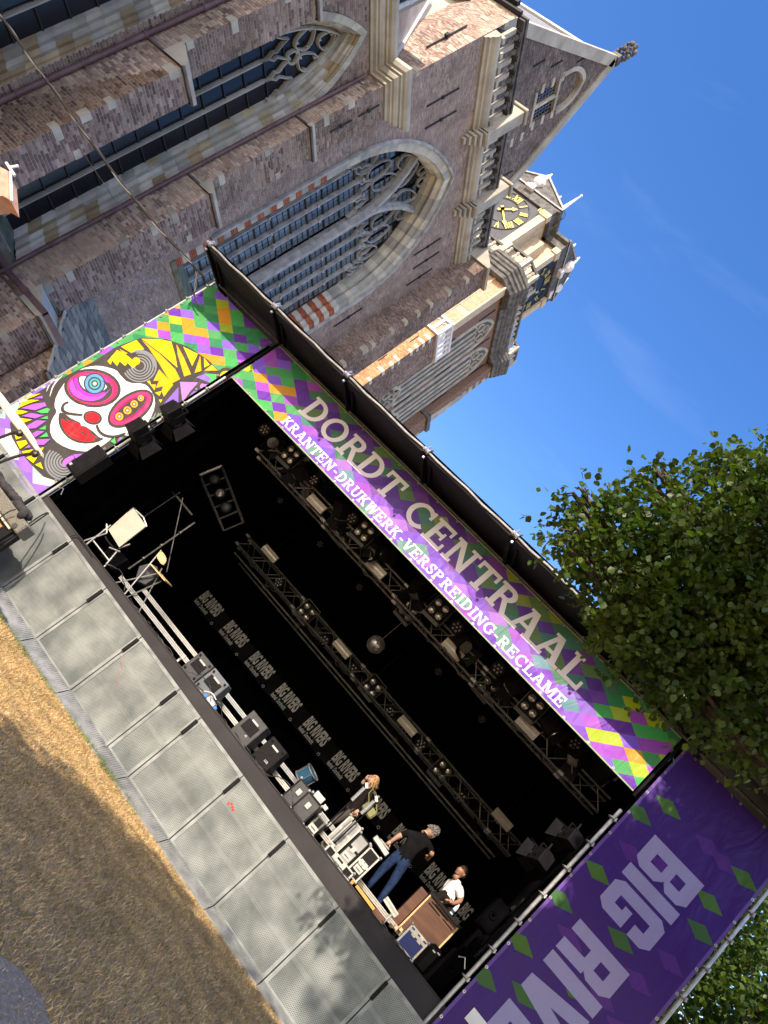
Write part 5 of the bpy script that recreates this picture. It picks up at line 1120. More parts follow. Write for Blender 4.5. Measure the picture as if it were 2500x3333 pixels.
# ================================================================== TRUSSES AND LAMPS
ORD = ['leftmost', 'second', 'third', 'fourth', 'fifth', 'sixth', 'seventh', 'eighth', 'ninth', 'tenth', 'eleventh', 'twelfth']
def ordn(k, what, where): return f'{ORD[k]} {what} {where}' if k else f'leftmost {what} {where}'
def truss(name, lab, Y, z, x0, x1, h=.30, w=.30, mt=None, dy=0):
    t = thing('lighting_truss', lab, 'truss', ((x0+x1)/2, Y, z), 'lighting trusses under the stage roof')
    mt = mt or M['tube_dark']
    for yy, zz in ((Y-w/2, z), (Y+w/2, z), (Y-w/2, z+h), (Y+w/2, z+h)):
        q = MB(); q.tube([(x0, yy, zz), (x1, yy, zz)], .024, 8); q.build('chord', mt, t)
    q = MB(); n = int((x1-x0)/.27)
    for i in range(n):
        a = x0+(x1-x0)*i/n; b = x0+(x1-x0)*(i+1)/n; s = i % 2
        q.tube([(a, Y-w/2, z+h*s), (b, Y-w/2, z+h*(1-s))], .010, 5, cap=False); q.tube([(a, Y+w/2, z+h*(1-s)), (b, Y+w/2, z+h*s)], .010, 5, cap=False)
        q.tube([(a, Y-w/2*(1 if s else -1), z), (b, Y+w/2*(1 if s else -1), z)], .010, 5, cap=False)
    q.build('lacing', mt, t, kind='stuff'); k = x0
    while k < x1+.01:
        for sy in (-1, 1):
            for sz in (0, h): q = MB(); q.tube([(k-.05, Y+sy*w/2, z+sz), (k+.05, Y+sy*w/2, z+sz)], .034, 8); q.build('coupler', M['tube'], t)
        k += 2.0
    for x in (x0+.6, (x0+x1)/2, x1-.6): q = MB(); q.tube([(x, Y, z+h), (x, Y, 6.9)], .012, 5); q.build('hanging_chain', M['black_metal'], t)
    rc2 = random.Random(int(Y)); x = x0+.3
    while x < x1-.8:
        l = rc2.uniform(.5, 1.1); q = MB(); q.tube([(x+l*k/8, Y-w/2-.03, z+.02-rc2.uniform(.06, .16)*sin(pi*k/8)) for k in range(9)], .009, 5); q.build('cable', M['cable_grey'], t); x += l*rc2.uniform(.8, 1.5)
    return t
truss('t', 'front box truss crowded with lamps just under the name banner', 13.0, 5.06, -7.35, 1.45)
truss('t', 'rear box truss carrying four blinder lamps and pale plates', 16.0, 4.06, -7.4, 1.2)
q = MB()
for yy in (15.7, 16.3): q.tube([(-7.2, yy, 3.86), (1.0, yy, 3.80)], .02, 6)
o = q.build('lamp_bar', M['tube_dark'], None); tag(o, 'pair of thin pipes hung below the rear truss', 'pipe')
def orient(o, d): o.rotation_euler = Vector(d).to_track_quat('-Y', 'Z').to_euler()
# prototypes, facing -Y, origin at the yoke
def p_blinder():
    t = thing('blinder_lamp', 'x', 'stage lamp'); q = MB(); q.box((0, 0, 0), (.40, .13, .40)); b = q.build('housing', M['black_metal'], t, bevel=.01)
    for sx in (-1, 1):
        for sz in (-1, 1):
            q = MB(); q.lathe((sx*.095, -.066, sz*.095), [(.085, 0), (.088, .02), (.078, .02)], 16, axis=(0, -1, 0)); r = q.build('lamp_rim', M['black_plastic'], b); q = MB(); q.lathe((sx*.095, -.07, sz*.095), [(.075, .012), (.05, .03), (.02, .038), (.0, .04)], 16, axis=(0, -1, 0), cap=False); q.build('lens', M['lens'], r, smooth=True)
    q = MB(); q.box((-.215, .02, 0), (.012, .05, .44)); q.box((.215, .02, 0), (.012, .05, .44)); q.box((0, .02, .24), (.44, .05, .012)); q.build('yoke', M['tube_dark'], t)
    q = MB(); q.box((0, -.0, -.235), (.42, .16, .07)); q.build('side_flap', M['grey_plastic'], t); return t
def p_par():
    t = thing('led_par_lamp', 'x', 'stage lamp'); q = MB(); q.lathe((0, .1, 0), [(.05, 0), (.10, .02), (.11, .12), (.115, .2), (.10, .2)], 16, axis=(0, -1, 0)); b = q.build('housing', M['black_metal'], t)
    for k in range(7):
        x, z = (0, 0) if k == 6 else (.062*cos(k*pi/3), .062*sin(k*pi/3)); q = MB(); q.lathe((x, -.10, z), [(.022, 0), (.020, .012), (.0, .016)], 10, axis=(0, -1, 0), cap=False); q.build('lens', M['lens'], b, smooth=True)
    q = MB(); q.box((-.13, .03, .04), (.01, .04, .2)); q.box((.13, .03, .04), (.01, .04, .2)); q.box((0, .03, .145), (.27, .04, .01)); q.build('yoke', M['black_metal'], t); return t
def p_fresnel():
    t = thing('fresnel_lamp', 'x', 'stage lamp'); q = MB(); q.box((0, .1, 0), (.26, .30, .26)); 
    for i in range(5): q.box((0, .02+i*.05, .14), (.2, .012, .02))
    b = q.build('housing', M['black_metal'], t, bevel=.012); q = MB(); q.lathe((0, -.05, 0), [(.115, 0), (.115, .03), (.1, .03)], 16, axis=(0, -1, 0)); q.build('lens', M['lens'], b)
    for s_, a in ((-1, 0), (1, 0)):
        q = MB(); q.add([(s_*.13, -.07, -.13), (s_*.13, -.07, .13), (s_*.23, -.24, .18), (s_*.23, -.24, -.18)], [(0, 1, 2, 3)]); q.add([(-.13, -.07, s_*.13), (.13, -.07, s_*.13), (.18, -.24, s_*.23), (-.18, -.24, s_*.23)], [(0, 1, 2, 3)]); q.build('barn_door', M['black_metal'], t)
    q = MB(); q.box((-.15, .1, .08), (.012, .04, .24)); q.box((.15, .1, .08), (.012, .04, .24)); q.box((0, .1, .2), (.31, .04, .012)); q.tube([(0, .1, .2), (0, .1, .32)], .02, 8); q.build('yoke', M['black_metal'], t); return t
def p_plate():
    t = thing('ballast_plate', 'x', 'plate'); q = MB(); q.box((0, 0, 0), (.42, .05, .17)); b = q.build('plate', M['plate'], t); q = MB(); q.box((0, -.03, 0), (.42, .012, .03)); q.build('rib', M['tube'], b); return t
M['plate'] = mat('pale_plate', (.34, .31, .26), (.44, .41, .35), 6, .55)
def place(proto, lst, Y, lab, where, grp, aim=None, s=1.0):
    lst = sorted(lst, key=lambda p: onY(p[0], p[1], Y).x)
    for k, it in enumerate(lst):
        px, py = it[:2]; Yk = it[2] if len(it) > 2 else Y; o = copy_tree(proto, onY(px, py, Yk), ordn(k, lab, where)); o['group'] = grp
        d = aim(k) if aim else (CAM-o.location); orient(o, d); o.scale = (s, s, s)
def kill(o):
    for c in list(o.children_recursive)+[o]: bpy.data.objects.remove(c)
P = p_blinder()
place(P, [(950, 1485), (1189, 1734), (1430, 1987), (1734, 2299)], 12.7, 'four-lamp blinder', 'tilted towards the audience in front of the front truss', 'blinders in front of the front truss', lambda k: (-.1, -1, -.25), .92)
place(P, [(1118, 1737), (1330, 1989), (1586, 2238)], 13.3, 'four-lamp blinder', 'set inside the front truss', 'blinders inside the front truss', lambda k: (.2, -1, -.3), .85)
place(P, [(999, 1992), (1213, 2238), (1439, 2509)], 15.9, 'four-lamp blinder', 'on the rear truss', 'blinders on the rear truss', lambda k: (.25, -1, -.2), .92); kill(P)
P = p_par()
place(P, [(1028, 1568), (1150, 1691), (1488, 2042), (1625, 2180), (1871, 2422)], 12.85, 'round multi-lens lamp', 'hanging from the front truss', 'round lamps on the front truss', lambda k: (.15*((k % 3)-1), -1, -.35), 1.1)
place(P, [(915, 1900), (1060, 2085), (1150, 2175), (1275, 2320), (1375, 2420), (1500, 2590)], 16.1, 'round multi-lens lamp', 'clamped to the rear truss', 'round lamps on the rear truss', lambda k: (.2*((k % 3)-1), -1, -.4), 1.2)
place(P, [(866, 1404)], 12.7, 'round multi-lens lamp on a swivel head at the left end', 'of the front truss', 'lamp on the truss end', lambda k: (.1, -1, -.2), 1.1)
place(P, [(916, 1632), (1045, 1773), (1173, 1913), (1429, 2187), (1570, 2341)], 16.6, 'small round lamp', 'hung high between the two trusses', 'small round lamps between the trusses', lambda k: (0, -1, -.35), .85)
place(P, [(866, 1914), (970, 2039), (1073, 2161), (1286, 2410), (1404, 2547), (1550, 2716)], 17.6, 'small round lamp', 'hung low behind the rear truss', 'small round lamps behind the rear truss', lambda k: (0, -1, -.2), .85); kill(P)
P = p_fresnel()
place(P, [(887, 1436), (974, 1542), (1110, 1677), (1240, 1802), (1357, 1927), (1510, 2100), (1662, 2234), (1799, 2382), (1875, 2469)], 12.8, 'black spotlight with barn doors', 'on the front truss', 'barn-door spotlights on the front truss', lambda k: ((.9, -.6, -.4), (-.5, .6, -.7), (.4, .7, -.7), (-.6, -.5, -.5), (.3, -.2, -.9), (.8, -.7, -.2), (-.3, .4, -.8), (.9, -.1, -.3), (-.2, -.3, -.8))[k % 9], 1.0)
place(P, [(1040, 2050), (1180, 2215), (1300, 2345), (1400, 2470), (1560, 2655)], 16.3, 'black spotlight', 'hung under the rear truss', 'spotlights on the rear truss', lambda k: ((.4, -.5, -.8), (-.5, -.3, -.8), (.2, -.8, -.5))[k % 3], 1.0)
place(P, [(568, 1362), (458, 1420)], 11.85, 'black spotlight', 'clamped to the pole beside the clown banner', 'spotlights on the pole beside the clown banner', lambda k: (.25, 1, -.1), 1.15)
place(P, [(1750, 2790), (1845, 2725)], 12.2, 'black spotlight', 'clamped to the right pole in shade', 'spotlights on the right pole', lambda k: (-.5, 1, -.2), .85); kill(P)
P = p_plate()
place(P, [(1031, 1640), (1224, 1851), (1474, 2115), (1716, 2368)], 12.83, 'pale flat plate', 'strapped to the front truss', 'pale plates on the front truss', lambda k: (0, -1, -.2), 1.0)
place(P, [(879, 1802), (1113, 2112), (1326, 2363), (1635, 2668)], 15.82, 'pale flat plate', 'strapped to the rear truss', 'pale plates on the rear truss', lambda k: (.1, -1, -.1), 1.05); kill(P)
# black box hung on the pole, low beside the clown
t = thing('loudspeaker', 'black box loudspeaker clamped low on the pole beside the clown banner', 'loudspeaker', onY(292, 1512, 11.8)); c = onY(292, 1512, 11.8)
q = MB(); q.box(c, (.34, .3, .66)); q.build('cabinet', M['black_plastic'], t, bevel=.015); q = MB(); q.box(c+Vector((0, -.155, .0)), (.29, .012, .6)); q.build('grille', M['black_metal'], t); q = MB(); q.box(c+Vector((-.11, -.165, -.25)), (.05, .006, .05)); q.build('badge', M['tube'], t)
# hanging ladder frame with lamps at left
fr = thing('lamp_ladder', 'dark hanging ladder frame with a silver top bar holding lamps at stage left', 'frame', onY(720, 1600, 14.5)); Y = 14.5
A_, B_, C_, D_ = onY(650, 1546, Y), onY(722, 1517, Y), onY(728, 1727, Y), onY(792, 1700, Y)
q = MB(); q.tube([A_, B_], .035, 8); q.build('top_bar', M['tube'], fr); q = MB(); q.tube([A_, C_], .03, 8); q.tube([B_, D_], .03, 8); q.tube([C_, D_], .02, 6)
for i in range(1, 5): q.tube([A_+(C_-A_)*i/5, B_+(D_-B_)*i/5], .02, 6)
q.build('ladder', M['tube_dark'], fr)
for i, f in enumerate((.2, .45, .7)):
    p_ = (A_+(C_-A_)*f+B_+(D_-B_)*f)/2; q = MB(); q.lathe(p_+Vector((0, .1, 0)), [(.05, 0), (.12, .05), (.13, .2), (.1, .21)], 12, axis=(0, -1, 0)); l_ = q.build('lamp', M['black_metal'], fr); q = MB(); q.lathe(p_+Vector((0, -.11, 0)), [(.09, 0), (.05, .02), (.0, .025)], 12, axis=(0, -1, 0), cap=False); q.build('lens', M['lens'] if i == 1 else M['grey_plastic'], l_)
# mirror ball
c = onY(1224, 2098, 15); mb_ = thing('mirror_ball', 'silver mirror ball hanging between the two trusses', 'mirror ball', c)
q = MB(); R_ = .19; nl = 22
for i in range(1, nl):
    t0 = pi*i/nl; n_ = max(6, int(2*pi*R_*sin(t0)/(pi*R_/nl)))
    for k in range(n_):
        a = 2*pi*(k+.5)/n_; n = Vector((sin(t0)*cos(a), sin(t0)*sin(a), cos(t0))); u = Vector((-sin(a), cos(a), 0)); v = n.cross(u); n2 = (n+Vector((RS.uniform(-.05, .05), RS.uniform(-.05, .05), RS.uniform(-.05, .05)))).normalized(); s_ = pi*R_/nl*.46
        q.add([c+n*R_+u*a_*s_+v*b_*s_+(n2-n)*.0 for a_, b_ in ((-1, -1), (1, -1), (1, 1), (-1, 1))], [(0, 1, 2, 3)])
M['mirror'] = mat('mirror_tile', (.85, .85, .86), (.6, .6, .62), 60, .22, .75); q.build('mirror_tiles', M['mirror'], mb_, kind='stuff'); q = MB(); q.sphere(c, R_*.985, 20); q.build('core', M['black_plastic'], mb_); q = MB(); q.tube([c+Vector((0, 0, R_)), c+Vector((0, 0, 2.0))], .006, 5); q.build('wire', M['tube'], mb_)
# string of text banner on the back wall
sb_ = MB(); YB2 = 18.2; x0, x1 = -7.9, 1.5
sb_.bb((x0, YB2, 2.63), (x1, YB2+.01, 3.09)); strip = sb_.build('rear_banner', mat('black_strip_vinyl', (.006, .006, .007), (.010, .010, .011), 2, .9, spec=.03), None); tag(strip, 'long black strip banner repeating BIG RIVERS festival Dordrecht across the back of the stage', 'banner')
M['print_grey'] = mat('grey_print', (.38, .38, .39), (.46, .46, .47), 3, .7); q = MB()
xs_ = [onY(*p_, YB2).x for p_ in ((655, 1950), (738, 2040), (822, 2145), (910, 2250), (995, 2360), (1085, 2472), (1240, 2660), (1320, 2760), (1412, 2870))]
k0 = (xs_[5]-xs_[1])/4
for i in range(10):
    xc = xs_[1]+k0*(i-1)+.30
    put_text(q, 'BIG RIVERS', .40, (xc, YB2-.003, 2.83), (1, 0, 0), (0, 0, 1), .014, .36); put_text(q, 'festival  Dordrecht', .15, (xc-.10, YB2-.003, 2.68), (1, 0, 0), (0, 0, 1), .003, .42)
    for a in range(5): q.lathe((xc+.42+.03*cos(a*1.26), YB2-.003, 2.67+.03*sin(a*1.26)), [(.012, 0), (.012, .002)], 6, axis=(0, -1, 0))
q.build('lettering', M['print_grey'], strip, kind='stuff')

# ================================================================== THINGS ON THE DECK
def R4(*pts, Y): P_ = [onY(x, y, Y) for x, y in pts]; return min(p.x for p in P_), max(p.x for p in P_), min(p.z for p in P_), max(p.z for p in P_)
def E_(x, y): return (500+x*.3617, 2000+y*.3617)
def F_(x, y): return (900+x*.4822, 2400+y*.4822)
def D_1(x, y): return (x*.5425, 1500+y*.5425)
def G_(x, y): return (250+x*.4202, 1600+y*.4202)
# risers with aluminium edge profiles
def riser(lab, Y, z, x0, x1, depth):
    t = thing('riser', lab, 'stage platform', ((x0+x1)/2, Y, ZD), 'low platforms on the stage'); q = MB(); q.bb((x0, Y+.02, z-.05), (x1, Y+depth, z)); q.build('top', M['black_cloth'], t)
    x = x0
    while x < x1-.1:
        xe = min(x+2.0, x1); q = MB()
        for dz in (0, .028, .056): q.bb((x+.02, Y-.004*(dz > .03), z-.075+dz), (xe-.02, Y+.02, z-.075+dz+.022))
        q.build('edge_profile', M['alu'], t); q = MB(); q.bb((xe-.03, Y-.012, z-.08), (xe+.03, Y+.03, z+.006)); q.bb((xe-.05, Y+.05, ZD), (xe-.01, Y+.09, z)); q.build('corner_leg', M['tube'], t); x = xe
    return t
zr1 = onY(*D_1(905, 922), 13.0).z; zr2 = onY(*D_1(1000, 944), 13.9).z
riser('front low platform with bright aluminium edge behind the wedge boxes', 13.0, zr1+.03, -6.95, -.95, .85); riser('rear platform with bright aluminium edge, one step higher', 13.9, zr2+.03, -6.9, -1.1, 3.2)
riser('short platform with aluminium edge under the man in jeans', 13.95, 1.66, -.75, .75, 2.4)
def wedge(lab, pts, Y, depth, mt=None, slant=.5, knobs=True, badge=None, cat='monitor speaker'):
    x0, x1, z0, z1 = pts; z0 = ZD; t = thing('floor_monitor', lab, cat, ((x0+x1)/2, Y, ZD), 'floor monitors along the front of the stage')
    q = MB(); q.prism([(0, z0), (depth, z0), (depth*slant, z1), (0, z1)], (Vector((x0, Y, 0)), Vector((0, 1, 0)), Vector((0, 0, 1)), Vector((1, 0, 0))), 0, x1-x0); b = q.build('cabinet', mt or M['grey_plastic'], t, bevel=.012)
    q = MB(); q.bb((x0+.06, Y-.006, z0+(z1-z0)*.35), (x1-.06, Y, z0+(z1-z0)*.75)); pl_ = q.build('rear_panel', M['black_plastic'], t)
    if knobs:
        for x in (x0+.05, x1-.05):
            for z in (z0+.06, z1-.05): q = MB(); q.lathe((x, Y, z), [(.02, 0), (.02, .02), (.012, .024)], 10, axis=(0, -1, 0)); q.build('rubber_foot', M['black_plastic'], t)
    q = MB(); q.bb(((x0+x1)/2-.07, Y-.014, z1-.12), ((x0+x1)/2+.07, Y-.006, z1-.09)); q.build('handle', M['tube'], t)
    if badge: q = MB(); put_text(q, badge, .05, ((x0+x1)/2+.06, Y-.008, z0+.12), (1, 0, 0), (0, 0, 1), .002, .8); q.build('badge', M['print_grey'], t)
    return t
wedge('black wedge monitor, left of the pair in front of the platform', R4(E_(430, 330), E_(545, 470), E_(360, 610), E_(255, 465), Y=12.5), 12.5, .5)
wedge('blue-grey wedge monitor, right of the pair in front of the platform', R4(E_(555, 480), E_(680, 640), E_(510, 740), E_(395, 600), Y=12.5), 12.5, .5, mat('blue_grey_case', (.09, .105, .12), (.13, .145, .165), 5, .5))
w3 = R4(E_(905, 865), E_(1030, 1020), E_(800, 1180), E_(705, 1020), Y=12.45); wedge('plain dark grey box speaker right of the white socket box', w3, 12.45, .5, M['grey_plastic'], .9, False, 'AI')
w4 = R4(E_(1080, 1090), E_(1205, 1250), E_(980, 1400), E_(880, 1265), Y=12.5); wedge('black wedge monitor with a silver label left of the blue drum', w4, 12.5, .5, M['black_plastic'], .6, True, 'LCR')
# white socket box with blue plugs and cables
c = onY(*E_(515, 790), 12.25); t = thing('socket_box', 'white socket box with two round blue plugs and tangled cables at the deck edge', 'socket box', c); q = MB(); q.box(c, (.17, .08, .11), Matrix.Rotation(.15, 3, 'Y')); q.build('box', M['white_paint'], t, bevel=.006)
M['blue_plug'] = mat('blue_plug', (.02, .22, .62), None, 1, .4)
for p_ in ((470, 738), (555, 848)): cc = onY(*E_(*p_), 12.2); q = MB(); q.lathe(cc, [(.03, 0), (.033, .05), (.02, .06)], 12, axis=(0, -1, 0)); q.build('plug', M['blue_plug'], t)
M['cable_white'] = mat('white_cable', (.7, .68, .62), None, 1, .5)
for k, (pl, mt_, r) in enumerate((([(420, 690), (480, 690), (540, 715), (560, 770), (600, 800)], M['cable_white'], .008), ([(560, 770), (620, 800), (610, 870), (620, 950), (700, 1060)], M['cable'], .008), ([(320, 560), (360, 620), (450, 690)], M['cable'], .007), ([(640, 975), (600, 1020), (610, 1070), (720, 1075)], M['cable'], .009), ([(570, 880), (600, 910), (640, 960)], M['cable'], .006))):
    q = MB(); q.tube([onY(*E_(*a), 12.15-.01*k) for a in smooth(pl, 2, False)], r, 6); q.build('cable', mt_, t)
# upright white board on an easel, and a chair frame
t = thing('white_board_easel', 'cream tilted board on a tubular metal stand at the left end of the stage', 'easel', onY(330, 1800, 13)); Yb = 13.0
pts = [onY(*D_1(*a), Yb) for a in ((800, 283), (880, 395), (718, 522), (652, 415))]
q = MB(); fr_ = (Vector((0, Yb, 0)), Vector((1, 0, 0)), Vector((0, 0, 1)), Vector((0, -1, 0))); q.prism([(p_.x, p_.z) for p_ in pts], fr_, 0, .03); M['cream'] = mat('cream_board', (.40, .37, .30), (.46, .43, .35), 4, .55); q.build('board', M['cream'], t)
q = MB()
for a, b in (((640, 435), (505, 480)), ((665, 385), (520, 500)), ((640, 435), (640, 380)), ((560, 480), (655, 600)), ((700, 545), (625, 635)), ((655, 520), (720, 545)), ((780, 500), (715, 525)), ((880, 395), (860, 340)), ((800, 283), (860, 340))): q.tube([onY(*D_1(*a), Yb+.05), onY(*D_1(*b), Yb+.05)], .016, 8)
q.build('stand', M['tube'], t); q = MB(); q.tube([onY(*D_1(*a), Yb+.1) for a in smooth([(625, 430), (640, 480), (690, 530), (720, 545)], 2, False)], .02, 8); q.build('curved_rail', M['black_metal'], t)
c = onY(*D_1(700, 600), 13.6); q = MB(); q.box(c, (.42, .4, .34)); q.lathe(c+Vector((-.0, -.2, 0)), [(.15, 0), (.12, .02), (0, .03)], 16, axis=(0, -1, 0)); o = q.build('bass_amplifier', M['black_plastic'], None, bevel=.01); tag(o, 'small black amplifier standing under the cream board', 'amplifier')
# folding chair with pale wooden seat
ch = thing('folding_chair', 'folding chair with pale wooden seat and back on crossed steel legs', 'chair', onY(*G_(560, 760), 12.75)); Yc = 12.7
q = MB(); q.prism([(p_.x, p_.z) for p_ in [onY(*G_(*a), Yc) for a in smooth([(655, 455), (695, 510), (693, 545), (665, 578), (612, 500)], 1)]], (Vector((0, Yc, 0)), Vector((1, 0, 0)), Vector((0, 0, 1)), Vector((0, -1, 0))), -.012, .012); q.build('backrest', M['wood_pale'], ch)
a, b = onY(*G_(568, 565), Yc), onY(*G_(680, 695), Yc); q = MB(); q.add([a+Vector((0, -.02, 0)), b+Vector((0, -.02, 0)), b+Vector((.0, .36, .05)), a+Vector((0, .36, .05)), a+Vector((0, -.02, .02)), b+Vector((0, -.02, .02)), b+Vector((0, .36, .07)), a+Vector((0, .36, .07))], [(0, 3, 2, 1), (4, 5, 6, 7), (0, 1, 5, 4), (1, 2, 6, 5), (2, 3, 7, 6), (3, 0, 4, 7)]); q.build('seat', M['wood_pale'], ch)
for (p0, p1), yo in ((((655, 455), (370, 795)), 0), (((650, 575), (440, 880)), .35), (((625, 630), (290, 690)), .1), (((645, 680), (350, 772)), .3)):
    q = MB(); e = onY(*G_(*p1), Yc); q.tube([onY(*G_(*p0), Yc)+Vector((0, yo*.3, 0)), e+Vector((0, yo, 0))], .013, 8); q.build('leg', M['tube'], ch)
c = onY(*G_(565, 670), 13.0); q = MB(); q.prism([(-.16, -.14), (.1, -.2), (.2, -.02), (.06, .18), (-.12, .18), (-.2, .04)], (c, Vector((.8, 0, -.6)), Vector((.6, 0, .8)), Vector((0, -1, 0))), 0, .2); q.lathe(c+Vector((0, -.2, 0)), [(.035, 0), (.03, .01)], 12, axis=(0, -1, 0)); o = q.build('small_amplifier', M['grey_plastic'], None); tag(o, 'small tilted grey box behind the folding chair legs', 'speaker')
# tall pole stands in the dark
t = thing('microphone_stand', 'long grey pole stand leaning up behind the folding chair', 'stand', onY(430, 1850, 13.6)); q = MB(); q.tube([onY(*G_(400, 600), 13.6), onY(*G_(915, 240), 13.6)], .020, 8)
for p_ in ((515, 517), (655, 417), (800, 320)): q.sphere(onY(*G_(*p_), 13.6), .035, 8)
q.build('pole', M['tube_dark'], t); q = MB(); q.tube([onY(*G_(820, 50), 14), onY(*G_(695, 625), 14)], .012, 6); q.tube([onY(*G_(740, 0), 14), onY(*G_(893, 183), 14)], .022, 6); q.tube([onY(*G_(520, 195), 14), onY(*G_(800, 5), 14)], .012, 6); q.build('boom', M['tube_dark'], t)
# blue drum
c = onY(*F_(200, 262), 13.9); t = thing('drum', 'blue tom drum with chrome rims beside the grey cases', 'drum', c); M['blue_drum'] = mat('blue_drum_wrap', (.012, .06, .12), (.02, .09, .16), 4, .25); ax = Vector((.25, -.2, 1)).normalized()
q = MB(); q.lathe(c-ax*.12, [(.15, 0), (.15, .25)], 20, axis=ax); q.build('shell', M['blue_drum'], t); q = MB()
for h_ in (-.12, .125): q.lathe(c+ax*h_, [(.15, 0), (.163, 0), (.163, .02), (.15, .02)], 20, axis=ax, cap=False)
for k in range(6): a = k*pi/3; o_ = ax.orthogonal().normalized(); p2 = ax.cross(o_); d = o_*cos(a)+p2*sin(a); q.tube([c+d*.16-ax*.1, c+d*.16+ax*.11], .008, 5)
q.build('rim', M['alu'], t)
# cases
def case(name, lab, x0, x1, z0, z1, Y, depth, body, edge, cat='case', lid=None, label_grp=None, lat=2, hand=True):
    t = thing(name, lab, cat, ((x0+x1)/2, Y, z0), label_grp); q = MB(); q.bb((x0, Y, z0), (x1, Y+depth, z1)); b = q.build('body', body, t); w = .022; q = MB()
    for z in (z0, z1): q.bb((x0-.004, Y-.006, z-w*(z > z0)), (x1+.004, Y+.0, z+w*(z <= z0))); q.bb((x0-.006, Y-.005, z-w*(z > z0)), (x0, Y+depth, z+w*(z <= z0))); q.bb((x1, Y-.005, z-w*(z > z0)), (x1+.006, Y+depth, z+w*(z <= z0)))
    for x in (x0, x1): q.bb((x-.003+(0 if x > x0 else 0)-w*(x > x0), Y-.007, z0), (x+.003+w*(x <= x0), Y-.001, z1))
    if lid: zl = z0+(z1-z0)*lid; q.bb((x0, Y-.008, zl-.02), (x1, Y-.002, zl+.02))
    q.build('edge_trim', edge, t)
    for k in range(lat): x = x0+(x1-x0)*(k+1)/(lat+1); z = z0+(z1-z0)*(lid or .6); q = MB(); q.box((x, Y-.012, z), (.07, .012, .09)); q.box((x, Y-.02, z), (.03, .008, .05)); q.build('latch', M['alu'], t)
    for x in (x0, x1):
        for z in (z0, z1): q = MB(); q.sphere((x, Y, z), .026, 8); q.build('ball_corner', M['tube'], t)
    if hand: q = MB(); z = z0+(z1-z0)*.3; x = (x0+x1)/2; q.box((x, Y-.006, z), (.15, .008, .09)); q.tube([(x-.05, Y-.02, z), (x+.05, Y-.02, z)], .01, 6); q.build('handle', M['alu'], t)
    return t
M['silver_case'] = mat('aluminium_case_sheet', (.24, .25, .26), (.38, .39, .40), 3, .38, .35); M['blue_case'] = mat('royal_blue_laminate', (.005, .03, .22), (.008, .04, .26), 3, .45)
g1 = R4(F_(190, 300), F_(225, 365), F_(90, 465), F_(45, 395), Y=12.6); case('equipment_case', 'grey rounded plastic case next to the blue drum, left of two', g1[0]-.02, g1[1]+.04, ZD, g1[3], 12.6, .5, M['grey_plastic'], M['black_plastic'], lat=1, hand=False, label_grp='grey plastic cases')
g1 = R4(F_(230, 370), F_(320, 470), F_(200, 560), F_(105, 465), Y=12.55); case('equipment_case', 'grey rounded plastic case with open silver lid, right of two', g1[0]-.0, g1[1]-.02, ZD, g1[3]-.02, 12.55, .5, M['grey_plastic'], M['black_plastic'], lat=1, hand=False, label_grp='grey plastic cases')
c0 = onY(*F_(265, 375), 12.7); c1_ = onY(*F_(315, 435), 12.7); q = MB(); q.beam(c0, c1_, .06, .1); q.beam(onY(*F_(320, 460), 12.7), onY(*F_(340, 490), 12.7), .1, .06); o = q.build('bright_lid_edge', M['alu'], None); o.name = 'case_lid'; tag(o, 'shiny open case lid catching the sun above the grey case', 'case lid')
g1 = R4(F_(300, 540), F_(335, 580), F_(265, 640), F_(215, 595), Y=12.5); case('amplifier_rack', 'low dark amplifier box left of the shiny flight cases', g1[0], g1[1], ZD, g1[3], 12.5, .45, M['black_plastic'], M['tube_dark'], 'amplifier', lat=0)
xa, xb = -1.18, -.42; zt_ = 2.13
case('flight_case', 'tall shiny silver flight case, left one of the stack in the sun', -1.14, -.86, ZD+.02, 2.15, 13.4, .5, M['silver_case'], M['alu'], 'flight case', lid=.62, lat=1, label_grp='flight cases by the man in jeans')
case('flight_case', 'silver flight case with black straps, middle of the stack', -.83, -.60, ZD+.05, 2.1, 13.38, .5, M['silver_case'], M['black_plastic'], 'flight case', lid=.55, lat=1, label_grp='flight cases by the man in jeans')
case('flight_case', 'black flight case with silver edges and square handles, right of the stack', -.57, -.33, ZD+.08, 2.08, 13.3, .5, M['black_plastic'], M['alu'], 'flight case', lid=.5, lat=2, label_grp='flight cases by the man in jeans')
case('flight_case', 'low black flight case with silver edges at the deck edge', -.98, -.42, ZD, 1.62, 12.75, .45, M['black_plastic'], M['alu'], 'flight case', lat=2, label_grp='flight cases by the man in jeans')
p_ = onY(*F_(705, 735), 13.5); q = MB(); q.box(p_, (.34, .3, .09), Matrix.Rotation(.1, 3, 'Y')); q.box(p_+Vector((.02, 0, .06)), (.22, .2, .03)); o = q.build('metal_box', M['alu'], None, bevel=.01); tag(o, "open silver device box under the man's left hand", 'box')
q = MB(); a, b = onY(*F_(540, 1000), 13.2), onY(*F_(665, 1170), 13.2); q.beam(a, b, .12, .05); q.beam(onY(*F_(505, 970), 13.2), onY(*F_(520, 985), 13.2), .1, .06); o = q.build('wooden_plank', mat('orange_wood', (.50, .25, .05), (.60, .33, .09), 4, .45), None); tag(o, 'orange varnished wooden plank lying at the feet of the man in jeans', 'plank')
q = MB(); q.box(onY(*F_(690, 1205), 13.1), (.22, .3, .1)); o = q.build('wooden_box', M['organ'], None, bevel=.008); tag(o, 'small brown wooden box left of the grey roller pipe', 'box')
q = MB(); q.tube([onY(*F_(712, 1255), 13.0), onY(*F_(778, 1195), 13.0)], .022, 10); o = q.build('grey_tube', M['tube'], None); tag(o, 'short grey tube standing between the wooden box and the organ', 'tube')
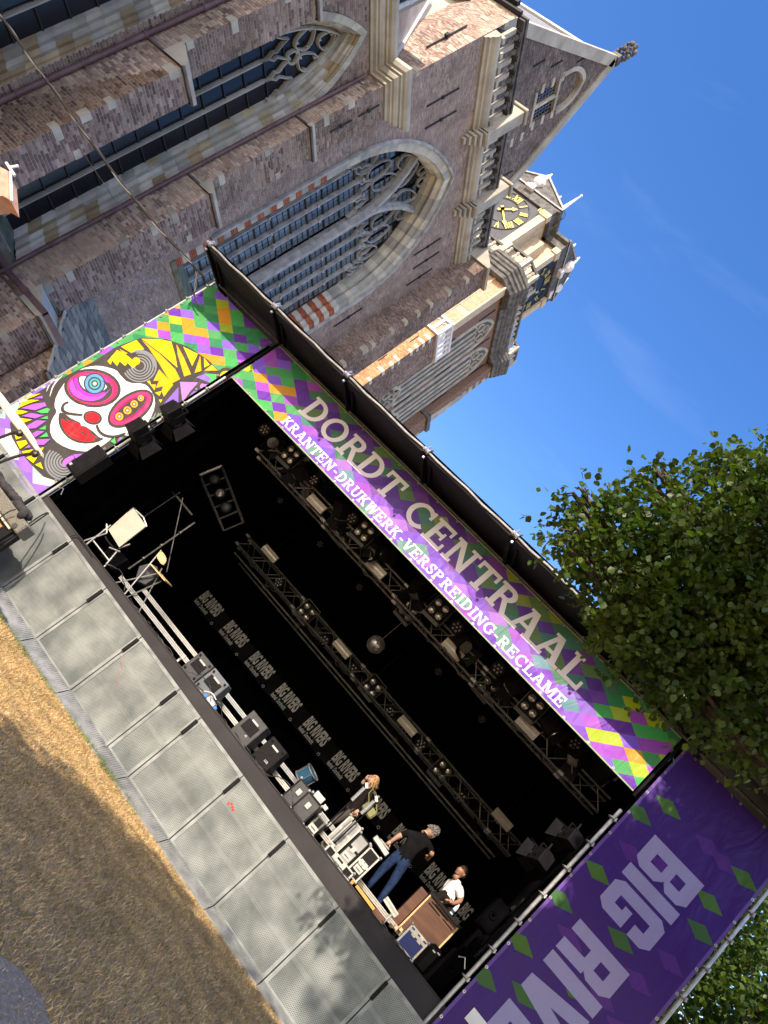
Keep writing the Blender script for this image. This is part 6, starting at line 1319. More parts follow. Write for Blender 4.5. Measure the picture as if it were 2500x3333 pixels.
q = MB(); a, b = onY(*F_(735, 1085), 13.6), onY(*F_(810, 1205), 13.6); q.beam(a, b, .10, .09); q.beam(a+Vector((0, -.06, .02)), b+Vector((0, -.06, .02)), .02, .02); o = q.build('aluminium_beam', M['alu'], None); tag(o, 'bright ribbed aluminium beam left of the organ', 'beam')
# organ
og = thing('organ', 'brown wooden organ console with panelled back, seen from behind', 'organ', (.95, 14.1, ZD))
q = MB(); q.bb((.60, 14.0, 1.60), (1.235, 14.62, 2.37)); q.build('cabinet', M['organ'], og, bevel=.01); q = MB(); q.bb((.57, 13.97, 2.37), (1.27, 14.68, 2.42)); q.build('lid', M['black_plastic'], og); q = MB()
for x in (.60, 1.235): q.bb((x-.014, 13.985, 1.58), (x+.014, 13.999, 2.37))
q.bb((.6, 13.985, 1.585), (1.235, 13.999, 1.61)); q.build('edge_strip', M['wood_pale'], og); q = MB()
for z, xa_, xb_ in ((2.31, .68, 1.05), (2.26, .66, .92), (2.27, .98, 1.2), (2.33, .75, 1.2)): q.bb((xa_, 13.99, z), (xb_, 13.998, z+.012))
q.build('vent_slot', M['black_cloth'], og); q = MB()
for x in (.64, 1.2):
    for y in (14.1, 14.5): q.bb((x-.03, y, ZD), (x+.03, y+.06, 1.6))
q.build('leg', M['organ'], og)
q = MB(); q.bb((.42, 14.3, ZD+.1), (.58, 14.9, 2.36)); o = q.build('side_cabinet', M['organ'], None); tag(o, 'dark wooden cabinet side standing left of the organ', 'cabinet'); 
for k in range(3): q = MB(); q.bb((.46+k*.07, 13.5, ZD+.08+k*.04), (.51+k*.07, 13.9, ZD+.13+k*.04)); o = q.build('wooden_batten', M['wood_pale'] if k else M['organ'], None); tag(o, ('short reddish wooden batten', 'pale wooden batten', 'upper pale wooden batten')[k]+' on the floor left of the blue case', 'batten', 'wooden battens by the organ')
case('blue_flight_case', 'royal blue flight case with aluminium edges in front of the organ', .66, 1.01, ZD+.02, 1.84, 13.0, .3, M['blue_case'], M['alu'], 'flight case', lid=.80, lat=2, hand=False)
t = thing('black_road_case', 'black rounded road case with silver latches right of the blue case', 'case', (1.1, 13.0, ZD)); q = MB(); q.bb((1.04, 12.98, ZD), (1.26, 13.35, 1.92)); q.build('body', M['black_plastic'], t, bevel=.05); q = MB(); q.box((1.2, 12.97, 1.86), (.05, .01, .02)); q.box((1.13, 12.97, 1.83), (.05, .01, .02)); q.build('latch', M['alu'], t)
# dark stack at the right
for k, (x, y, z, sx, sz) in enumerate(((1.42, 12.7, 1.85, .2, .7), (1.38, 13.0, 2.8, .24, .5))):
    t = thing('black_speaker', ('black speaker cabinet in the dark corner by the right pole', 'upper black speaker cabinet by the right pole')[k], 'loudspeaker', (x, y, z), 'speakers in the right corner'); q = MB(); q.box((x, y, z), (sx, .4, sz)); q.build('cabinet', M['black_cloth'], t, bevel=.02); q = MB(); q.lathe((x-.02, y-.2, z), [(.07, 0), (.06, .02), (.02, .0)], 14, axis=(0, -1, 0)); q.build('cone', M['black_cloth'], t); q = MB(); q.tube([(x+.1, y-.22, z+sz/2), (x+.12, y-.22, z+sz/2+.25)], .03, 10); q.build('pole_mount', M['black_metal'], t)
# trolley poles leaning by the woman
for k, ((a, b), (c_, d_)) in enumerate((((265, 660), (600, 335)), ((330, 740), (665, 425)))):
    t = thing('light_stand', ('folded chrome-headed stand with black poles left of the woman', 'second folded stand leaning across the flight case')[k], 'stand', onY(*F_(a, b), 13.2), 'folded stands leaning by the cases'); p0, p1 = onY(*F_(a, b), 13.2), onY(*F_(c_, d_), 13.2); p0.z = max(p0.z, ZD+.01)
    q = MB(); q.tube([p0, p1], .013, 8); q.tube([p0+Vector((.05, 0, -.0)), p1+Vector((.05, 0, 0))], .011, 8); q.build('pole', M['black_metal'], t); d = (p1-p0).normalized(); q = MB(); q.tube([p1-d*.30, p1-d*.02], .032, 8); q.box(p1+d*.03, (.09, .05, .05), Matrix.Rotation(.7, 3, 'Y')); q.sphere(p1+d*.08, .02, 8); q.build('head', M['alu'], t)
    if k: q = MB(); q.tube([p0+Vector((.0, -.05, 0)), p0+d*.55+Vector((0, -.05, 0))], .03, 10); q.build('sleeve', M['alu'], t)
c = onY(*F_(1215, 1160), 14.0); t = thing('water_bottle', 'clear plastic water bottle with blue label standing on the organ edge', 'bottle', c); q = MB(); q.lathe((c.x, 14.2, 2.425), [(.03, 0), (.033, .02), (.033, .14), (.014, .19), (.014, .21)], 12); q.build('bottle', M['lead_white'], t); q = MB(); q.lathe((c.x, 14.2, 2.46), [(.034, 0), (.034, .05)], 12); q.build('label_band', M['blue_drum'], t)

for k in range(9):
    r9 = random.Random(k); xa_ = (-6.9, -6.0, -5.4, -4.4, -3.6, -2.9, -2.3, -1.0, .3)[k]; pts = [Vector((xa_+i*.07, 12.06+.25*r9.random(), ZD+.012+.03*r9.random()+(.16*sin(i*pi/9) if k % 3 == 0 else 0))) for i in range(10)]
    q = MB(); q.tube(smooth(pts, 1, False) if False else pts, .008, 5); o = q.build('deck_cable', M['cable_grey'], None); tag(o, 'thin dusty cable lying on the deck edge '+['below the cream board', 'in front of the folding chair', 'left of the two wedge monitors', 'left of the white socket box', 'right of the white socket box', 'in front of the plain grey speaker', 'below the silver-labelled wedge monitor', 'in front of the flight cases', 'in front of the organ'][k], 'cable', 'cables along the deck edge')
# ================================================================== PEOPLE
def skin_body(name, bones, mats, parent, hands=()):
    """bones: list of (p0, p1, r0, r1, mat index) with shared joint points; one continuous skinned surface"""
    key = {}; V = []; Rr = []; Ed = []
    def vid(p, r):
        k = tuple(round(c, 4) for c in p)
        if k not in key: key[k] = len(V); V.append(p); Rr.append(r)
        else: Rr[key[k]] = max(Rr[key[k]], r)
        return key[k]
    for p0, p1, r0, r1, m in bones: Ed.append((vid(p0, r0), vid(p1, r1)))
    me = bpy.data.meshes.new(name); me.from_pydata([tuple(v) for v in V], Ed, []); o = bpy.data.objects.new(name, me); COL.objects.link(o)
    md = o.modifiers.new('skin', 'SKIN'); md.use_smooth_shade = True; md.branch_smoothing = .6
    for i, sv in enumerate(me.skin_vertices[0].data): sv.radius = (Rr[i], Rr[i]); sv.use_root = (i == 0)
    ss = o.modifiers.new('sub', 'SUBSURF'); ss.levels = 2; ss.render_levels = 2
    dg = bpy.context.evaluated_depsgraph_get(); ev = o.evaluated_get(dg); nm = bpy.data.meshes.new_from_object(ev, depsgraph=dg); bpy.data.objects.remove(o)
    q = MB(); vs = [v.co.copy() for v in nm.vertices]; q.v = [tuple(v) for v in vs]; q.f = [tuple(p.vertices) for p in nm.polygons]
    for p in nm.polygons:
        c = sum((vs[i] for i in p.vertices), Vector())/len(p.vertices); best = 9; bm = 0
        for p0, p1, r0, r1, m in bones:
            d = p1-p0; t = max(0, min(1, (c-p0).dot(d)/d.length_squared)); dist = (c-(p0+d*t)).length-(r0+(r1-r0)*t)
            if dist < best: best = dist; bm = m
        q.m.append(bm); q.c.append(None)
    for wrist, tip_dir, up in hands:        # palm and five bent fingers rooted in it
        d = tip_dir.normalized(); s = d.cross(up).normalized(); u = s.cross(d); hl = .085
        q.tube([wrist-d*.02, wrist+d*.03, wrist+d*hl], .03, 8, 0, True, [.026, .036, .030])
        for k, (off, ln) in enumerate(((-.030, .060), (-.010, .075), (.010, .078), (.028, .062))):
            b = wrist+d*hl*.85+s*off; q.tube([b, b+d*ln*.45-u*.008, b+d*ln*.8-u*.03, b+d*ln*.85-u*.045], .008, 6, 0, True, [.010, .0095, .008, .006])
        b = wrist+d*.03-s*.032; q.tube([b, b-s*.025+d*.03-u*.01, b-s*.022+d*.06-u*.02], .01, 6, 0, True, [.013, .011, .008])
    b = q.build('body', mats, parent, smooth=True); return b
def head(parent, c, face, up, skin, hair, hairstyle, sc=1.0, beard=None):
    f = face.normalized(); up = (up-f*up.dot(f)).normalized(); s = f.cross(up)
    def P(a, b, c_): return c+(s*a+up*b+f*c_)*sc
    q = MB(); n, m = 20, 14; vs = []; fs = []
    for i in range(m+1):
        t = pi*i/m
        for k in range(n):
            a = 2*pi*k/n; x, y, z = .077*sin(t)*cos(a), .118*cos(t), .096*sin(t)*sin(a)
            if y < -.02: x *= 1-(-.02-y)*3.2; z = z*(1-(-.02-y)*1.2)+(.012 if z > 0 else -.0)
            fr_ = max(0, sin(a))*sin(t)
            z += .022*max(0, 1-abs(y+.015)/.032)*max(0, 1-abs(x)/.020)*(z > 0)       # nose
            z -= .008*max(0, 1-abs(y-.018)/.02)*max(0, 1-abs(abs(x)-.032)/.02)*(z > 0)  # eye sockets
            z += .005*max(0, 1-abs(y+.068)/.014)*max(0, 1-abs(x)/.03)*(z > 0)
            vs.append(P(x, y, z))
    for i in range(m):
        for k in range(n): fs.append((i*n+k, (i+1)*n+k, (i+1)*n+(k+1) % n, i*n+(k+1) % n))
    q.add(vs, fs, 0); q.tube([P(0, -.16, -.03), P(0, -.07, -.01)], .052*sc, 10, 0)
    for e in (-1, 1): q.sphere(P(e*.079, -.005, -.005), .022*sc, 8, 0, (.7, .7, 1.3))
    h = q.build('head', skin, parent, smooth=True); q = MB()
    for e in (-1, 1): q.sphere(P(e*.031, .018, .083), .010*sc, 8)
    q.build('eye', M['eye'], h); q = MB(); q.beam(P(-.022, -.066, .088), P(.022, -.066, .088), .006, .012, up); q.build('mouth', M['lips'], h)
    q = MB(); q.beam(P(-.048, .040, .080), P(-.016, .043, .091), .006, .006, up); q.beam(P(.048, .040, .080), P(.016, .043, .091), .006, .006, up); q.build('eyebrow', hair, h)
    q = MB(); rnd = random.Random(3)
    for i in range(520):
        t = rnd.uniform(0, 1.75 if hairstyle != 'short' else 1.35); a = rnd.uniform(0, 2*pi)
        x, y, z = .082*sin(t)*cos(a), .122*cos(t), .101*sin(t)*sin(a)
        if z > .035 and y < .075: continue
        if hairstyle == 'receding' and z > .0 and y < .085: continue
        d = Vector((x, y, z)).normalized(); ln = {'bob': .05, 'curly': .026, 'short': .012, 'receding': .010}[hairstyle]
        dr = d*.3+Vector((rnd.uniform(-.5, .5), -.9 if hairstyle == 'bob' else rnd.uniform(-.4, .4), rnd.uniform(-.5, .5))); b = Vector((x, y, z)); e = b+dr*ln*(1.6 if hairstyle == 'bob' and y < .05 else 1)+d*.006; sd_ = dr.cross(d).normalized()*.008
        q.add([P(*(b-sd_)), P(*(b+sd_)), P(*(e+sd_*.6+d*.006)), P(*(e-sd_*.6+d*.006))], [(0, 1, 2, 3)])
    n, m = 16, 8; vs = []; fs = []
    for i in range(m+1):
        t = (1.62 if hairstyle in ('bob', 'curly') else 1.3)*i/m
        for k in range(n):
            a = 2*pi*k/n; tt = t*(1 if sin(a) < .2 else (.62 if hairstyle != 'receding' else .3)); vs.append(P(.083*sin(tt)*cos(a), .124*cos(tt)+.002, .102*sin(tt)*sin(a)))
    for i in range(m):
        for k in range(n): fs.append((i*n+k, (i+1)*n+k, (i+1)*n+(k+1) % n, i*n+(k+1) % n))
    q.add(vs, fs); q.build('hair', hair, h, smooth=True)
    if beard: q = MB(); q.sphere(P(0, -.082, .035), .05*sc, 10, 0, (1.0, .75, .75)); q.build('beard', beard, h, smooth=True)
M['eye'] = mat('eye', (.02, .02, .02), None, 1, .3); M['lips'] = mat('lips', (.30, .10, .08), None, 1, .6)
M['hair_grey'] = mat('greying_curly_hair', (.06, .05, .045), (.30, .28, .26), 60, .8); M['hair_blond'] = mat('blond_hair', (.30, .17, .07), (.48, .30, .14), 30, .7); M['hair_dark'] = mat('dark_cropped_hair', (.03, .022, .018), (.06, .05, .04), 30, .8); M['stubble'] = mat('stubble', (.13, .075, .055), (.20, .12, .09), 40, .8)
M['tee_black'] = mat('black_tshirt', (.004, .004, .005), (.008, .008, .009), 9, .9, spec=.08, bump=.8, bscale=14); M['jeans'] = mat('blue_jeans', (.012, .028, .075), (.022, .045, .11), 12, .85, spec=.08, bump=.8, bscale=20)
M['shoe'] = mat('dark_shoes', (.02, .02, .025), None, 1, .6); M['top_dark'] = mat('dark_jumper', (.010, .008, .008), (.018, .014, .014), 9, .95, spec=.08, bump=.8, bscale=14); M['trousers'] = mat('grey_trousers', (.06, .052, .05), (.085, .075, .07), 6, .9, spec=.08, bump=.8, bscale=10)
M['tee_white'] = mat('white_tshirt', (.66, .66, .68), (.76, .76, .78), 6, .85, bump=.4, bscale=9); M['bag'] = mat('olive_bag', (.16, .17, .07), (.22, .23, .10), 6, .7)
def H_(x, y): return (1250+x*.4202, 2600+y*.4202)
def I_(x, y): return (1100+x*.2364, 2450+y*.2364)
# man in jeans bending to the right, back to us
Yp = 14.3
man = thing('person', 'man in black T-shirt and blue jeans seen from behind, leaning over', 'person', onY(*F_(640, 1080), Yp)); J = lambda x, y, dy=0: onY(*H_(x, y), Yp+dy)
hip, belly, chest, nk = J(140, 455), J(205, 385), J(268, 315), J(325, 282, .05)
ls, rs = J(195, 262), J(352, 352, .05); le, lw = J(112, 288, -.05), J(48, 335, .0); re, rw = J(370, 432, .05), J(350, 450, .3)
lh, rh = onY(*F_(790, 815), Yp), onY(*F_(852, 868), Yp); lk, rk = onY(*F_(705, 905), Yp+.05), onY(*F_(775, 990), Yp+.05); lf, rf_ = onY(*F_(618, 1010), Yp+.05), onY(*F_(688, 1112), Yp+.05)
lt, rt = lf+Vector((-.05, .16, -.05)), rf_+Vector((.0, .18, -.05))
LM = lambda a, b: (a+b)/2
bones = [(hip, belly, .13, .135, 1), (belly, chest, .135, .15, 1), (chest, nk, .15, .075, 1), (chest, ls, .15, .075, 1), (ls, LM(ls, le), .075, .066, 1), (LM(ls, le), le, .05, .045, 0), (le, lw, .045, .03, 0), (chest, rs, .15, .08, 1), (rs, LM(rs, re), .08, .066, 1), (LM(rs, re), re, .052, .048, 0), (re, rw, .045, .03, 0),
         (hip, lh, .13, .105, 2), (lh, lk, .105, .072, 2), (lk, lf, .07, .05, 2), (lf, lt, .05, .04, 3), (hip, rh, .13, .11, 2), (rh, rk, .11, .074, 2), (rk, rf_, .072, .052, 2), (rf_, rt, .05, .042, 3)]
skin_body('body', bones, [M['skin'], M['tee_black'], M['jeans'], M['shoe']], man, [(lw, lw-le, Vector((0, -1, .2))), (rw, rw-re, Vector((0, 0, 1)))])
head(man, J(368, 258, .10), Vector((.75, .62, -.35)), Vector((.55, .2, .8)), M['skin'], M['hair_grey'], 'curly', 1.05)
# woman in profile, hand to her forehead
Yw = 14.9
wo = thing('person', 'blond woman in dark top shading her eyes with one hand, olive shoulder bag', 'person', onY(*F_(330, 660), Yw)); J = lambda x, y, dy=0: onY(*I_(x, y), Yw+dy)
hp_, be, ch_, nk = J(195, 790), J(265, 700), J(385, 590), J(455, 498); rs, ls = J(450, 545, -.12), J(400, 520, .14)
re, rw = J(405, 700, -.2), J(275, 800, -.2); le, lw = J(325, 425, .12), J(385, 365, .05)
k1, f1 = J(60, 880, -.05), J(-120, 990, -.05); k2, f2 = J(80, 905, .12), J(-90, 1010, .12)
bones = [(hp_, be, .125, .115, 1), (be, ch_, .115, .125, 1), (ch_, nk, .125, .05, 1), (ch_, rs, .12, .062, 1), (rs, re, .062, .045, 1), (re, rw, .043, .032, 1), (ch_, ls, .12, .06, 1), (ls, le, .06, .044, 1), (le, lw, .038, .026, 0), (hp_, k1, .125, .08, 2), (k1, f1, .08, .055, 2), (hp_, k2, .125, .08, 2), (k2, f2, .08, .055, 2), (f1, f1+Vector((-.18, 0, -.03)), .05, .035, 3), (f2, f2+Vector((-.18, 0, -.03)), .05, .035, 3)]
skin_body('body', bones, [M['skin'], M['top_dark'], M['trousers'], M['shoe']], wo, [(rw, rw-re, Vector((0, -1, 0))), (lw, lw-le+Vector((0, 0, .05)), Vector((-1, 0, .3)))])
head(wo, J(488, 392), Vector((-.93, -.35, -.05)), Vector((.15, 0, 1)), M['skin'], M['hair_blond'], 'bob', .98)
bg_ = thing('handbag', 'olive green shoulder bag hanging at the side of the blond woman', 'bag', J(435, 790, -.3)); c = J(430, 795, -.28)
q = MB(); q.box(c, (.27, .1, .18), Matrix.Rotation(.15, 3, 'Y')); q.build('pouch', M['bag'], bg_, bevel=.03); q = MB(); q.tube([c+Vector((-.1, 0, .08)), J(425, 560, -.2), J(480, 500, -.15), J(530, 580, -.1), c+Vector((.11, 0, .08))], .009, 6); q.build('strap', M['bag'], bg_)
# seated man in white T-shirt behind the organ
Ys = 15.0
se = thing('person', 'man with cropped dark hair in white T-shirt sitting behind the organ looking up', 'person', (1.0, Ys, ZD)); J = lambda x, y, dy=0: onY(*H_(x, y), Ys+dy)
hp_, be, ch_, nk = J(440, 800), J(490, 750), J(548, 690), J(583, 625); ls, rs = J(520, 640, .16), J(588, 690, -.12); re, rw = J(592, 795, -.2), J(530, 812, -.42); le, lw = J(455, 720, .1), J(440, 770, -.25)
k1, k2 = hp_+Vector((-.12, -.4, .02)), hp_+Vector((.2, -.38, .02)); f1, f2 = Vector((k1.x, k1.y, ZD+.06)), Vector((k2.x, k2.y, ZD+.06))
bones = [(hp_, be, .15, .145, 1), (be, ch_, .145, .155, 1), (ch_, nk, .155, .06, 1), (ch_, rs, .15, .085, 1), (rs, LM(rs, re), .085, .075, 1), (LM(rs, re), re, .05, .045, 0), (re, rw, .044, .03, 0), (ch_, ls, .15, .08, 1), (ls, LM(ls, le), .08, .07, 1), (LM(ls, le), le, .048, .044, 0), (le, lw, .042, .03, 0), (hp_, k1, .14, .08, 2), (k1, f1, .075, .05, 2), (hp_, k2, .14, .08, 2), (k2, f2, .075, .05, 2)]
skin_body('body', bones, [M['skin_tan'], M['tee_white'], M['top_dark'], M['shoe']], se, [(rw, Vector((-1, -.4, -.1)), Vector((0, 0, 1))), (lw, Vector((0, -1, -.2)), Vector((0, 0, 1)))])
head(se, J(598, 566), Vector((-.62, -.75, .32)), Vector((.1, .2, 1)), M['skin_tan'], M['hair_dark'], 'receding', 1.04, M['stubble'])
q = MB(); q.lathe((hp_.x, hp_.y+.05, ZD), [(.18, 0), (.03, .03), (.03, max(.1, hp_.z-ZD-.24)), (.2, max(.12, hp_.z-ZD-.2)), (.2, max(.16, hp_.z-ZD-.14))], 16); o = q.build('stool', M['black_plastic'], None); tag(o, 'black round stool under the man in the white T-shirt', 'stool')

# ================================================================== LOOSE THINGS AT THE LEFT
def polyline_px(pts, Ys_): return [onY(x, y, Y) for (x, y), Y in zip(pts, Ys_)]
q = MB(); pts = [(-40, 0), (0, 48), (130, 232), (270, 425), (400, 603), (520, 748), (600, 832), (668, 905)]; Yl = [9.0, 9.1, 9.6, 10.2, 10.8, 11.3, 11.6, 11.9]
P_ = polyline_px(pts, Yl); q.tube(P_, .026, 6); wr = q.build('overhead_cable', M['cable'], None); tag(wr, 'thick twisted black cable strung from the stage corner up past the church windows', 'cable')
q = MB(); tw_ = []
for i in range(len(P_)-1):
    for k in range(10): t = k/10; a = (i+t)*6; tw_.append(P_[i]+(P_[i+1]-P_[i])*t+Vector((.03*cos(a), .03*sin(a), .03*sin(a))))
q.tube(tw_, .014, 5); q.build('strand', mat('pale_worn_cable', (.28, .26, .23), (.05, .05, .05), 3, .5), wr)
q = MB(); q.tube(polyline_px([(150, 350), (275, 505), (400, 690), (540, 880), (600, 960)], [11, 11.4, 11.7, 11.9, 12.0]), .006, 5); o = q.build('thin_wire', M['cable'], None); tag(o, 'thin dark wire sagging under the thick overhead cable', 'wire')
for k, pl in enumerate(([(636, 882), (640, 930), (628, 965), (650, 1000)], [(642, 884), (630, 940), (640, 985), (655, 1002)])):
    q = MB(); q.tube(polyline_px(smooth(pl, 2, False), [11.8]*40), .008, 5); q.build('loop', M['cable'], wr)
# cream bracket with two cables
br = thing('cream_bracket', 'long curved cream metal arm with two black cables reaching in from the left edge', 'bracket', onY(0, 1300, 8.2)); Yk = 8.2
P2_ = [onY(*p_, Yk) for p_ in K((-300, 420), (0, 740), (60, 800), (180, 960), (300, 1120), (400, 1250), (500, 1400), (505, 1440), (600, 1580), (590, 1640), (545, 1560), (510, 1560), (340, 1320), (300, 1270), (280, 1290), (200, 1190), (100, 1060), (0, 910), (-300, 600))]
q = MB(); q.prism([(p_.x, p_.z) for p_ in P2_], (Vector((0, Yk, 0)), Vector((1, 0, 0)), Vector((0, 0, 1)), Vector((0, -1, 0))), 0, .08); q.build('arm', mat('cream_paint', (.56, .50, .38), (.64, .58, .46), 3, .45), br, bevel=.012)
pe = onY(*K((-260, 480))[0], Yk); q = MB(); q.tube([(pe.x-.1, Yk+.04, 0), (pe.x-.1, Yk+.04, pe.z+.3)], .05, 10); q.build('post', M['tube'], br)
for pl in ([(-200, 1420), (0, 1345), (120, 1300), (200, 1270), (260, 1290)], [(-200, 1760), (100, 1640), (250, 1590), (400, 1560), (470, 1570)]): 
    q = MB(); q.tube([onY(*p_, Yk-.05) for p_ in K(*smooth(pl, 2, False))], .018, 8); q.sphere(onY(*K(pl[-1])[0], Yk-.05), .045, 8); q.build('cable', M['cable'], br)
# padded box at the left edge
def Z1(x, y): return (x/4.1475, 1500+y/4.1475)
Yx = 9.7; A = [onY(*Z1(*p_), Yx) for p_ in ((0, 440), (380, 860), (215, 985), (0, 745))]; xr = (A[1].x+A[2].x)/2; zt1 = A[1].z; zb1 = A[2].z
M['ribbed'] = mat('ribbed_grey_rubber', (.10, .10, .085), (.26, .25, .21), 70, .75, bump=1.0, bscale=90)
t = thing('padded_loudspeaker', 'loudspeaker with ribbed grey padded top and orange mesh front at the left edge', 'loudspeaker', (xr-.5, Yx, 0)); q = MB(); q.bb((xr-1.3, Yx, zb1), (xr, Yx+.3, zt1)); q.build('padded_top', M['ribbed'], t, bevel=.02)
q = MB(); q.bb((xr-1.3, Yx+.03, 0), (xr-.08, Yx+.3, zb1-.01)); q.build('cabinet', M['black_plastic'], t); q = MB(); q.bb((xr-1.3, Yx+.0, zb1-.17), (xr-.22, Yx+.028, zb1-.08)); q.build('mesh_strip', mat('orange_mesh', (.30, .15, .05), (.5, .28, .10), 60, .6), t)
q = MB(); q.bb((xr-1.3, Yx+.0, zb1-.04), (xr-.12, Yx+.02, zb1-.01)); q.build('trim', M['cream'], t); q = MB(); q.lathe((xr-.11, Yx-.001, zb1+.05), [(.04, 0), (.04, .012), (.02, .012)], 14, axis=(0, -1, 0)); q.build('cap', M['grey_plastic'], t)
q = MB(); rnd = random.Random(8)
for i in range(14): q.sphere((xr-.25-i*.09, Yx+.1, zt1+.05+.03*rnd.random()), .10+.03*rnd.random(), 8, 0, (1, 1, .6))
q.sphere((xr-.2, Yx+.0, zt1+.03), .09, 8, 0, (.8, .6, 1)); o = q.build('black_cloth_bundle', mat('crumpled_black_cloth', (.02, .02, .024), (.04, .04, .045), 8, .9, bump=1, bscale=12), None, smooth=True); tag(o, 'crumpled black cloth lying over the padded loudspeaker', 'cloth')
for k, pl in enumerate(([(0, 1115), (300, 930), (380, 860), (560, 730), (640, 700)], [(0, 1170), (380, 900), (560, 770), (655, 705)], [(0, 770), (120, 680), (215, 655)], [(915, 1045), (1000, 1000), (1050, 995), (1085, 1030), (1190, 1170), (1260, 1270)])):
    q = MB(); q.tube([onY(*Z1(*p_), (9.6, 9.62, 9.6, 11.95)[k]+(.9*(i/20) if k < 2 else 0)) for i, p_ in enumerate(smooth(pl, 2, False))], .011 if k < 2 else .009, 6); o = q.build('floor_cable', M['cable'], None)
    tag(o, ('upper black cable looped over the leftmost barrier panel', 'lower black cable crossing the leftmost barrier panel', 'thin wire across the padded top', 'grey cable hooked over the stage edge')[k], 'cable')
# kiosk roof end far left
kx = onY(30, 560, 8.0); t = thing('kiosk', 'tip of a pink tiled kiosk roof with white cross finial at the left edge', 'kiosk', (kx.x-.9, 8, 0))
q = MB(); q.prism([(kx.x-1.8, 3.05), (kx.x-.02, 3.75), (kx.x-.02, 3.62), (kx.x-1.75, 2.9)], frameY(8.0), -.5, .1); q.add([(kx.x-1.7, 8.4, 0), (kx.x-.6, 8.4, 0), (kx.x-.6, 8.4, 3.2), (kx.x-1.7, 8.4, 3.0)], [(0, 1, 2, 3)]); 
P3 = [onY(*p_, 8.0) for p_ in ((-40, 560), (0, 545), (28, 560), (36, 655), (10, 640), (-40, 648))]; q.prism([(p_.x, p_.z) for p_ in P3], frameY(8.0), -.3, .02); q.build('roof', mat('pink_tiles', (.42, .24, .17), (.55, .34, .26), 9, .7), t)
q = MB()
for a, b in (((20, 530), (48, 572)), ((30, 545), (60, 540)), ((34, 560), (38, 655))): q.tube([onY(*a, 7.97), onY(*b, 7.97)], .022, 6)
q.build('finial', M['white_paint'], t)
# ================================================================== TREES
def leaf_mat(name, c1, c2, tr):
    m = bpy.data.materials.new(name); m.use_nodes = True; t = m.node_tree; p = t.nodes['Principled BSDF']; l = t.links.new
    a = N(t, 'ShaderNodeAttribute', attribute_name='col'); tc = N(t, 'ShaderNodeTexCoord'); nz = N(t, 'ShaderNodeTexNoise'); nz.inputs['Scale'].default_value = 1.7; l(tc.outputs['Object'], nz.inputs[0])
    rp = N(t, 'ShaderNodeValToRGB'); rp.color_ramp.elements[0].position = .35; rp.color_ramp.elements[1].position = .65; rp.color_ramp.elements[0].color = (*c1, 1); rp.color_ramp.elements[1].color = (*c2, 1); l(nz.outputs['Fac'], rp.inputs[0])
    mx = N(t, 'ShaderNodeMix', data_type='RGBA', blend_type='MULTIPLY'); mx.inputs['Factor'].default_value = 1; l(rp.outputs[0], mx.inputs['A']); l(a.outputs['Color'], mx.inputs['B']); l(mx.outputs['Result'], p.inputs['Base Color']); p.inputs['Roughness'].default_value = .42; p.inputs['Specular IOR Level'].default_value = .45
    tl = N(t, 'ShaderNodeBsdfTranslucent'); g = N(t, 'ShaderNodeMix', data_type='RGBA', blend_type='MULTIPLY'); g.inputs['Factor'].default_value = 1; g.inputs['B'].default_value = (1.5, 1.6, .5, 1); l(mx.outputs['Result'], g.inputs['A']); l(g.outputs['Result'], tl.inputs['Color'])
    ms = N(t, 'ShaderNodeMixShader'); ms.inputs[0].default_value = tr; out = t.nodes['Material Output']; l(p.outputs[0], ms.inputs[1]); l(tl.outputs[0], ms.inputs[2]); l(ms.outputs[0], out.inputs['Surface']); return m
M['leaf'] = leaf_mat('lime_leaf', (.038, .085, .018), (.09, .145, .030), .40); M['bark'] = mat('bark', (.05, .04, .03), (.12, .10, .08), 9, .9, bump=.6)
M['leaf_rear'] = leaf_mat('shade_tree_leaf', (.04, .05, .02), (.08, .09, .035), .05)
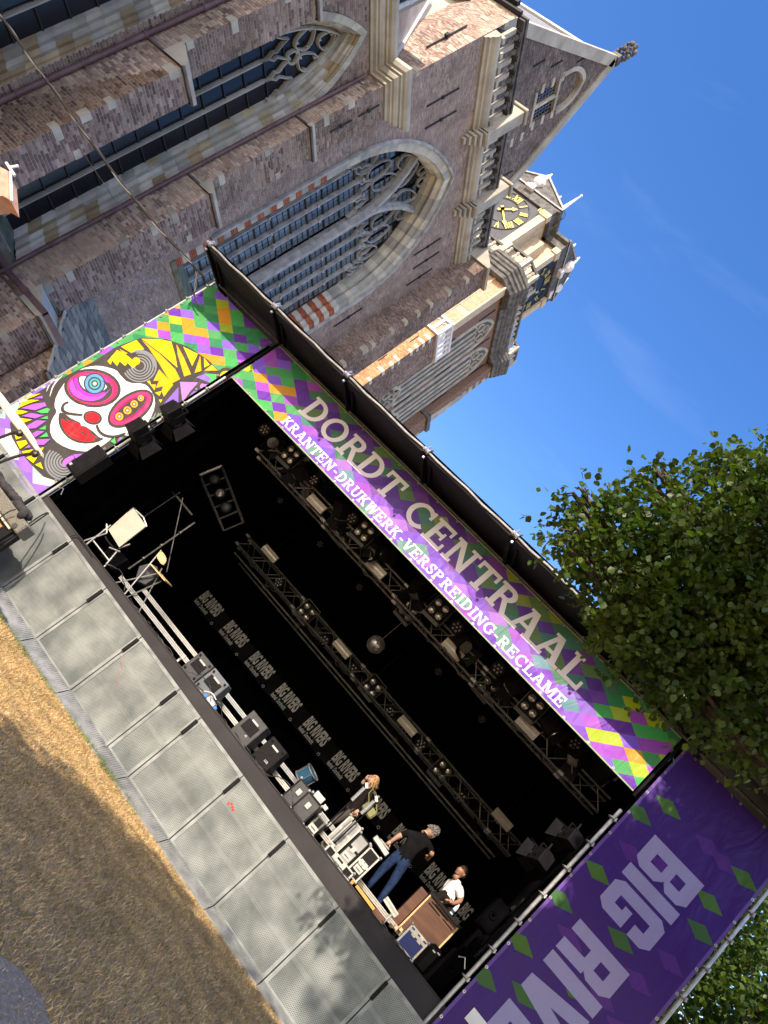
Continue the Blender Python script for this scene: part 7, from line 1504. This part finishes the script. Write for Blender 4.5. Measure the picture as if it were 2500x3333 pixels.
def crown(name, lobes, ncl, per, size, parent, shell=.6, droop=.5, off=Vector((0, 0, 0)), seeds=True):
    tot = np.array([l[3]*l[4]*l[5] for l in lobes], float); tot /= tot.sum(); C = []
    ids = RS.choice(len(lobes), ncl, p=tot)
    L_ = np.array(lobes)[ids]; d = RS.normal(size=(ncl, 3)); d /= np.linalg.norm(d, axis=1)[:, None]; r = np.where(RS.rand(ncl) < shell, RS.uniform(.78, 1.06, ncl), RS.rand(ncl)**(1/3.))
    r = r*(1+.10*np.sin(d[:, 0]*7+L_[:, 0])*np.sin(d[:, 2]*6+1)); ctr = L_[:, :3]+d*L_[:, 3:6]*r[:, None]
    n = ncl*per; base = np.repeat(ctr, per, 0); tw = RS.normal(size=(ncl, 3))*.6+d; tw[:, 2] -= droop; tw /= np.linalg.norm(tw, axis=1)[:, None]; tw = np.repeat(tw, per, 0)
    t = np.tile(np.linspace(-1, 1, per), ncl)*size*per*.16; p = base+tw*t[:, None]+RS.normal(size=(n, 3))*size*.45
    a = tw*.4+RS.normal(size=(n, 3))*.8; a[:, 2] -= .5; a /= np.linalg.norm(a, axis=1)[:, None]; up = RS.normal(size=(n, 3))*.55; up[:, 2] += 1; s = np.cross(a, up); s /= np.linalg.norm(s, axis=1)[:, None]; nn = np.cross(s, a)
    sz = size*RS.uniform(.6, 1.15, n)[:, None]
    V = np.stack([p, p+a*sz*.35+s*sz*.42+nn*sz*.10, p+a*sz*.75+s*sz*.30+nn*sz*.06, p+a*sz, p+a*sz*.75-s*sz*.30+nn*sz*.06, p+a*sz*.35-s*sz*.42+nn*sz*.10], 1).reshape(-1, 3)-np.array(off)
    b = np.arange(n)[:, None]*6; F4 = np.concatenate([b+np.array([[0, 1, 2, 3]]), b+np.array([[0, 3, 4, 5]])]); me = bpy.data.meshes.new(name)
    me.vertices.add(len(V)); me.vertices.foreach_set('co', V.ravel()); me.loops.add(F4.size); me.loops.foreach_set('vertex_index', F4.ravel().astype(np.int32)); me.polygons.add(len(F4)); me.polygons.foreach_set('loop_start', (np.arange(len(F4))*4).astype(np.int32)); me.update(calc_edges=True)
    c = np.array([[1, 1, 1]])*RS.uniform(.65, 1.35, (n, 1)); c = c*np.where(RS.rand(n, 1) < .06, np.array([[1.5, 1.3, .6]]), 1); C4 = np.concatenate([c, c]); CC = np.repeat(C4, 4, 0); at = me.attributes.new('col', 'FLOAT_COLOR', 'CORNER'); at.data.foreach_set('color', np.concatenate([CC, np.ones((len(CC), 1))], 1).astype(np.float32).ravel())
    me.materials.append(M['leaf_rear' if size > .2 else 'leaf']); o = bpy.data.objects.new('crown', me); COL.objects.link(o); o.parent = parent; return o
def tree(lab, base, lobes, ncl, per, size, height, r=.2, name='lime_tree', grp=None, shell=.6):
    t = thing(name, lab, 'tree', base, grp); b = Vector(base); crown('crown', lobes, ncl, per, size, t, shell, off=b); q = MB(); top = b+Vector((.1, .1, height))
    q.tube([b, b+Vector((.03, 0, height*.35)), b+Vector((-.03, .05, height*.7)), top], r, 10, radii=[r*1.3, r, r*.75, r*.4]); rnd = random.Random(int(b.x*10)+3)
    for l in lobes:
        c = Vector(l[:3]); s_ = b+Vector((0, 0, min(height*.9, max(1.5, c.z*.8)))); m_ = (s_+c)/2+Vector((rnd.uniform(-.3, .3), rnd.uniform(-.3, .3), .2)); q.tube([s_, m_, c], .05, 6, radii=[r*.5, r*.3, r*.1])
        for k in range(7): e = c+Vector((rnd.uniform(-1, 1)*l[3], rnd.uniform(-1, 1)*l[4], rnd.uniform(-1, 1)*l[5]))*.8; q.tube([m_+(c-m_)*.6, (c+e)/2+Vector((0, 0, .1)), e], .02, 5, radii=[r*.12, r*.07, r*.02])
    q.build('trunk', M['bark'], t, smooth=True); return t
tree('big lime tree with sunlit outer leaves in front of the right end of the stage', (7.5, 7.2, 0), [(-.32, 6.2, 5.1, .78, .6, .70), (.15, 6.2, 4.95, .7, .5, .6), (-.62, 6.2, 5.0, .45, .4, .42), (-.18, 6.2, 6.0, .55, .6, .75), (-.75, 6.15, 5.6, .28, .3, .32), (.35, 6.3, 5.2, .8, .7, .85), (1.1, 6.3, 5.45, .95, .8, .92), (.6, 6.3, 6.3, .9, .9, 1.0), (1.5, 6.3, 6.4, 1.1, 1.0, 1.2), (2.7, 6.4, 6.9, 1.4, 1.2, 1.9), (.05, 6.2, 4.55, .55, .5, .32), (.75, 6.2, 4.5, .6, .45, .30), (1.15, 6.1, 4.45, .3, .3, .22), (2.0, 6.4, 8.8, 1.3, 1.1, 1.9), (.15, 6.25, 6.85, .35, .4, .4), (-.35, 6.2, 6.75, .25, .3, .3), (-1.2, 6.1, 5.0, .22, .25, .26), (-.95, 6.1, 4.65, .28, .3, .26), (-.98, 6.2, 5.75, .2, .25, .34), (-.55, 6.2, 6.35, .25, .3, .36)], 8200, 13, .070, 7.5, .25)
# the trees that stand behind the place the picture was taken from; they shade the lawn
M_S = .22
tree('broad tree behind the camera shading the lawn', (2.5, -4.5, 0), [(-2.2, -3.6, 7.9, 2.3, 1.5, 1.9), (-2.4, -2.6, 7.4, 2.3, 1.6, 2.0), (-.2, -2.8, 6.6, 2.2, 1.8, 2.6), (1.6, -3, 8.6, 3, 2, 3), (4, -3, 9, 3, 2.5, 4), (.0, -3.0, 11.0, 1.7, 1.6, 2.1), (1.5, -3, 15, 2.0, 1.8, 3.1), (3.0, -3, 13, 2.5, 2, 3.2), (4, -3, 15, 3.4, 2, 4)], 12000, 8, M_S, 13, .35, shell=.3)
# trees beyond the right wing
tree('shaded tree directly beyond the right wing banner', (6.2, 17, 0), [(5.8, 16.5, 4.2, 2.2, 1.8, 2.4), (6.6, 17, 7.2, 2.6, 2, 2.4), (4.9, 16.6, 2.0, 1.4, 1.4, 1.6), (7.6, 16.5, 3.4, 2, 1.6, 2.6)], 2200, 9, .14, 7, .22, grp='trees beyond the right wing')
tree('sunlit bright green tree standing behind the stage roof at right', (6.5, 22, 0), [(5.0, 21.5, 9.4, 2.6, 2.0, 2.6), (7.5, 22, 8, 3, 2.4, 3.4), (6.4, 21.6, 4.2, 2.8, 2, 2.6)], 2000, 9, .17, 9, .25, grp='trees beyond the right wing')
tree('dark tree farthest right behind the purple banner', (10.5, 20, 0), [(10, 20, 5, 3.2, 2, 4), (9.6, 20, 2, 3, 2, 2), (12, 20, 8, 3, 2, 3)], 1600, 9, .17, 9, .25, grp='trees beyond the right wing')
